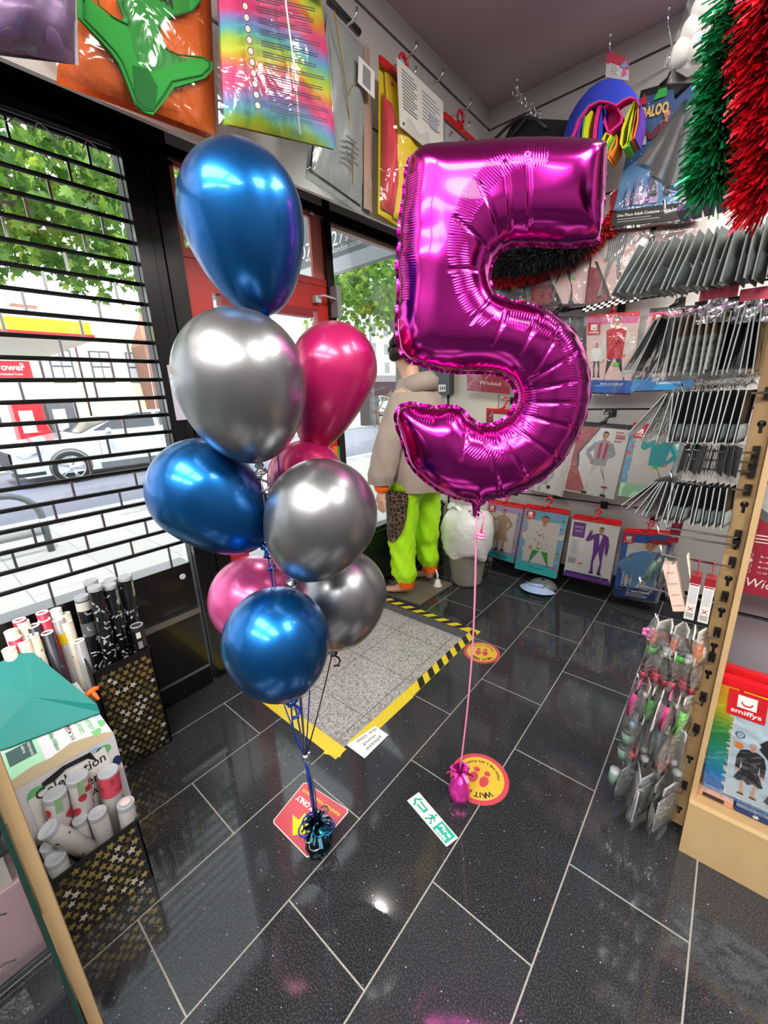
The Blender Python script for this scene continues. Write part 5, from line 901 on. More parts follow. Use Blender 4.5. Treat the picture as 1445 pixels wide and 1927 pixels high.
def arm(z, L, label, y=.90, dz=0.0):
    f = MB(); f.tube([(1.736, .924, z), (1.733, y, z), (1.72-L, y, z+dz), (1.72-L-.006, y, z+dz+.028)], .0032, 'chrome', 6); f.box(1.729, 1.743, .914, .9245, z-.013, z+.013, 'black')
    tag(f.build('strip_hook'), label, 'hook', 'hooks on the gondola post')
ORD = ['first', 'second', 'third', 'fourth', 'fifth', 'sixth', 'seventh', 'eighth', 'ninth', 'tenth', 'eleventh', 'twelfth', 'thirteenth', 'fourteenth', 'fifteenth', 'sixteenth', 'seventeenth', 'eighteenth', 'nineteenth', 'twentieth']
film('pack_film', (.93, .96, .96), .12, .16, .5, 26, .96, .07)
M('blister', '9aa6a8', .25, alpha=.75); M('backcard', '3a3c3e', .6); M('backgrey', 'a8aeac', .55); M('zebra', 'c6c6c0', .5); M('blackcard', '141416', .4); M('tancard', 'a08468', .6)
def hanging(z, n, x0, x1, name, cat, phrase, group, parts, w, h, seed, fan=.0, tilt=.12, y=.90, swing=0):
    """packs threaded one behind another on a hook that runs along x; each hangs across the hook"""
    R = random.Random(seed)
    proto = None
    for i in range(n):
        x = x0+(x1-x0)*i/max(1, n-1)
        if proto is None:
            proto = thing(name, '', cat, (0, 0, 0), group)
            for pn, fn in parts:
                f = MB(); fn(f); f.build(pn, proto)
            o = proto
        else: o = copy_tree(proto)
        o.location = (x, y, z-.004); k = i/max(1, n-1)
        o.rotation_euler = (R.uniform(-.06, .06), fan*k+R.uniform(-.05, .05), R.uniform(-tilt, tilt)+swing)
        tag(o, '%s, %s from the post %s' % (phrase[0], ORD[i], phrase[1]), cat, group)
# pack shapes: hung at the origin, card in the y-z plane
def card(w, h, mat, t=.0015, hd=.012): return lambda f: f.box(-t*.5, t*.5, -w/2, w/2, -h, hd, mat)
def bub(w, h, mat, d=.02, z0=.45, z1=.95):
    def fn(f): f.grid(lambda u, v: (+.002+d*min(1, 6*u, 6*(1-u))*min(1, 5*v, 5*(1-v)), (u-.5)*w*.86, -h*(z0+(z1-z0)*v)), 8, 8, mat)
    return fn
def sleeve(w, h, mat, d=.006):
    def fn(f):
        f.grid(lambda u, v: (-.003-d*sin(pi*u)*sin(pi*v), (u-.5)*w, .02-(h+.03)*v), 6, 8, mat); f.grid(lambda u, v: (.003+d*sin(pi*u)*sin(pi*v), (u-.5)*w, .02-(h+.03)*v), 6, 8, mat)
    return fn
def edge(w, h, mat):
    def fn(f):
        for a in (-1, 1): f.box(-.0011, .0011, a*w/2-.001, a*w/2+.001, -h, .012, mat)
        f.box(-.0011, .0011, -w/2, w/2, -h, -h+.002, mat)
    return fn
M('rimgrey', 'a4abab', .35)
G = 'packs on the gondola hooks'
# topmost visible hook: grey moulded packs
arm(1.712, .25, 'long chrome hook with grey moulded packs, near the red tinsel', .88, .002)
hanging(1.712, 19, 1.712, 1.455, 'blister_pack', 'blister pack', ('grey moulded blister pack', 'on the highest laden hook'), G+' highest', [('backing_card', card(.12, .10, 'backgrey')), ('blister_shell', bub(.12, .10, 'blister', .008)), ('rim', edge(.12, .10, 'rimgrey'))], .14, .13, 21, .5, .08, .88, -.16)
arm(1.80, .24, 'hook with purple and grey header packs under the tinsel', .92)
def zlabel(mat, ink):
    def fn(f): f.box(-.0025, .0025, -.045, .045, -.09, .02, mat); write(f, 'ZLIQ', (-.003, -.02, -.085), (0, 0, 1), (0, 1, 0), .028, ink)
    return fn
R_ = random.Random(5)
for i in range(7):
    pm = ['purple', 'purple', 'purple', 'purple', 'midgrey', 'grey', 'midgrey'][6-i] if i > 2 else 'midgrey'
    o = thing('header_pack', '%s header pack, %s from the post beneath the green tinsel' % ({'purple': 'purple', 'midgrey': 'dark grey', 'grey': 'grey'}[pm], ORD[i]), 'header pack', (1.66-.023*i, .89, 1.845), 'header packs under the tinsel')
    f = MB(); f.box(1.66-.023*i-.009, 1.66-.023*i+.009, .845, .935, 1.775, 1.86, pm)
    f.build('header_card', o)
    if pm == 'purple': f = MB(); write(f, 'ZLIQ', (1.66-.023*i+.006, .8442, 1.785), (0, 0, 1), (-1, 0, 0), .016, 'white', bold=.02); f.build('lettering', o)
# second hook: zebra tights packs
arm(1.547, .165, 'chrome hook with patterned tights packs level with the blue dungarees', .90, .0)
hanging(1.547, 6, 1.706, 1.655, 'tights_pack', 'tights pack', ('black tights pack in a clear sleeve', 'on the tights hook'), G+' second', [('card', card(.09, .115, 'blackcard')), ('clear_sleeve', sleeve(.10, .125, 'clear_film', .002)), ('rim', edge(.10, .125, 'rimgrey'))], .12, .17, 22, .05, .05, .90, -.2)
def zeb(f):
    f.box(-.0008, .0008, -.045, .045, -.115, -.035, 'zebra'); f.box(-.0008, .0008, -.045, .045, -.035, .012, 'tancard'); R = random.Random(1)
    for k in range(26): y, zz = R.uniform(-.04, .04), R.uniform(-.112, -.065); f.box(-.0012, .0012, y-.003, y+.003, zz-.0025, zz+.0025, 'blackcard')
    for y in (-.034, 0): f.lathe((-.0014, y, -.05), (1, 0, 0), [(0, 0), (0, .010), (.0028, .010), (.0028, 0)], 'grey', 12)
hanging(1.547, 7, 1.645, 1.565, 'tights_pack', 'tights pack', ('black and white patterned tights pack', 'among the patterned ones'), G+' second', [('card', zeb), ('clear_sleeve', sleeve(.10, .125, 'clear_film', .002)), ('rim', edge(.10, .125, 'rimgrey'))], .12, .17, 23, .1, .04, .90, -.3)
hanging(1.547, 4, 1.552, 1.50, 'tights_pack', 'tights pack', ('dark pack fanned out', 'at the tip of the tights hook'), G+' second', [('card', card(.09, .115, 'backcard')), ('clear_sleeve', sleeve(.10, .125, 'clear_film', .002)), ('rim', edge(.10, .125, 'rimgrey'))], .12, .16, 24, .45, .10, .90, -.2)
# shiny foil pieces above the tights
M('foilsilver', 'd8d8dc', .12, 1, bump=.5, bscale=40)
for i, (px, py, s, lb) in enumerate([(1345, 585, .05, 'crumpled silver foil pack shining above the tights hook'), (1420, 585, .045, 'second silver foil pack nearer the wooden post')]):
    fr0 = at(px, py, 'y', .86); f = MB(); root2 = thing('foil_pack', lb, 'foil pack', fr0+Vector((0, 0, .03))); f.grid(lambda u, v: fr0+Vector(((u-.5)*s*1.6, .012*sin(u*9+i)*sin(v*7), (v-.5)*s)), 10, 8, 'foilsilver'); f.grid(lambda u, v: fr0+Vector(((.5-u)*s*1.6, .03, (v-.5)*s)), 1, 1, 'foilsilver'); f.build('foil_face', root2)
    MB().box(fr0.x-s*.7, fr0.x+s*.7, .88, .888, fr0.z+.01, fr0.z+.05, 'rose').build('header_card', root2)
# grey fur strip
fluffy('grey fluffy trim lying on the third hook of the gondola', [(1.60, .885, 1.395), (1.64, .88, 1.40), (1.70, .88, 1.402)], .018, M('furgrey', '8a8884', .9), 900, 8, 'fur_trim', 'trim', w=.0012)
# third hook: black garments in grey shells
arm(1.372, .145, 'chrome hook with black stocking packs under the fluffy trim', .90, .0)
blk = [('card', card(.10, .11, 'blackcard')), ('blister_shell', bub(.10, .11, 'blister', .006, .60, .97)), ('rim', edge(.104, .112, 'rimgrey'))]
blk2 = [('card', card(.08, .09, 'blackcard')), ('blister_shell', bub(.08, .09, 'blister', .006, .55, .97)), ('rim', edge(.084, .092, 'rimgrey'))]
hanging(1.372, 11, 1.705, 1.58, 'stocking_pack', 'stocking pack', ('black stocking pack in a shell', 'below the fluffy trim'), G+' third', blk, .11, .15, 25, .12, .05, .90, -.22)
hanging(1.372, 4, 1.572, 1.54, 'stocking_pack', 'stocking pack', ('splayed stocking pack', 'at the stocking hook tip'), G+' third', [('card', card(.09, .10, 'backcard')), ('clear_sleeve', sleeve(.10, .11, 'pack_film', .002)), ('rim', edge(.10, .11, 'rimgrey'))], .11, .15, 26, .6, .12, .90, -.2)
# fourth hook and clutter
for k, z in enumerate((1.235, 1.21, 1.185)): arm(z, .12-.01*k, ['upper bare wire hook amid black jewellery cards', 'middle bare wire hook amid black jewellery cards', 'lower bare wire hook amid black jewellery cards'][k], .89+.012*k)
hanging(1.24, 9, 1.70, 1.60, 'jewellery_card', 'jewellery card', ('small dark jewellery card', 'on the wire hooks'), G+' wire', [('card', card(.07, .06, 'backcard')), ('clear_sleeve', sleeve(.075, .065, 'pack_film'))], .07, .06, 27, .1, .3)
arm(1.14, .14, 'chrome hook with black glove packs, level with the rock singer bag', .90, .01)
hanging(1.14, 10, 1.705, 1.595, 'glove_pack', 'glove pack', ('black glove pack in a pale shell', 'on the glove hook'), G+' glove', blk2, .11, .145, 28, .1, .05, .90, -.2)
hanging(1.145, 7, 1.59, 1.545, 'glove_pack', 'glove pack', ('splayed clear glove pack', 'at the glove hook tip'), G+' glove', [('card', card(.07, .085, 'backcard')), ('clear_sleeve', sleeve(.08, .095, 'pack_film', .002)), ('rim', edge(.08, .095, 'rimgrey'))], .11, .15, 29, .75, .12, .90, -.2)
for z, L, lb in ((1.02, .135, 'empty hook below the glove packs'), (1.0, .15, 'second empty hook, just above the pink boxes')): arm(z, L, lb, .89)
# fifth hook: boxed lashes
arm(.945, .135, 'hook carrying the pink and white boxes', .88)
def lash(i, x, rz, lb, tilt=0):
    o = thing('slim_box', lb, 'box', (x, .88, .945), 'slim boxes on the gondola hook'); o.rotation_euler = (0, tilt, rz)
    x0, y0, z0_ = 0, 0, 0
    f = MB(); f.box(x-.011, x+.011, .84, .875, .79, .915, 'offwhite'); f.box(x-.0112, x+.0112, .8395, .875, .895, .917, 'darkred' if i else 'pinkpale'); f.build('carton', o)
    MB().box(x-.001, x+.001, .85, .88, .915, .955, 'burgundy').build('hang_tab', o)
    f = MB(); f.box(x-.009, x+.009, .8392, .8398, .89, .893, 'burgundy'); f.box(x-.008, x+.008, .8392, .8398, .84, .885, 'lightgrey')
    for s in (-1, 1): f.add([Vector((x+a, .8388, .822+b)) for a, b in ((-.006*s-.0012, -.006), (-.006*s+.0012, -.006), (.006*s+.0012, .006), (.006*s-.0012, .006))], [(0, 1, 2, 3)], 'burgundy')
    for k in range(5): f.box(x-.008, x+.008, .8392, .8398, .797+k*.003, .7985+k*.003, 'grey')
    f.build('printed_front', o); return o
lash(1, 1.700, 0, 'white slim box with a dark red cross, next to the wooden post'); lash(1, 1.670, 0, 'white slim box with a dark red cross, beside the tilted pale one')
M('blush', 'e0c4b8', .5)
o = thing('slim_box', 'pale pink patterned box hanging tilted at the hook middle', 'box', (1.64, .87, .945), 'slim boxes on the gondola hook'); f = MB(); f.obox((1.628, .868, .865), Vector((1, 0, .32)), (0, 1, 0), Vector((-.32, 0, 1)), .014, .022, .062, 'blush'); f.build('carton', o); f = MB(); f.obox((1.651, .872, .93), Vector((1, 0, .25)), (0, 1, 0), Vector((-.25, 0, 1)), .0015, .016, .03, M('creamcard', 'efe6c8', .5)); f.build('hang_tab', o)
f = MB()
for k in range(4): f.obox((1.628-.32*(.03*(k-1.5)), .8452, .865+.03*(k-1.5)), Vector((1, 0, .32)), (0, 1, 0), Vector((-.32, 0, 1)), .010-.002*(k % 2), .0005, .0012, 'tan')
f.build('printed_front', o)
hanging(.94, 3, 1.612, 1.58, 'clear_pack', 'clear pack', ('clear pack with a green tube', 'by the tilted pink box'), G+' boxed', [('clear_sleeve', sleeve(.08, .10, 'clear_film', .012)), ('tube_inside', lambda f: f.tube([(0, .01, -.02), (0, .012, -.08)], .009, M('tubegreen', '4f7a70', .4)))], .08, .1, 31, .25, .1, .88)
# lower hooks: clear bags with make-up
M('greyline', '77777a', .5)
def bagset(z, L, n, seed, phrase, items, w, h, fan, x1, lb, y=.88):
    arm(z, L, lb, y); R = random.Random(seed)
    for i in range(n):
        x = 1.705-(1.705-x1)*i/max(1, n-1); it = items[i % len(items)]
        o = thing('clear_bag', '%s holding %s, %s from the post' % (phrase, it[0], ORD[i]), 'clear bag', (x, y, z), 'clear bags, '+phrase); o.rotation_euler = (R.uniform(-.08, .08), R.uniform(-.03, .05)+fan*i/n, R.uniform(-.5, .5))
        g = lambda p: Vector(p)+Vector((x, y, z))
        f = MB(); s2 = R.uniform(0, 6)
        for sgn in (-1, 1): f.grid(lambda u, v: g((sgn*(.003+.014*sin(pi*u)*sin(pi*v)**.6)+.003*sin(v*9+s2+u*7), (u-.5)*w*(.55+.45*min(1, v*2.2)), .012-(h+.012)*v)), 7, 10, 'pack_film')
        f.build('clear_film_bag', o)
        f = MB(); it[1](f, g, R, w, h); f.build('contents', o)
        MB().box(x-.002, x+.002, y-w*.28, y+w*.28, z-.012, z+.014, it[2]).build('header_card', o)
def pots(mat, cap):
    def fn(f, g, R, w, h):
        for k in range(2): f.lathe(g((0, (-.2+.4*k)*w, -h*.92)), (0, 0, 1), [(0, 0), (0, .011), (.02, .011), (.02, .009)], mat, 12); f.lathe(g((0, (-.2+.4*k)*w, -h*.92+.02)), (0, 0, 1), [(0, .0115), (.010, .0115), (.010, 0)], cap, 12)
    return fn
def tubes(mat, cap):
    def fn(f, g, R, w, h):
        f.tube([g((0, -.1*w, -h*.9)), g((0, -.05*w, -h*.3))], [.010, .011], mat, 10); f.tube([g((0, -.05*w, -h*.3)), g((0, -.04*w, -h*.18))], .008, cap, 10); f.tube([g((.003, .25*w, -h*.9)), g((.003, .22*w, -h*.45))], .008, cap, 10)
    return fn
def flat(mat, ink):
    def fn(f, g, R, w, h):
        f.hexa([g(p) for p in ((-.002, -w*.4, -h*.95), (.002, -w*.4, -h*.95), (.002, w*.4, -h*.95), (-.002, w*.4, -h*.95), (-.002, -w*.4, -h*.2), (.002, -w*.4, -h*.2), (.002, w*.4, -h*.2), (-.002, w*.4, -h*.2))], mat)
        for k in range(6): f.add([g((-.0026, -w*.3, -h*(.3+k*.1))), g((-.0026, w*.3, -h*(.3+k*.1))), g((-.0026, w*.3, -h*(.33+k*.1))), g((-.0026, -w*.3, -h*(.33+k*.1)))], [(0, 1, 2, 3)], ink)
    return fn
arm(.845, .17, 'hook with a black tip cap above the clear bags', .86); MB()
bagset(.735, .12, 7, 41, 'clear bag under the boxes', [('an orange pencil', tubes('orange', 'white'), 'offwhite'), ('pale pots', pots('offwhite', 'silverprint'), 'white'), ('a green pot', pots('stickergreen', 'dark'), 'offwhite')], .075, .10, .1, 1.60, 'hook of clear bags just under the white boxes')
bagset(.655, .13, 6, 42, 'clear bag with dark red polish', [('dark red polish', pots('burgundy', 'dark'), 'white'), ('wine red polish', pots('darkred', 'burgundy'), 'offwhite'), ('pink polish', pots('rose', 'dark'), 'white')], .08, .11, .08, 1.60, 'hook of dark red polish bags')
f = MB(); c = Vector((1.585, .87, .70))
for k in range(7): f.ball(c+Vector((.011*cos(k*.9), .004*(k % 2), .011*sin(k*.9))), .007, 'pink', 8, 6)
tag(f.build('pink_bow'), 'small pink rosette at the tip of the polish hook', 'rosette')
bagset(.52, .14, 7, 43, 'clear bag with neon face paint', [('a neon green tube', tubes('stickergreen', 'dark'), 'white'), ('a dark tube', tubes('dark', 'white'), 'pinkpale'), ('a pink tube', tubes('magenta', 'dark'), 'pink'), ('a white sachet', flat('white', 'grey'), 'white')], .085, .14, .14, 1.585, 'hook of neon face paint bags')
bagset(.405, .145, 6, 44, 'clear bag with bottles', [('a dark bottle', pots('dark', 'backgrey'), 'lightgrey'), ('a bottle with a red cap', pots('dark', 'red'), 'offwhite'), ('a black bottle with a blue label', tubes('dark', 'skyblue'), 'lightgrey')], .10, .17, .1, 1.58, 'hook of bottle bags')
bagset(.185, .145, 5, 45, 'clear pack on the lowest hook', [('a printed grey card', flat('lightgrey', 'grey'), 'lightgrey'), ('a dark card', flat('backcard', 'grey'), 'grey'), ('a pale sheet', flat('offwhite', 'grey'), 'lightgrey')], .13, .155, .05, 1.59, 'lowest hook on the gondola post')
f = MB(); c = Vector((1.555, .87, .135)); 
o = thing('glass_jar', 'small green jar with a silver lid at the lowest hook tip', 'jar', c-Vector((0, 0, .03)), None); MB().lathe(c-Vector((0, 0, .03)), (0, 0, 1), [(0, 0), (0, .018), (.045, .018), (.05, .014)], M('jargreen', '6f8f80', .25), 16).build('body', o); MB().lathe(c+Vector((0, 0, .02)), (0, 0, 1), [(0, .016), (.012, .016), (.012, 0)], 'silverprint', 16).build('lid', o)
for i, (x, z) in enumerate([(1.575, .30), (1.57, .235)]):
    o = thing('glass_jar', ['small grey green jar beside the bottle bags, upper of two', 'small grey green jar beside the bottle bags, lower of two'][i], 'jar', (x, .86, z), None); MB().lathe((x, .86, z), (0, 0, 1), [(0, 0), (0, .017), (.035, .017), (.04, .013)], 'jargreen', 16).build('body', o); MB().lathe((x, .86, z+.04), (0, 0, 1), [(0, .016), (.012, .016), (.012, 0)], 'backcard', 16).build('lid', o)
# red tagged packs by the hook tips
fr = Frame(at(1254, 1020, 'y', 1.0), at(1275, 1022, 'y', 1.0), at(1292, 962, 'y', 1.0), at(1273, 960, 'y', 1.0)); o = thing('red_card_pack', 'narrow red card pack beside the blue scrubs bag', 'card pack', fr(.5, 1)); c = [fr(u, v) for u, v in ((0, 0), (1, 0), (1, 1), (0, 1))]; MB().hexa([p-fr.n*.006 for p in c]+c, 'burgundy').build('card', o); p = Print(fr); p.text('W', .5, .15, .5, .14, 'white'); p.disc(.5, .8, .12, 'lightgrey'); p.rect(.3, .5, .7, .6, 'rose'); p.mb.build('printed_front', o)
# ------------------------------------------------------------------ packs on the gondola front
def d_wicked(p):
    p.rect(0, 0, 1, 1, 'burgundy'); p.poly([(.0, .62), (.3, 1), (1, 1), (1, .1)], 'lightgrey'); p.poly([(0, .62), (0, .56), (1, .04), (1, .12)], 'midgrey'); p.poly([(.0, .72), (.25, 1), (0, 1)], 'rose')
    p.text('Wicked', .24, .055, .36, .085, 'white', .0, 'C', .25); p.lines(.08, .40, .22, 3, .022, 'white')
    for k in range(4): p.disc(.07, .27-.036*k, .022, 'pinkpale', 14); (p.disc(.07, .27-.036*k, .017, 'white' if k == 1 else 'burgundy', 14)); p.text(['3-4', '5-7', '8-10', '11-13'][k], .17, .262-.036*k, .07, .016, 'white')
def gpack(label, BL, w, h, lean, yv, design, card, hanger='hangerred', thick=.03):
    BL = Vector(BL); U = Vector((1, 0, 0)); V = Vector((lean, 0, 1)).normalized(); fr = Frame(BL, BL+U*w, BL+U*w+V*h, BL+V*h); o = thing('costume_pack', label, 'costume pack', fr(.5, 1), 'costume packs on the gondola front'); c = [fr(u, v) for u, v in ((0, 0), (1, 0), (1, 1), (0, 1))]
    MB().hexa([q-fr.n*thick for q in c]+c, card).build('card_insert', o); p = Print(fr); design(p); p.mb.build('printed_front', o)
    f = MB(); f.grid(lambda u, v: fr(-.02+1.04*u, -.02+1.04*v, .005+.008*sin(pi*u)*sin(pi*v)+.002*sin(u*13+v*6)), 14, 16, 'clear_film'); f.build('clear_sleeve', o)
    f = MB(); f.hexa([fr(u, v, k) for k in (-.02, .003) for u, v in ((0, .985), (1, .985), (1, 1.06), (0, 1.06))], hanger); f.tube([fr(.5, 1.05), fr(.5, 1.12), fr(.53, 1.16), fr(.5, 1.19)], .012, hanger, 8); f.build('hanger', o); return fr
gpack('dark red costume bag with a script logo, on the gondola front', (1.752, .93, .862), .27, .40, -.02, .93, d_wicked, 'burgundy')
def d_viking(p):
    m2 = [('yellow', .80, 1.0), ('green', .55, .80), ('tealcloth', .35, .55), ('skyblue', .2, .35), ('blue', .0, .2)]
    p.rect(0, 0, 1, 1, 'white'); R = random.Random(4)
    stops = [(0, (.10, .22, .62)), (.25, (.12, .52, .80)), (.45, (.10, .60, .56)), (.62, (.16, .55, .22)), (.8, (.85, .80, .12)), (1, (.95, .60, .12))]
    for k in range(28):
        a, b = k/28, (k+1)/28; q = max(i for i in range(len(stops)-1) if stops[i][0] <= a); t = (a-stops[q][0])/(stops[q+1][0]-stops[q][0]); M('spectrum_%d' % k, tuple(x+(y-x)*t for x, y in zip(stops[q][1], stops[q+1][1])), .45)
        p.poly([(.0, a), (.15+R.uniform(-.03, .03), a), (.16+R.uniform(-.04, .03), (a+b)/2), (.15+R.uniform(-.03, .03), b), (0, b)], 'spectrum_%d' % k)
    p.rect(.2, .9, 1, 1, 'yellow'); p.rect(.0, 0, 1, .14, 'blue'); p.rect(.0, .14, 1, .18, 'scrub'); p.rect(.5, .0, 1, .10, 'lilac'); p.rect(.16, .17, .98, .93, 'white'); p.rect(.17, .18, .97, .92, M('paleblue', 'c4dcec', .5))
    p.person(.32, .21, .44, 'dark', 'dark', skin='skinpale', hair='silverprint', shoe='brown', arms=('down', 'down'), dress=True); p.person(.70, -.05, 1.05, 'dark', 'dark', skin='skinpale', hair='brown', arms=('hip', 'hip'), dress=True)
    p.disc(.22, .68, .035, 'navy', 16); p.disc(.22, .68, .027, 'paleblue', 16); p.disc(.22, .60, .035, 'stickerorange', 16); p.lines(.19, .685, .06, 2, .012, 'navy')
    p.text('Viking Girl Costume', .66, .09, .52, .045, 'navy', .02); p.lines(.45, .07, .4, 3, .018, 'purple'); p.logo(.10, 1.0, .27)
gpack('girl warrior costume bag with rainbow edge, at the gondola plinth', (1.782, .925, .15), .30, .43, -.06, .925, d_viking, 'white')
o = gpack('second rainbow edged bag, showing behind the girl warrior bag', (1.768, .985, .18), .28, .40, -.05, .985, lambda p: [p.rect(0, .1*k, .3, .1*k+.1, ['blue', 'skyblue', 'tealcloth', 'green', 'green', 'yellow', 'yellow', 'orange', 'red', 'white'][k]) for k in range(10)], 'white')
for i, (x, mt, lb) in enumerate([(1.80, 'skin', 'flat pack with a flesh toned print lying on the plinth shelf'), (1.90, 'navy', 'dark blue pack with a pale snowflake lying on the plinth shelf')]):
    o = thing('flat_pack', lb, 'pack', (x, .95, .197)); MB().box(x-.045, x+.05, .90, 1.0, .197, .215, mt).build('card', o); MB().box(x-.043, x+.048, .902, .998, .2155, .217, 'clear_film').build('clear_sleeve', o)
    f = MB()
    if i:
        for k in range(3): f.obox((x, .899, .206), (cos(k*1.05), 0, sin(k*1.05)), (0, 1, 0), (-sin(k*1.05), 0, cos(k*1.05)), .007, .0006, .0008, 'white')
    else: f.box(x-.02, x+.03, .8985, .9, .200, .212, 'dark')
    f.build('printed_front', o)
# ------------------------------------------------------------------ tinsel and foam eggs above
def tinsel(label, path, r, mats, n, seed):
    R = random.Random(seed); path = [Vector(p) for p in path]; o = thing('tinsel_garland', label, 'tinsel', path[0]); MB().tube(path, .006, mats[0], 6).build('cord', o); f = MB()
    for k in range(n):
        t = R.uniform(0, len(path)-1.001); i = int(t); p = path[i].lerp(path[i+1], t-i); ax = (path[i+1]-path[i]).normalized(); a = R.uniform(0, 2*pi); s = ax.orthogonal().normalized(); d = (s*cos(a)+ax.cross(s)*sin(a)+ax*R.uniform(-.3, .7)).normalized(); L = r*R.uniform(.55, 1.45); w = R.uniform(.0009, .0021); sd = (ax*R.uniform(-1, 1)+d.cross(ax)*R.uniform(-1, 1)).normalized()*w; q = p+d*L+Vector((0, 0, -.2*L)); m = p+d*L*.55
        f.add([p-sd, p+sd, m+sd, m-sd, q+sd, q-sd], [(0, 1, 2, 3), (3, 2, 4, 5)], R.choice(mats))
    f.build('foil_strands', o)
M('tinselgreen', '28b468', .25, .75); M('tinselgreen2', '3a8a60', .3, .6); M('tinselred', 'ff2038', .25, .75); M('tinselred2', 'd01428', .3, .6)
tinsel('long hank of shiny green tinsel hanging over the gondola packs', [at(x, y, 'y', .6) for x, y in ((1404, -20), (1392, 70), (1374, 150), (1360, 230), (1354, 300), (1352, 350))], .043, ['tinselgreen', 'tinselgreen2', 'tinselgreen'], 5200, 1)
tinsel('long hank of shiny red tinsel, nearest the frame edge', [at(x, y, 'y', .56) for x, y in ((1462, -20), (1460, 60), (1456, 140), (1470, 200), (1462, 270), (1458, 330), (1460, 360))], .044, ['tinselred', 'tinselred2', 'tinselred'], 5600, 2)
tinsel('second green tinsel hank peeping out between the red loops', [at(x, y, 'y', .68) for x, y in ((1430, 150), (1425, 250))], .05, ['tinselgreen', 'tinselgreen2'], 1500, 3)
M('foam', 'dedcd8', .8)
o = thing('foam_egg_bag', 'clear bag of white foam eggs hanging over the tinsel', 'bag of eggs', (1.53, .9, 2.25), None)
for r_ in range(4):
    for k in range(3):
        q = at(1283+r_*19+k*30, 98-r_*40-k*8, 'y', .86); MB().ball(q, .021, 'foam', 14, 10, (.95, 1, 1.25)).build('foam_egg', o)
P = [at(1247, 130, 'y', .83), at(1345, 125, 'y', .83), at(1395, -60, 'y', .83), at(1318, -60, 'y', .83)]; fr = Frame(*P); f = MB(); f.grid(lambda u, v: fr(u, v, .004*sin(u*9+v*11)), 10, 14, 'egg_film'); f.grid(lambda u, v: fr(u, v, -.06), 4, 4, 'egg_film'); f.build('clear_bag', o)
# dark cellophane cones beside the tinsel
film('dark_film', (.16, .16, .165), .10, .3, .10, 6, .7, .5)
for i, (px, lb) in enumerate([([(1240, 320), (1195, 310), (1285, 190), (1292, 195)], 'smoky cellophane cone, outermost beside the blue night scene bag'), ([(1265, 350), (1220, 330), (1290, 185), (1303, 195)], 'smoky cellophane cone between the outer one and the tinsel'), ([(1290, 360), (1245, 350), (1298, 190), (1318, 195)], 'smoky cellophane cone touching the green tinsel')]):
    P = [at(x, y, 'y', 1.0-.05*i) for x, y in px]; f = MB(); fr = Frame(P[1], P[0], P[3], P[2]); o = thing('cellophane_cone', lb, 'cellophane cone', fr(.5, 1), 'cellophane cones by the tinsel'); f.grid(lambda u, v: fr(u, v, .02*sin(pi*u)*(1-v)), 8, 8, 'dark_film'); f.grid(lambda u, v: fr(u, v, -.02*sin(pi*u)*(1-v)), 8, 8, 'dark_film'); f.build('cellophane', o)
    f = MB(); f.tube([fr(.2+.1*i, .05), fr(.3+.1*i, .25)], .006, 'dark' if i else 'rose', 6); f.build('contents', o)
o = thing('black_bow', 'black ribbon bow under the foam eggs', 'bow', at(1300, 160, 'y', .9)); f = MB()
for s in (-1, 1):
    f.prism([at(1300, 150, 'y', .9), at(1300+s*38, 128, 'y', .9), at(1300+s*32, 180, 'y', .9)], (0, .02, 0), 'blackmat')
f.build('loops', o)
# ================================================================== MANNEQUIN IN THE CORNER
def skin_mesh(name, verts, edges, parent, mat, root_i=0, sub=2):
    me = bpy.data.meshes.new(name); o0 = parent.location; me.from_pydata([tuple(Vector(v[:3])-o0) for v in verts], edges, []); ob = bpy.data.objects.new(name, me); COL.objects.link(ob)
    ob.modifiers.new('s', 'SKIN'); sv = me.skin_vertices[0].data
    for i, v in enumerate(verts):
        r = v[3]; sv[i].radius = r if isinstance(r, tuple) else (r, r); sv[i].use_root = (i == root_i)
    sm = ob.modifiers.new('u', 'SUBSURF'); sm.levels = sub; sm.render_levels = sub
    m2 = bpy.data.meshes.new_from_object(ob.evaluated_get(bpy.context.evaluated_depsgraph_get())); bpy.data.objects.remove(ob); bpy.data.meshes.remove(me)
    m2.name = name; m2.materials.clear(); m2.materials.append(MATS[mat]); m2.polygons.foreach_set('use_smooth', [True]*len(m2.polygons)); m2.polygons.foreach_set('material_index', [0]*len(m2.polygons))
    o = bpy.data.objects.new(name, m2); COL.objects.link(o); o.parent = parent; return o
M('mannskin', 'd9ac90', .45); M('taupe', 'a89a8e', .85, bump=.15, bscale=120); M('neon', 'b4f51e', .5, bump=.1, bscale=30); M('neonorange', 'ff6a14', .6)
mn = thing('mannequin', 'shop mannequin in a taupe hoodie and neon green trousers, facing the street', 'mannequin', (.06, 1.80, .012))
V = []; E = []
def vtx(x, y, z, r, link=None):
    V.append((x, y, z, r)); i = len(V)-1
    if link is not None: E.append((link, i))
    return i
pel = vtx(.08, 1.80, .88, (.13, .10)); wst = vtx(.09, 1.80, 1.05, (.12, .10), pel); chs = vtx(.09, 1.80, 1.26, (.15, .11), wst); shd = vtx(.08, 1.80, 1.40, (.11, .09), chs); nck = vtx(.06, 1.80, 1.49, .052, shd); hd0 = vtx(.03, 1.80, 1.58, .075, nck); hd1 = vtx(.02, 1.80, 1.66, .088, hd0); hd2 = vtx(.03, 1.80, 1.73, .07, hd1); nose = vtx(-.072, 1.80, 1.63, .012, hd1)
fp = []
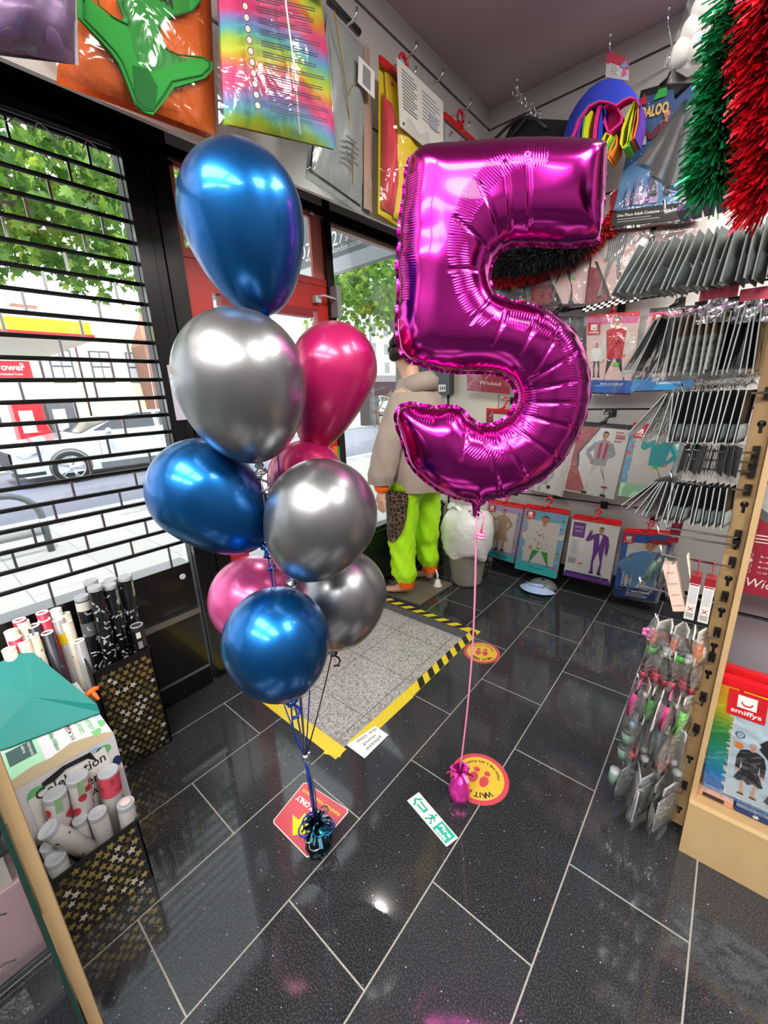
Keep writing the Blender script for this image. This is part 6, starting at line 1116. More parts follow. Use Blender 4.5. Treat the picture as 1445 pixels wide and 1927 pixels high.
for s, (hy, kx, ky, ax_, ay, tx, ty) in enumerate([(1.70, .045, 1.68, .070, 1.665, -.13, 1.625), (1.90, .06, 1.93, .075, 1.955, -.10, 1.955)]):
    h = vtx(.08, hy, .82, .085, pel); k = vtx(kx, ky, .48, .058, h); c = vtx(ax_-.005, ay, .30, .055, k); a = vtx(ax_, ay, .10, .036, c); he = vtx(ax_+.03, ay, .045, .028, a); b1 = vtx(ax_-.07, ay+(ty-ay)*.4, .052, (.034, .026), a); b2 = vtx(tx+.03, ty, .034, (.036, .018), b1)
    for q in range(5): vtx(tx-.012+.010*abs(q-1), ty-.028+.014*q, .026, .0085 if q else .011, b2)
HAND = []
for s, (sy, ey, wy) in enumerate([(1.62, 1.55, 1.535), (1.98, 2.03, 2.02)]):
    sh = vtx(.08, sy, 1.37, .055, shd); el = vtx(.06, ey, 1.08, .04, sh); wr_ = vtx(.005, wy, .83, .027, el); pm = vtx(-.005, wy, .765, (.034, .018), wr_)
    HAND.append((wr_, pm, wy))
    for q in range(4):
        f0 = vtx(-.032+.018*q, wy-.004, .715, .009, pm); L = (.050, .062, .066, .055)[q]; f1 = vtx(-.036+.018*q, wy-.008, .715-L*.55, .0078, f0); vtx(-.034+.018*q, wy+.002, .715-L, .0068, f1)
    t0 = vtx(-.045, wy+.008, .765, .011, pm); t1 = vtx(-.058, wy+.012, .73, .009, t0); vtx(-.06, wy+.012, .705, .0075, t1)
skin_mesh('body', V, E, mn, 'mannskin', pel, 1)
# wig
R = random.Random(3); f = MB()
for k in range(150):
    th = R.uniform(0, 2*pi); ph = R.uniform(0, pi*.62); d = Vector((sin(ph)*cos(th), sin(ph)*sin(th), cos(ph)))
    if d.x < -.75 and d.z < .35: continue
    f.ball(Vector((.035, 1.80, 1.655))+Vector((d.x*.10, d.y*.105, d.z*.115)), R.uniform(.022, .036), 'hair', 7, 5)
f.build('curly_wig', mn)
# trousers
f = MB()
def fold(a, z, amp): return 1+amp*sin(a*5+z*31)+amp*.6*sin(a*9-z*53)
def leg(f, path, mat, n=28, amp=.07):
    vs = []
    for (x, y, z, rx, ry) in path:
        for k in range(n):
            a = 2*pi*k/n; q = fold(a, z, amp); vs.append(Vector((x+rx*q*cos(a), y+ry*q*sin(a), z)))
    f.add(vs, [(i*n+k, i*n+(k+1) % n, (i+1)*n+(k+1) % n, (i+1)*n+k) for i in range(len(path)-1) for k in range(n)], mat, True)
def dens(path, m=5):
    o = []
    for a, b in zip(path, path[1:]):
        for t in range(m): o.append(tuple(p+(q-p)*t/m for p, q in zip(a, b)))
    return o+[path[-1]]
l1 = [(.075, 1.66, .135, .062, .062), (.06, 1.665, .19, .090, .085), (.05, 1.67, .30, .082, .085), (.04, 1.675, .36, .088, .09), (.04, 1.68, .50, .095, .10), (.05, 1.695, .70, .115, .11), (.08, 1.74, .86, .15, .13)]
l2 = [(.075, 1.955, .15, .06, .06), (.07, 1.95, .21, .083, .08), (.06, 1.945, .33, .078, .08), (.065, 1.935, .38, .088, .09), (.075, 1.93, .52, .092, .10), (.08, 1.91, .70, .11, .11), (.08, 1.86, .86, .15, .13)]
leg(f, dens(l1), 'neon'); leg(f, dens(l2), 'neon'); f.loft([((.08, 1.80, .80), (.165, 0, 0), (0, .22, 0)), ((.085, 1.80, .92), (.16, 0, 0), (0, .19, 0)), ((.09, 1.80, 1.06), (.15, 0, 0), (0, .17, 0))], 'neon', 28); f.build('trousers', mn)
f = MB(); leg(f, dens([(.082, 1.66, .09, .052, .05), (.078, 1.66, .14, .066, .064)], 3), 'neonorange', amp=.03); f.build('ankle_cuff', mn); f = MB(); leg(f, dens([(.085, 1.955, .10, .052, .05), (.078, 1.955, .155, .064, .062)], 3), 'neonorange', amp=.03); f.build('ankle_cuff', mn)
# printed thigh panel: curved apron in front of the leg
m = bpy.data.materials.new('brown_print'); m.use_nodes = True; nt = m.node_tree; b = nt.nodes['Principled BSDF']; tc = N(nt, 'ShaderNodeTexCoord'); vo = N(nt, 'ShaderNodeTexVoronoi', feature='DISTANCE_TO_EDGE'); vo.inputs['Scale'].default_value = 34; nt.links.new(tc.outputs['Object'], vo.inputs['Vector']); rp = N(nt, 'ShaderNodeValToRGB'); e = rp.color_ramp.elements; e[0].position = .0; e[0].color = lin('8a6a48'); e[1].position = .10; e[1].color = lin('17110f'); nt.links.new(vo.outputs['Distance'], rp.inputs[0]); nt.links.new(rp.outputs[0], b.inputs['Base Color']); b.inputs['Roughness'].default_value = .7; MATS['brown_print'] = m
f = MB(); f.grid(lambda u, v: Vector((.055-.118*cos((u-.5)*2.5+1.25), 1.69-.122*sin((u-.5)*2.5+1.25)-.004, .80-(.06+.30*(1-(2*u-1)**2)**.5 if 0 < u < 1 else .06)*v)), 20, 14, 'brown_print'); f.build('printed_panel', mn)
# hoodie
f = MB(); n = 40; vs = []; secs = [(.79, .175, .205, .1), (.86, .19, .215, .1), (.96, .185, .21, .1), (1.08, .18, .205, .1), (1.2, .182, .21, .098), (1.30, .175, .21, .095), (1.38, .145, .19, .09), (1.44, .10, .13, .08), (1.49, .075, .085, .065)]
for z, rx, ry, cx in secs:
    for k in range(n):
        a = 2*pi*k/n; q = 1+.035*sin(a*7+z*12)+.02*sin(a*13-z*25); vs.append(Vector((cx+rx*q*cos(a), 1.80+ry*q*sin(a), z-.06*cos(a)*(z < .95)*1.0+(.05 if z < .9 else 0)*cos(a))))
f.add(vs, [(i*n+k, i*n+(k+1) % n, (i+1)*n+(k+1) % n, (i+1)*n+k) for i in range(len(secs)-1) for k in range(n)], 'taupe', True); f.build('hoodie_body', mn)
for s, (sy, ey, wy) in enumerate([(1.635, 1.55, 1.535), (1.965, 2.03, 2.02)]):
    f = MB(); leg(f, dens([(-.012, wy, .845, .085, .062), (.0, wy, .90, .10, .075), (.03, (ey+wy)/2, 1.02, .095, .078), (.06, ey+.01*(1-2*s), 1.15, .09, .08), (.075, sy, 1.30, .085, .085), (.08, sy+.02*(1-2*s), 1.41, .06, .06)], 5), 'taupe', 28, .045); f.build('sleeve', mn)
    f = MB(); leg(f, dens([(-.005, wy, .795, .042, .034), (-.004, wy, .82, .055, .042), (-.006, wy, .852, .05, .040)], 3), 'neonorange', 24, .03); f.build('wrist_cuff', mn)
f = MB(); f.loft([((.10, 1.80, 1.40), (.13, 0, .02), (0, .14, 0)), ((.12, 1.80, 1.46), (.12, 0, .03), (0, .13, 0)), ((.11, 1.80, 1.50), (.09, 0, .03), (0, .10, 0))], 'taupe', 28); f.build('hood', mn)
f = MB(); f.tube([(-.06, 1.74, 1.42), (-.10, 1.70, 1.36), (-.09, 1.63, 1.30), (-.04, 1.575, 1.22), (-.01, 1.56, 1.17)], .005, 'tan', 6); f.build('drawcord', mn)
f = MB(); f.tube([(.105+.0, 1.585, 1.08), (.14, 1.585, 1.07), (.2, 1.60, 1.08)], .003, M('seam', '6e6258', .9), 5); f.tube([(-.03, 1.60, 1.32), (.05, 1.578, 1.30), (.14, 1.583, 1.33)], .003, 'seam', 5); f.build('seam_line', mn)
f = MB(); f.tube([(-.118, 1.70, 1.25), (-.135, 1.69, 1.0), (-.14, 1.69, .78)], .008, 'neon', 6); f.build('neon_strap', mn)
f = MB(); f.tube([(.145, 1.94, .13), (.165, 1.93, .10), (.17, 1.925, .055)], .008, 'offwhite', 8); f.lathe((.17, 1.925, .012), (0, 0, 1), [(0, .034), (.006, .034), (.012, .026), (.05, .016), (.055, 0)], 'offwhite', 18); f.build('support_rod', mn)
pl = MB(); P = [z0(790, 1140), z0(852, 1100), Vector((-.15, 2.05, 0)), Vector((-.15, 1.61, 0))]; pl.prism(P, (0, 0, .010), M('baseplate', '6a6152', .4)); pl.build('base_plate', mn)
# ------------------------------------------------------------------ rubbish basket, star bin, wall box, cap
bk = thing('waste_basket', 'pale woven waste basket by the mannequin', 'basket', (.30, 2.13, 0))
m = bpy.data.materials.new('wicker'); m.use_nodes = True; nt = m.node_tree; b = nt.nodes['Principled BSDF']; tc = N(nt, 'ShaderNodeTexCoord'); ck = N(nt, 'ShaderNodeTexBrick', offset=.5); ck.inputs['Scale'].default_value = 1; ck.inputs['Brick Width'].default_value = .024; ck.inputs['Row Height'].default_value = .012; ck.inputs['Mortar Size'].default_value = .0022; ck.inputs['Color1'].default_value = lin('bdb6ac'); ck.inputs['Color2'].default_value = lin('c6c0b6'); ck.inputs['Mortar'].default_value = lin('6e685f')
sp = N(nt, 'ShaderNodeSeparateXYZ'); nt.links.new(tc.outputs['Object'], sp.inputs[0]); at2 = N(nt, 'ShaderNodeMath', operation='ARCTAN2'); nt.links.new(sp.outputs['Y'], at2.inputs[0]); nt.links.new(sp.outputs['X'], at2.inputs[1]); ml = N(nt, 'ShaderNodeMath', operation='MULTIPLY'); ml.inputs[1].default_value = .13; nt.links.new(at2.outputs[0], ml.inputs[0]); cb = N(nt, 'ShaderNodeCombineXYZ'); nt.links.new(ml.outputs[0], cb.inputs['X']); nt.links.new(sp.outputs['Z'], cb.inputs['Y']); nt.links.new(cb.outputs[0], ck.inputs['Vector']); nt.links.new(ck.outputs['Color'], b.inputs['Base Color'])
bp = N(nt, 'ShaderNodeBump'); bp.inputs['Strength'].default_value = .5; bp.inputs['Distance'].default_value = .003; nt.links.new(ck.outputs['Fac'], bp.inputs['Height']); bp.invert = True; nt.links.new(bp.outputs[0], b.inputs['Normal']); MATS['wicker'] = m
MB().lathe((.30, 2.13, 0), (0, 0, 1), [(0, 0), (.003, .105), (.02, .112), (.30, .148), (.31, .154), (.325, .154), (.325, .143), (.05, .105)], 'wicker', 40).build('woven_body', bk)
M('binbag', 'e4e4e2', .35, bump=.8, bscale=22); R = random.Random(2)
bgm = thing('bin_bag', 'full white plastic bag bulging out of the woven basket', 'bag', (.30, 2.13, .25)); f = MB(); n = 44; vs = []
secs = [(.25, .160), (.27, .172), (.31, .178), (.36, .186), (.43, .190), (.50, .178), (.55, .14), (.575, .08), (.585, .03)]
for i, (z, r) in enumerate(secs):
    for k in range(n):
        a = 2*pi*k/n; q = 1+.04*sin(a*3+z*9)+.05*sin(a*8+z*40)*(.5+.5*sin(z*30))+.02*sin(a*17+z*70); vs.append(Vector((.30+r*q*cos(a), 2.13+r*q*sin(a), z+.014*sin(a*5)*(i == 0)+.012*sin(a*4+i))))
f.add(vs, [(i*n+k, i*n+(k+1) % n, (i+1)*n+(k+1) % n, (i+1)*n+k) for i in range(len(secs)-1) for k in range(n)]+[tuple((len(secs)-1)*n+k for k in range(n))], 'binbag', True); f.build('plastic_skin', bgm)
f = MB(); 
for (dx, dy, s) in ((-.08, -.03, .9), (.09, -.05, .7)): f.grid(lambda u, v: Vector((.30+dx*(.4+v*1.1)+(u-.5)*.10*s*(1-.3*v), 2.13+dy+.02*sin(u*9)-.04*v, .545+.075*sin(v*2.4)*s+.012*sin(u*7))), 8, 6, 'binbag')
f.build('twisted_ears', bgm)
# star printed boxes
def star_panel(f, o, U, V, n, w, h, seed, sz=.0128, sp=.0275):
    R = random.Random(seed); o = Vector(o); U = Vector(U); V = Vector(V); n = Vector(n); j = 0; v = sp*.6
    while v < h-sp*.4:
        u = sp*.55+(sp*.5 if j % 2 else 0)
        while u < w-sp*.3:
            a0 = R.uniform(0, 6); c = o+U*u+V*(v+R.uniform(-.003, .003))+n*.0012; s = sz*R.uniform(.85, 1.15); pts = [c+(U*cos(a0+k*pi/5)+V*sin(a0+k*pi/5))*(s if k % 2 == 0 else s*.48) for k in range(10)]; f.poly(pts, R.choice(['stargold', 'stargold', 'starpale', 'stardull'])); u += sp
        v += sp*.80; j += 1
M('stargold', 'b09a58', .3, .7); M('starpale', 'e0d8c4', .35, .4); M('stardull', '7a6c44', .4, .6); M('starbox', '0c0b0c', .4)
def star_box(label, x0, x1, y0, y1, h, hb, seed, name='star_box'):
    o = thing(name, label, 'display box', ((x0+x1)/2, (y0+y1)/2, 0)); t = .004
    f = MB(); f.box(x0, x1, y0, y1, 0, t, 'starbox'); f.box(x1-t, x1, y0, y1, t, h, 'starbox'); f.box(x0, x0+t, y0, y1, t, hb, 'starbox')
    for ya, yb_ in ((y0, y0+t), (y1-t, y1)): f.hexa([(x0, ya, t), (x1, ya, t), (x1, yb_, t), (x0, yb_, t), (x0, ya, hb), (x1, ya, h), (x1, yb_, h), (x0, yb_, hb)], 'starbox')
    f.build('carton', o); f = MB(); star_panel(f, (x1, y0, 0), (0, 1, 0), (0, 0, 1), (1, 0, 0), y1-y0, h, seed); f.build('printed_stars', o)
    f = MB(); star_panel(f, (x1, y1, 0), (-1, 0, 0), (0, 0, 1), (0, 1, 0), x1-x0, h*.95, seed+1); star_panel(f, (x0+t+.001, y0, h*.9), (0, 1, 0), (0, 0, 1), (1, 0, 0), (y1-y0)*.3, hb-h*.9, seed+2) if hb > h+.05 else None; f.build('side_stars', o)
    f = MB(); f.box(x1-t-.001, x1+.001, y0, y1, h, h+.004, 'black'); f.build('rim', o); return o
star_box('tall black carton printed with gold stars, against the black wall', -.185, .03, -.158, .041, .465, .53, 1)
star_box('low black carton printed with gold stars, in front of the helium box', .395, .52, -.44, -.226, .232, .25, 7)
star_box('black star printed carton behind the waste basket', .262, .36, 2.26, 2.36, .50, .50, 12)
# confetti cannons in the tall carton
def cannon(label, base, top, r, mat, cap, extra=None, group='confetti cannons in the tall star carton', name='confetti_cannon', rim=None):
    base = Vector(base); top = Vector(top); ax = (top-base).normalized(); L = (top-base).length; o = thing(name, label, 'confetti cannon', base, group)
    MB().lathe(base, ax, [(0, 0), (0, r), (L-.001, r)], mat, 24).build('tube', o); MB().lathe(top-ax*.004, ax, [(-.012, r*1.01), (.002, r*1.04), (.005, r*.98), (.004, r*.88), (.001, 0)], cap, 24).build('end_cap', o)
    if extra: f = MB(); extra(f, base, ax, L, r); f.build('pattern_print', o)
    return o
def flakes(mat, n, seed, size=(.006, .016), shape='bar'):
    def fn(f, b, ax, L, r):
        R = random.Random(seed); t = ax.orthogonal().normalized(); w = ax.cross(t)
        for k in range(n):
            a = R.uniform(0, 2*pi); h = R.uniform(.05, .95)*L; rot = R.uniform(0, pi); s, l = size[0]*R.uniform(.6, 1.1), size[1]*R.uniform(.6, 1.1)
            def P(x, y): q = a+x/r; return b+ax*(h+y)+(t*cos(q)+w*sin(q))*(r*1.045)
            if shape == 'bar': pts = [(-s/2, -l/2), (s/2, -l/2), (s/2, l/2), (-s/2, l/2)]
            elif shape == 'star': pts = [(size[1]*(.6 if q % 2 == 0 else .26)*cos(q*pi/5), size[1]*(.6 if q % 2 == 0 else .26)*sin(q*pi/5)) for q in range(10)]
            else: pts = [(s*cos(q*pi/5), l*.6*sin(q*pi/5)*(1.2 if q < 5 else .8)) for q in range(10)]
            pp = [P(x*cos(rot)-y*sin(rot), x*sin(rot)+y*cos(rot)) for x, y in pts]; f.add(pp+[P(0, 0)], [(q, (q+1) % len(pp), len(pp)) for q in range(len(pp))], mat if isinstance(mat, str) else R.choice(mat))
    return fn
def cannon_print(mat, n, seed, word=None, wrap=None):
    fl = flakes(mat, n, seed)
    def fn(f, b, ax, L, r):
        fl(f, b, ax, L, r); t = Vector((1, 0, 0)); t = (t-ax*t.dot(ax)).normalized(); w = ax.cross(t)
        if word:
            vs, fs, wd = text_geo(word, .02); f.add([b+ax*(L*.40+x*.035)+(t*cos((y-.35)*.028/r)+w*sin((y-.35)*.028/r))*r*1.02 for x, y in vs], fs, 'lightgrey')
        if wrap:
            q = [(b+ax*(L-h)+(t*cos(a)+w*sin(a))*r*1.03) for h in (.02, .085) for a in (.5, .8, 1.1, 1.4)]; f.add(q, [(0, 1, 5, 4), (1, 2, 6, 5), (2, 3, 7, 6)], wrap)
    return fn
M('cannonblack', '15161c', .3, coat=.4); M('cannonflake', 'c8ccd2', .3, .3); M('stickpale', '8fb48a', .45)
tops = [(235, 1084, 'tall black confetti cannon at the shutter lock end', 'stickpale'), (207, 1090, 'tall black confetti cannon, second from the lock end', None), (205, 1100, 'tall black confetti cannon with a green tape seal', 'stickpale'), (178, 1103, 'tall black confetti cannon with a mint cap', None), (170, 1092, 'black confetti cannon at the back of the carton', None), (153, 1121, 'black confetti cannon with a white label band and grey wrap', None)]
xs = [(-.06, .004), (-.115, -.012), (-.045, -.045), (-.03, -.092), (-.13, -.075), (-.075, -.128)]
for i, ((px, py, lb, wr), (bx, by)) in enumerate(zip(tops, xs)):
    t = at(px, py, 'x', bx-.01); o = cannon(lb, (bx, by, .03), t, .0235, 'cannonblack', 'silverprint', cannon_print('cannonflake', 120, 30+i, 'CANNON' if i == 2 else None, wr))
    if i == 5: f = MB(); ax = (t-Vector((bx, by, .03))).normalized(); f.lathe(t-ax*.055, ax, [(0, .0242), (.035, .0242)], 'offwhite', 24); f.build('label_band', o); f = MB(); f.lathe(t-ax*.16, ax, [(0, .0242), (.055, .0242)], 'midgrey', 24); f.build('label_band', o)
t = at(257, 1177, 'x', .0); o = cannon('short black confetti cannon with a white barcode at the carton front', (.0, .012, .03), t, .0225, 'cannonblack', 'dark'); f = MB(); f.lathe(t, (0, 0, 1), [(0, .0225), (.003, .0225), (.003, .019), (0, .019)], 'silverprint', 24); f.build('metal_rim', o); f = MB(); f.box(.0223, .0228, .004, .020, t.z-.045, t.z-.02, 'white'); f.box(.0223, .0228, .004, .020, t.z-.09, t.z-.06, 'grey'); f.build('barcode_label', o)
# confetti tubes of fabric on the floor behind the helium box
M('tubeclear', 'c4c6c8', .15, alpha=.55); M('creamprint', 'd8cfbc', .4); M('redprint', 'b82848', .4); M('blackprint', '2a2a36', .35)
TB = [(36, 1166, 'redprint', 'red wrapping film roll at the frame edge'), (125, 1170, 'creamprint', 'cream film roll, tall one at the back of the cluster'), (60, 1195, 'creamprint', 'short cream film roll beside the red one'), (27, 1200, 'redprint', 'red film roll half behind the front cream rolls'), (62, 1177, 'blackprint', 'dark patterned film roll in the middle row'), (79, 1152, 'redprint', 'crimson film roll at the back by the shutter'), (104, 1147, 'offwhite', 'white film roll at the back by the shutter'), (83, 1166, 'redprint', 'crimson film roll in front of the white one'), (121, 1155, 'creamprint', 'star patterned cream film roll nearest the tall carton'), (108, 1165, 'tubeclear', 'clear film roll with a yellow price strip'), (42, 1170, 'creamprint', 'cream film roll behind the dark patterned one'), (88, 1190, 'blackprint', 'black patterned film roll at the front of the cluster'), (148, 1205, 'tubeclear', 'narrow clear film roll beside the tall star carton'), (20, 1187, 'creamprint', 'cream film roll second from the frame edge'), (42, 1205, 'creamprint', 'foremost cream film roll, behind the teal card'), (16, 1221, 'creamprint', 'cream film roll at the frame edge, lowest')]
for i, (px, py, mt, lb) in enumerate(TB):
    xx = min(-.165+.028*max(0, (py-1150)/18), -.062); t = at(px, py, 'x', xx); b0 = Vector((xx+.01, t.y+.004, .0)); o = thing('film_roll', lb, 'film roll', b0, 'film rolls standing behind the helium box'); ax = (t-b0).normalized(); L = (t-b0).length; r = .0185
    MB().lathe(b0, ax, [(0, 0), (0, r), (L, r), (L, r*.72), (L-.03, r*.72)], mt, 20).build('roll', o); MB().lathe(t-ax*.003, ax, [(0, r*1.03), (.004, r*1.03), (.004, r*.70), (0, r*.70)], 'white', 20).build('rim', o)
    f = MB(); flakes('brown' if mt == 'creamprint' else 'lightgrey', 22, i, (.003, .006), 'star')(f, b0, ax, L, r)
    if i in (9, 4): f.lathe(t-ax*.10, ax, [(0, r*1.03), (.045, r*1.03)], 'yellow', 20)
    f.build('pattern_print', o)
# helium box
hb = thing('helium_box', 'large printed helium tank carton with a torn front strip', 'box', (.2, -.32, 0)); x0, x1, y0, y1, zt = .005, .392, -.47, -.205, .45
M('boxwhite', 'd8d8dc', .5); M('boxgreen', '6fb878', .5); M('boxmint', 'a4d8b4', .5); M('boxdark', '3f5a58', .5); M('boxblue', 'a0c0dc', .5); M('textgreen', '2f9a58', .5)
f = MB(); f.box(x0, x1, y0, y1, 0, zt, 'boxwhite'); f.build('carton', hb); f = MB(); Z = lambda x, y, k=.001: Vector((x, y, zt+k))
f.poly([Z(.205, y0), Z(x1, y0), Z(x1, y1), Z(.205, y1)], 'boxwhite'); f.poly([Z(.21, y0, .0015), Z(.36, y0, .0015), Z(.35, y1-.155, .0015), Z(.205, y1-.155, .0015)], 'boxmint'); f.poly([Z(.33, y0, .0016), Z(.345, y0+.04, .0016), Z(.335, y0+.08, .0016), Z(.342, y0+.12, .0016), Z(.325, y0+.17, .0016), Z(.335, y0+.2, .0016), Z(.35, y1-.03, .0016), Z(.375, y1, .0016), Z(x1, y1, .0016), Z(x1, y0, .0016)], 'cardboard')
f.poly([Z(.215, y0+.04, .002), Z(.29, y0+.04, .002), Z(.29, y0+.10, .002), Z(.215, y0+.10, .002)], 'boxdark')
for cx, cy, rx, ry in ((.225, -.225, .02, .02), (.235, -.25, .014, .016), (.31, -.216, .018, .011), (.335, -.235, .02, .012)): f.poly([Z(cx+rx*cos(k*.4), cy+ry*sin(k*.4), .0018) for k in range(16)], 'boxgreen')
for cx in (.262, .275, .288): f.poly([Z(cx+.004*cos(k*.6), -.214+.008*sin(k*.6), .0019) for k in range(11)], 'boxblue')
f.poly([Z(.228, -.302, .0022), Z(.325, -.302, .0022), Z(.325, -.222, .0022), Z(.228, -.222, .0022)], 'white'); f.build('top_print', hb)
f = MB(); X = (1, 0, 0); Yv = (0, 1, 0)
write(f, 'Celebration', Z(.232, -.245, .0026), X, Yv, .022, 'textgreen', width=.088); write(f, 'Cylinders', Z(.240, -.268, .0026), X, Yv, .022, 'textgreen', width=.072); write(f, 'HELIUM TANK', Z(.234, -.294, .0026), X, Yv, .016, 'dark', width=.088); write(f, 'Inflates 50 Balloons', Z(.228, -.332, .0026), X, Yv, .015, 'textgreen', width=.10); write(f, 'Perfect for indoor and', Z(.22, -.382, .0026), X, Yv, .011, 'white', width=.066); write(f, 'outdoor use', Z(.22, -.396, .0026), X, Yv, .011, 'white', width=.04)
f.build('lettering', hb); f = MB(); f.tube([Z(.234, -.292, .004), Z(.243, -.282, .004), Z(.236, -.280, .004), Z(.255, -.287, .004), Z(.266, -.282, .004)], .0014, 'burgundy', 5); f.build('red_scribble', hb); f = MB()
F_ = lambda y, z, k=.001: Vector((x1+k, y, z)); 
write(f, 'Celebration', F_(-.405, .385, .003), Yv, (0, 0, 1), .045, 'dark', width=.165); write(f, 'Cylinders', F_(-.385, .335, .003), Yv, (0, 0, 1), .045, 'dark', width=.13); write(f, 'HELIUM TANK', F_(-.40, .295, .003), Yv, (0, 0, 1), .03, 'dark', width=.16); f.build('lettering', hb)
f = MB(); f.poly([F_(-.42, .27, .0015), F_(-.225, .27, .0015), F_(-.235, .43, .0015), F_(-.42, .40, .0015)], 'white')
for cy, cz, ry, rz, mt in ((-.40, .40, .022, .028, 'boxgreen'), (-.37, .425, .012, .01, 'boxblue'), (-.40, .36, .01, .012, 'boxgreen'), (-.24, .42, .02, .016, 'boxgreen'), (-.26, .435, .016, .009, 'boxblue'), (-.215, .36, .012, .018, 'navy')): f.poly([F_(cy+ry*cos(k*.4), cz+rz*sin(k*.4), .0012) for k in range(16)], mt)
f.poly([F_(-.385, .43, .0035), F_(-.335, .445, .0035), F_(-.27, .44, .0035), F_(-.26, .40, .0035), F_(-.28, .425, .0035), F_(-.33, .43, .0035), F_(-.36, .415, .0035), F_(-.385, .415, .0035)], 'black'); f.build('front_print', hb)
f = MB(); f.poly([Vector((x1-x, y1+.001, z)) for x, z in ((0, 0), (.387, 0), (.387, .45), (0, .45))], 'boxwhite'); f.build('side_print', hb)
tc_ = thing('teal_card', 'plain teal card sheet lying on the helium carton', 'card', (.0, -.33, .46)); f = MB(); P = [at(188, 1340, 'z', .462), at(182, 1325, 'z', .463), at(62, 1228, 'z', .605), at(40, 1229, 'z', .608), at(-40, 1262, 'z', .60), at(-45, 1420, 'z', .46), at(10, 1408, 'z', .458)]
cen = sum(P, Vector())/len(P); f.add([p for p in P]+[p-Vector((0, 0, .004)) for p in P]+[cen], [(i, (i+1) % 7, 14) for i in range(7)]+[(i, 7+i, 7+(i+1) % 7, (i+1) % 7) for i in range(7)]+[tuple(range(13, 6, -1))], 'teal'); f.build('sheet', tc_)
f = MB(); a = Vector((.12, -.150, .47)); f.tube([at(160, 1310, 'z', .47), at(178, 1296, 'z', .475), at(186, 1294, 'z', .475)], [.008, .009, .007], 'neonorange', 8); f.tube([at(172, 1300, 'z', .472), at(186, 1316, 'z', .455)], [.008, .005], 'neonorange', 8); f.tube([at(158, 1310, 'z', .47), at(172, 1318, 'z', .44)], .006, 'neonorange', 8); o = f.build('plastic_clip'); tag(o, 'orange plastic trigger poking out beside the teal card', 'clip')
# confetti tubes in the low carton
M('tubewhite', 'd8d6d4', .35); M('petal', 'b83040', .4)
for i, (base, tp, r, mt, pat, lb) in enumerate([
    ((.425, -.395, .01), at(103, 1492, 'x', .42), .026, 'tubewhite', flakes('petal', 26, 1, (.013, .016), 'petal'), 'red petal printed popper, standing at the helium box front'),
    ((.425, -.345, .01), at(145, 1460, 'x', .42), .026, 'tubewhite', flakes('petal', 26, 2, (.013, .016), 'petal'), 'red petal printed popper with a green seal, tallest in the low carton'),
    ((.425, -.275, .01), at(203, 1450, 'x', .425), .026, 'tubewhite', flakes('petal', 18, 3, (.010, .012), 'petal'), 'red topped popper standing at the carton end'),
    ((.475, -.305, .01), at(183, 1528, 'x', .475), .022, 'tubewhite', flakes('grey', 14, 4, (.003, .006)), 'white popper upright between the red topped and the leaning ones'),
    ((.49, -.258, .01), at(236, 1510, 'x', .49), .022, 'tubewhite', flakes('lightgrey', 14, 5, (.003, .006)), 'white popper with a pink cap at the carton corner'),
    ((.482, -.325, .17), at(88, 1560, 'x', .478), .023, 'tubewhite', flakes(['gold', 'brown', 'dark'], 34, 6, (.004, .008), 'star'), 'white star dotted popper lying across the low carton'),
    ((.485, -.41, .01), at(104, 1612, 'x', .485), .023, 'tubewhite', flakes('lightgrey', 14, 7, (.003, .006)), 'white popper upright nearest the glass case'),
    ((.45, -.345, .01), at(150, 1540, 'x', .45), .018, 'tubewhite', None, 'short white popper hidden under the leaning one'),
    ((.45, -.405, .01), at(90, 1590, 'x', .455), .018, 'tubewhite', None, 'short white popper below the leaning popper cap')]):
    o = cannon(lb, base, tp, r, mt, 'silverprint', pat, 'party poppers in the low star carton', 'party_popper')
    ax = (Vector(tp)-Vector(base)).normalized()
    if i == 2: MB().lathe(Vector(tp)-ax*.075, ax, [(0, r*1.03), (.068, r*1.03)], 'rose', 24).build('red_band', o)
    if i == 4: MB().lathe(Vector(tp)+ax*.002, ax, [(0, r*.6), (.003, 0)], 'pinkpale', 16).build('pink_seal', o)
    if i in (0, 1): f = MB(); w = ax.cross(Vector((1, 0, 0))).normalized(); q = Vector(tp)+Vector((r*1.03, 0, 0)); t2 = w*.008; f.quad(q-t2+ax*0, q+t2, q+t2-ax*.045, q-t2-ax*.045, 'stickpale'); f.build('green_seal', o)
# glass display case at the corner of the frame
cs = thing('display_case', 'glass fronted counter display case at the frame corner', 'display case', (.7, -.8, 0))
f = MB(); f.box(.42, .85, -1.9, -.436, 0, .09, 'woodlight'); f.box(.72, .838, -.450, -.430, 0, .855, 'woodlight'); f.box(.42, .45, -1.9, -.462, .09, .89, 'wood'); f.build('carcass', cs)
MB().box(.848, .856, -1.9, -.452, .10, .895, 'glass').build('front_pane', cs); MB().box(.848, .857, -.459, -.4525, .10, .895, M('paneedge', '1c3a34', .2)).build('pane_edge', cs); MB().box(.42, .86, -1.9, -.449, .895, .905, 'green_glass').build('top_pane', cs); MB().box(.838, .862, -1.9, -.449, .890, .896, M('tealedge', '7fe0d0', .2)).build('top_edge', cs)
for z in (.685, .42): s = MB().box(.452, .845, -1.9, -.456, z-.006, z, 'green_glass').build('shelf', cs); MB().box(.845, .847, -1.9, -.456, z-.006, z, 'paneedge').build('shelf_edge', s)
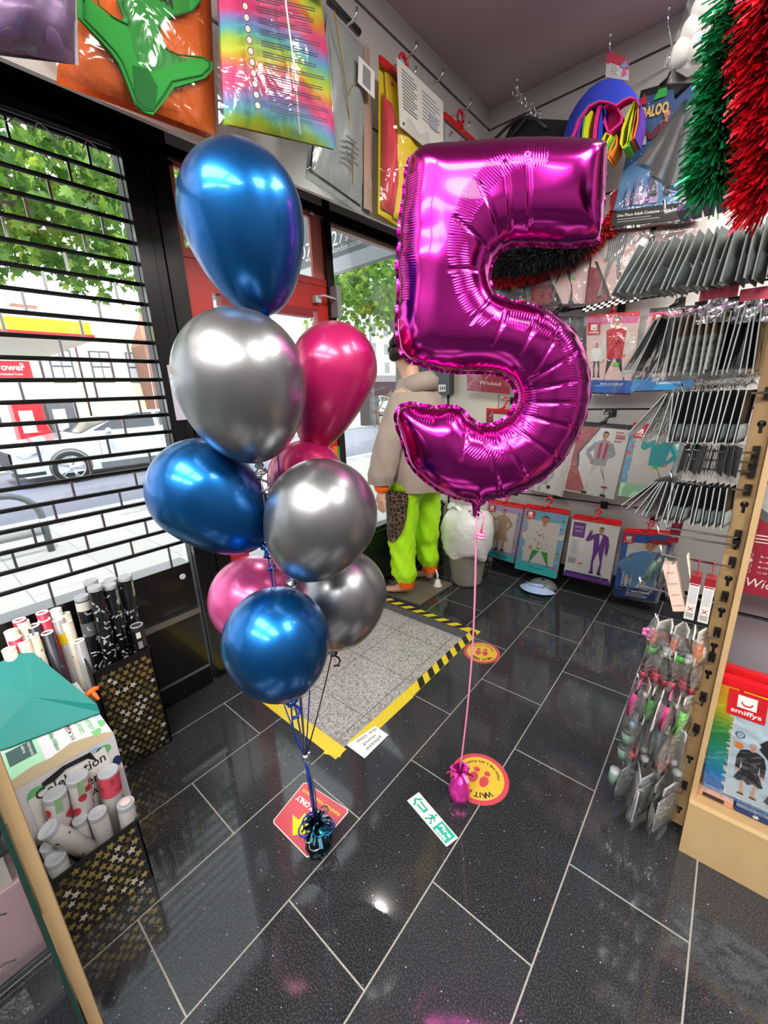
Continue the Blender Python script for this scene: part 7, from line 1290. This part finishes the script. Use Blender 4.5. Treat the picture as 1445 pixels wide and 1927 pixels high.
o = thing('sweet_tub', 'purple and blue labelled tub with a red lid inside the glass case', 'tub', (.79, -.505, .686)); MB().lathe((.79, -.505, .686), (0, 0, 1), [(0, 0), (0, .045), (.11, .048), (.12, .04)], M('tubplum', '4a2848', .25), 28).build('body', o); MB().lathe((.79, -.505, .716), (0, 0, 1), [(0, .0465), (.04, .0475)], M('tubblue', '3a7ac8', .3), 28).build('blue_label', o); MB().lathe((.79, -.505, .756), (0, 0, 1), [(0, .048), (.03, .0485)], 'purple', 28).build('purple_label', o); MB().lathe((.79, -.505, .80), (0, 0, 1), [(0, .045), (.03, .045), (.034, 0)], 'red', 28).build('lid', o)
M('pinkbox', 'd4b4bc', .5); M('darkbox', '20283c', .4)
o = thing('gift_box', 'pale pink patterned box on the middle glass shelf of the case', 'box', (.76, -.62, .421)); MB().box(.66, .835, -.82, -.462, .421, .60, 'pinkbox').build('carton', o); f = MB(); f.box(.835, .836, -.62, -.52, .45, .52, 'white'); R = random.Random(4)
for k in range(16): y = R.uniform(-.8, -.5); z = R.uniform(.44, .59); f.tube([(.836, y, z), (.836, y+.02, z+.008), (.836, y+.035, z-.004)], .0012, 'midgrey', 4)
for k in range(7): f.box(.836, .8365, -.61, -.535, .46+k*.008, .463+k*.008, 'grey')
f.build('printed_label', o)
o = thing('gift_box', 'white patterned box on top of the pale pink box in the case', 'box', (.76, -.6, .602)); MB().box(.68, .83, -.70, -.47, .602, .655, 'offwhite').build('carton', o); f = MB()
for k in range(6): f.tube([(.831, -.68+k*.03, .615), (.831, -.67+k*.03, .64), (.831, -.655+k*.03, .62)], .0012, 'midgrey', 4)
f.build('printed_label', o)
for i, (ya, z0_, z1, lb, mt) in enumerate([(-.74, .30, .37, 'silver wrapped pack lying under the pink box', 'foilsilver'), (-.70, .094, .28, 'dark blue boxed costume at the base of the case', 'darkbox')]):
    o = thing('boxed_pack', lb, 'box', (.74, ya, z0_)); MB().box(.63, .832, ya-.12, ya+.235, z0_, z1, mt).build('carton', o); f = MB()
    for k in range(6): f.box(.8325, .833, ya+.0, ya+.12-.01*k, z0_+.015+k*.009, z0_+.019+k*.009, 'grey')
    f.build('printed_label', o)
MB(); o = MB().box(.60, .84, -.99, -.462, .282, .298, 'midgrey').build('grey_folder'); tag(o, 'flat grey folder between the silver pack and the dark box', 'folder')
# wall box and flex, cap on the floor
o = thing('wall_speaker', 'dark grey wall box with a small white socket near the room corner', 'wall box', (-.15, 2.56, 1.46)); MB().box(-.30, -.10, 2.52, 2.595, 1.375, 1.70, M('boxgrey', '4a5056', .5)).build('housing', o); f = MB(); f.box(-.195, -.13, 2.512, 2.52, 1.40, 1.455, 'white'); f.build('socket', o); f = MB()
for k in range(3): f.box(-.18+.018*k, -.172+.018*k, 2.510, 2.512, 1.415, 1.44, 'dark')
f.build('socket_pins', o); MB().tube([(-.15, 2.585, 1.375), (-.15, 2.59, .9), (-.14, 2.59, .25)], .007, 'dark', 6).build('flex', o)
o = thing('visor_cap', 'pale blue cap lying on the black floor under the green trousers bag', 'cap', (.80, 2.29, 0)); M('capblue', '9fb4d8', .5); cx, cy = .80, 2.28
MB().grid(lambda u, v: Vector((cx-.02+.125*cos(pi*(1+u))*(.55+.45*v), cy+.02+.10*sin(pi*(1+u))*(.5+.6*v), .012+.03*(1-v)+.012*sin(pi*u))), 18, 5, 'capblue').build('brim', o); MB().grid(lambda u, v: Vector((cx+.10*cos(2*pi*u)*cos(v*1.4), cy+.06+.075*sin(2*pi*u)*cos(v*1.4), .02+.055*sin(v*1.4))), 24, 8, 'midgrey').build('crown', o); f = MB(); f.tube([(cx-.11, cy+.03, .03), (cx-.05, cy-.03, .055), (cx+.03, cy-.02, .06)], .012, 'capblue', 8); f.build('strap', o)
# ================================================================== LIGHT
wd = bpy.data.worlds.new('World'); SC.world = wd; wd.use_nodes = True; nt = wd.node_tree; bg = nt.nodes['Background']; bg.inputs['Color'].default_value = (.86, .94, 1, 1); bg.inputs['Strength'].default_value = 3.8
s = bpy.data.lights.new('sun', 'SUN'); s.energy = 4.2; s.angle = radians(1); s.color = (1, .95, .86); so = bpy.data.objects.new('sun', s); COL.objects.link(so); so.rotation_euler = Vector((-.42, .16, -1)).to_track_quat('-Z', 'Y').to_euler()
def area(name, loc, tgt, sx, sy, e, col=(1, .96, .9)):
    l = bpy.data.lights.new(name, 'AREA'); l.shape = 'RECTANGLE'; l.size = sx; l.size_y = sy; l.energy = e; l.color = col; o = bpy.data.objects.new(name, l); COL.objects.link(o); o.location = loc; o.rotation_euler = (Vector(tgt)-Vector(loc)).to_track_quat('-Z', 'Y').to_euler(); return o
for i, (x, y) in enumerate([(1.1, -1.3), (2.6, -1.3), (1.1, -2.7), (2.6, -2.7), (3.1, .3), (2.45, 1.5)]): area('ceiling_or_fill_lamp', (x, y, ZC-.03), (x, y, 0), 1.3, .7, 72)  # lamps behind camera follow balloon highlights; others are added to brighten the walls
l = bpy.data.lights.new('spot_bulb', 'SPOT'); l.energy = 30; l.spot_size = radians(80); l.spot_blend = .6; l.shadow_soft_size = .025; l.color = (1, .95, .88); o = bpy.data.objects.new('spot_bulb', l); COL.objects.link(o); o.location = (.215, 1.045, 2.30); o.rotation_euler = (Vector((1.3, 0, 0))-Vector(o.location)).to_track_quat('-Z', 'Y').to_euler()
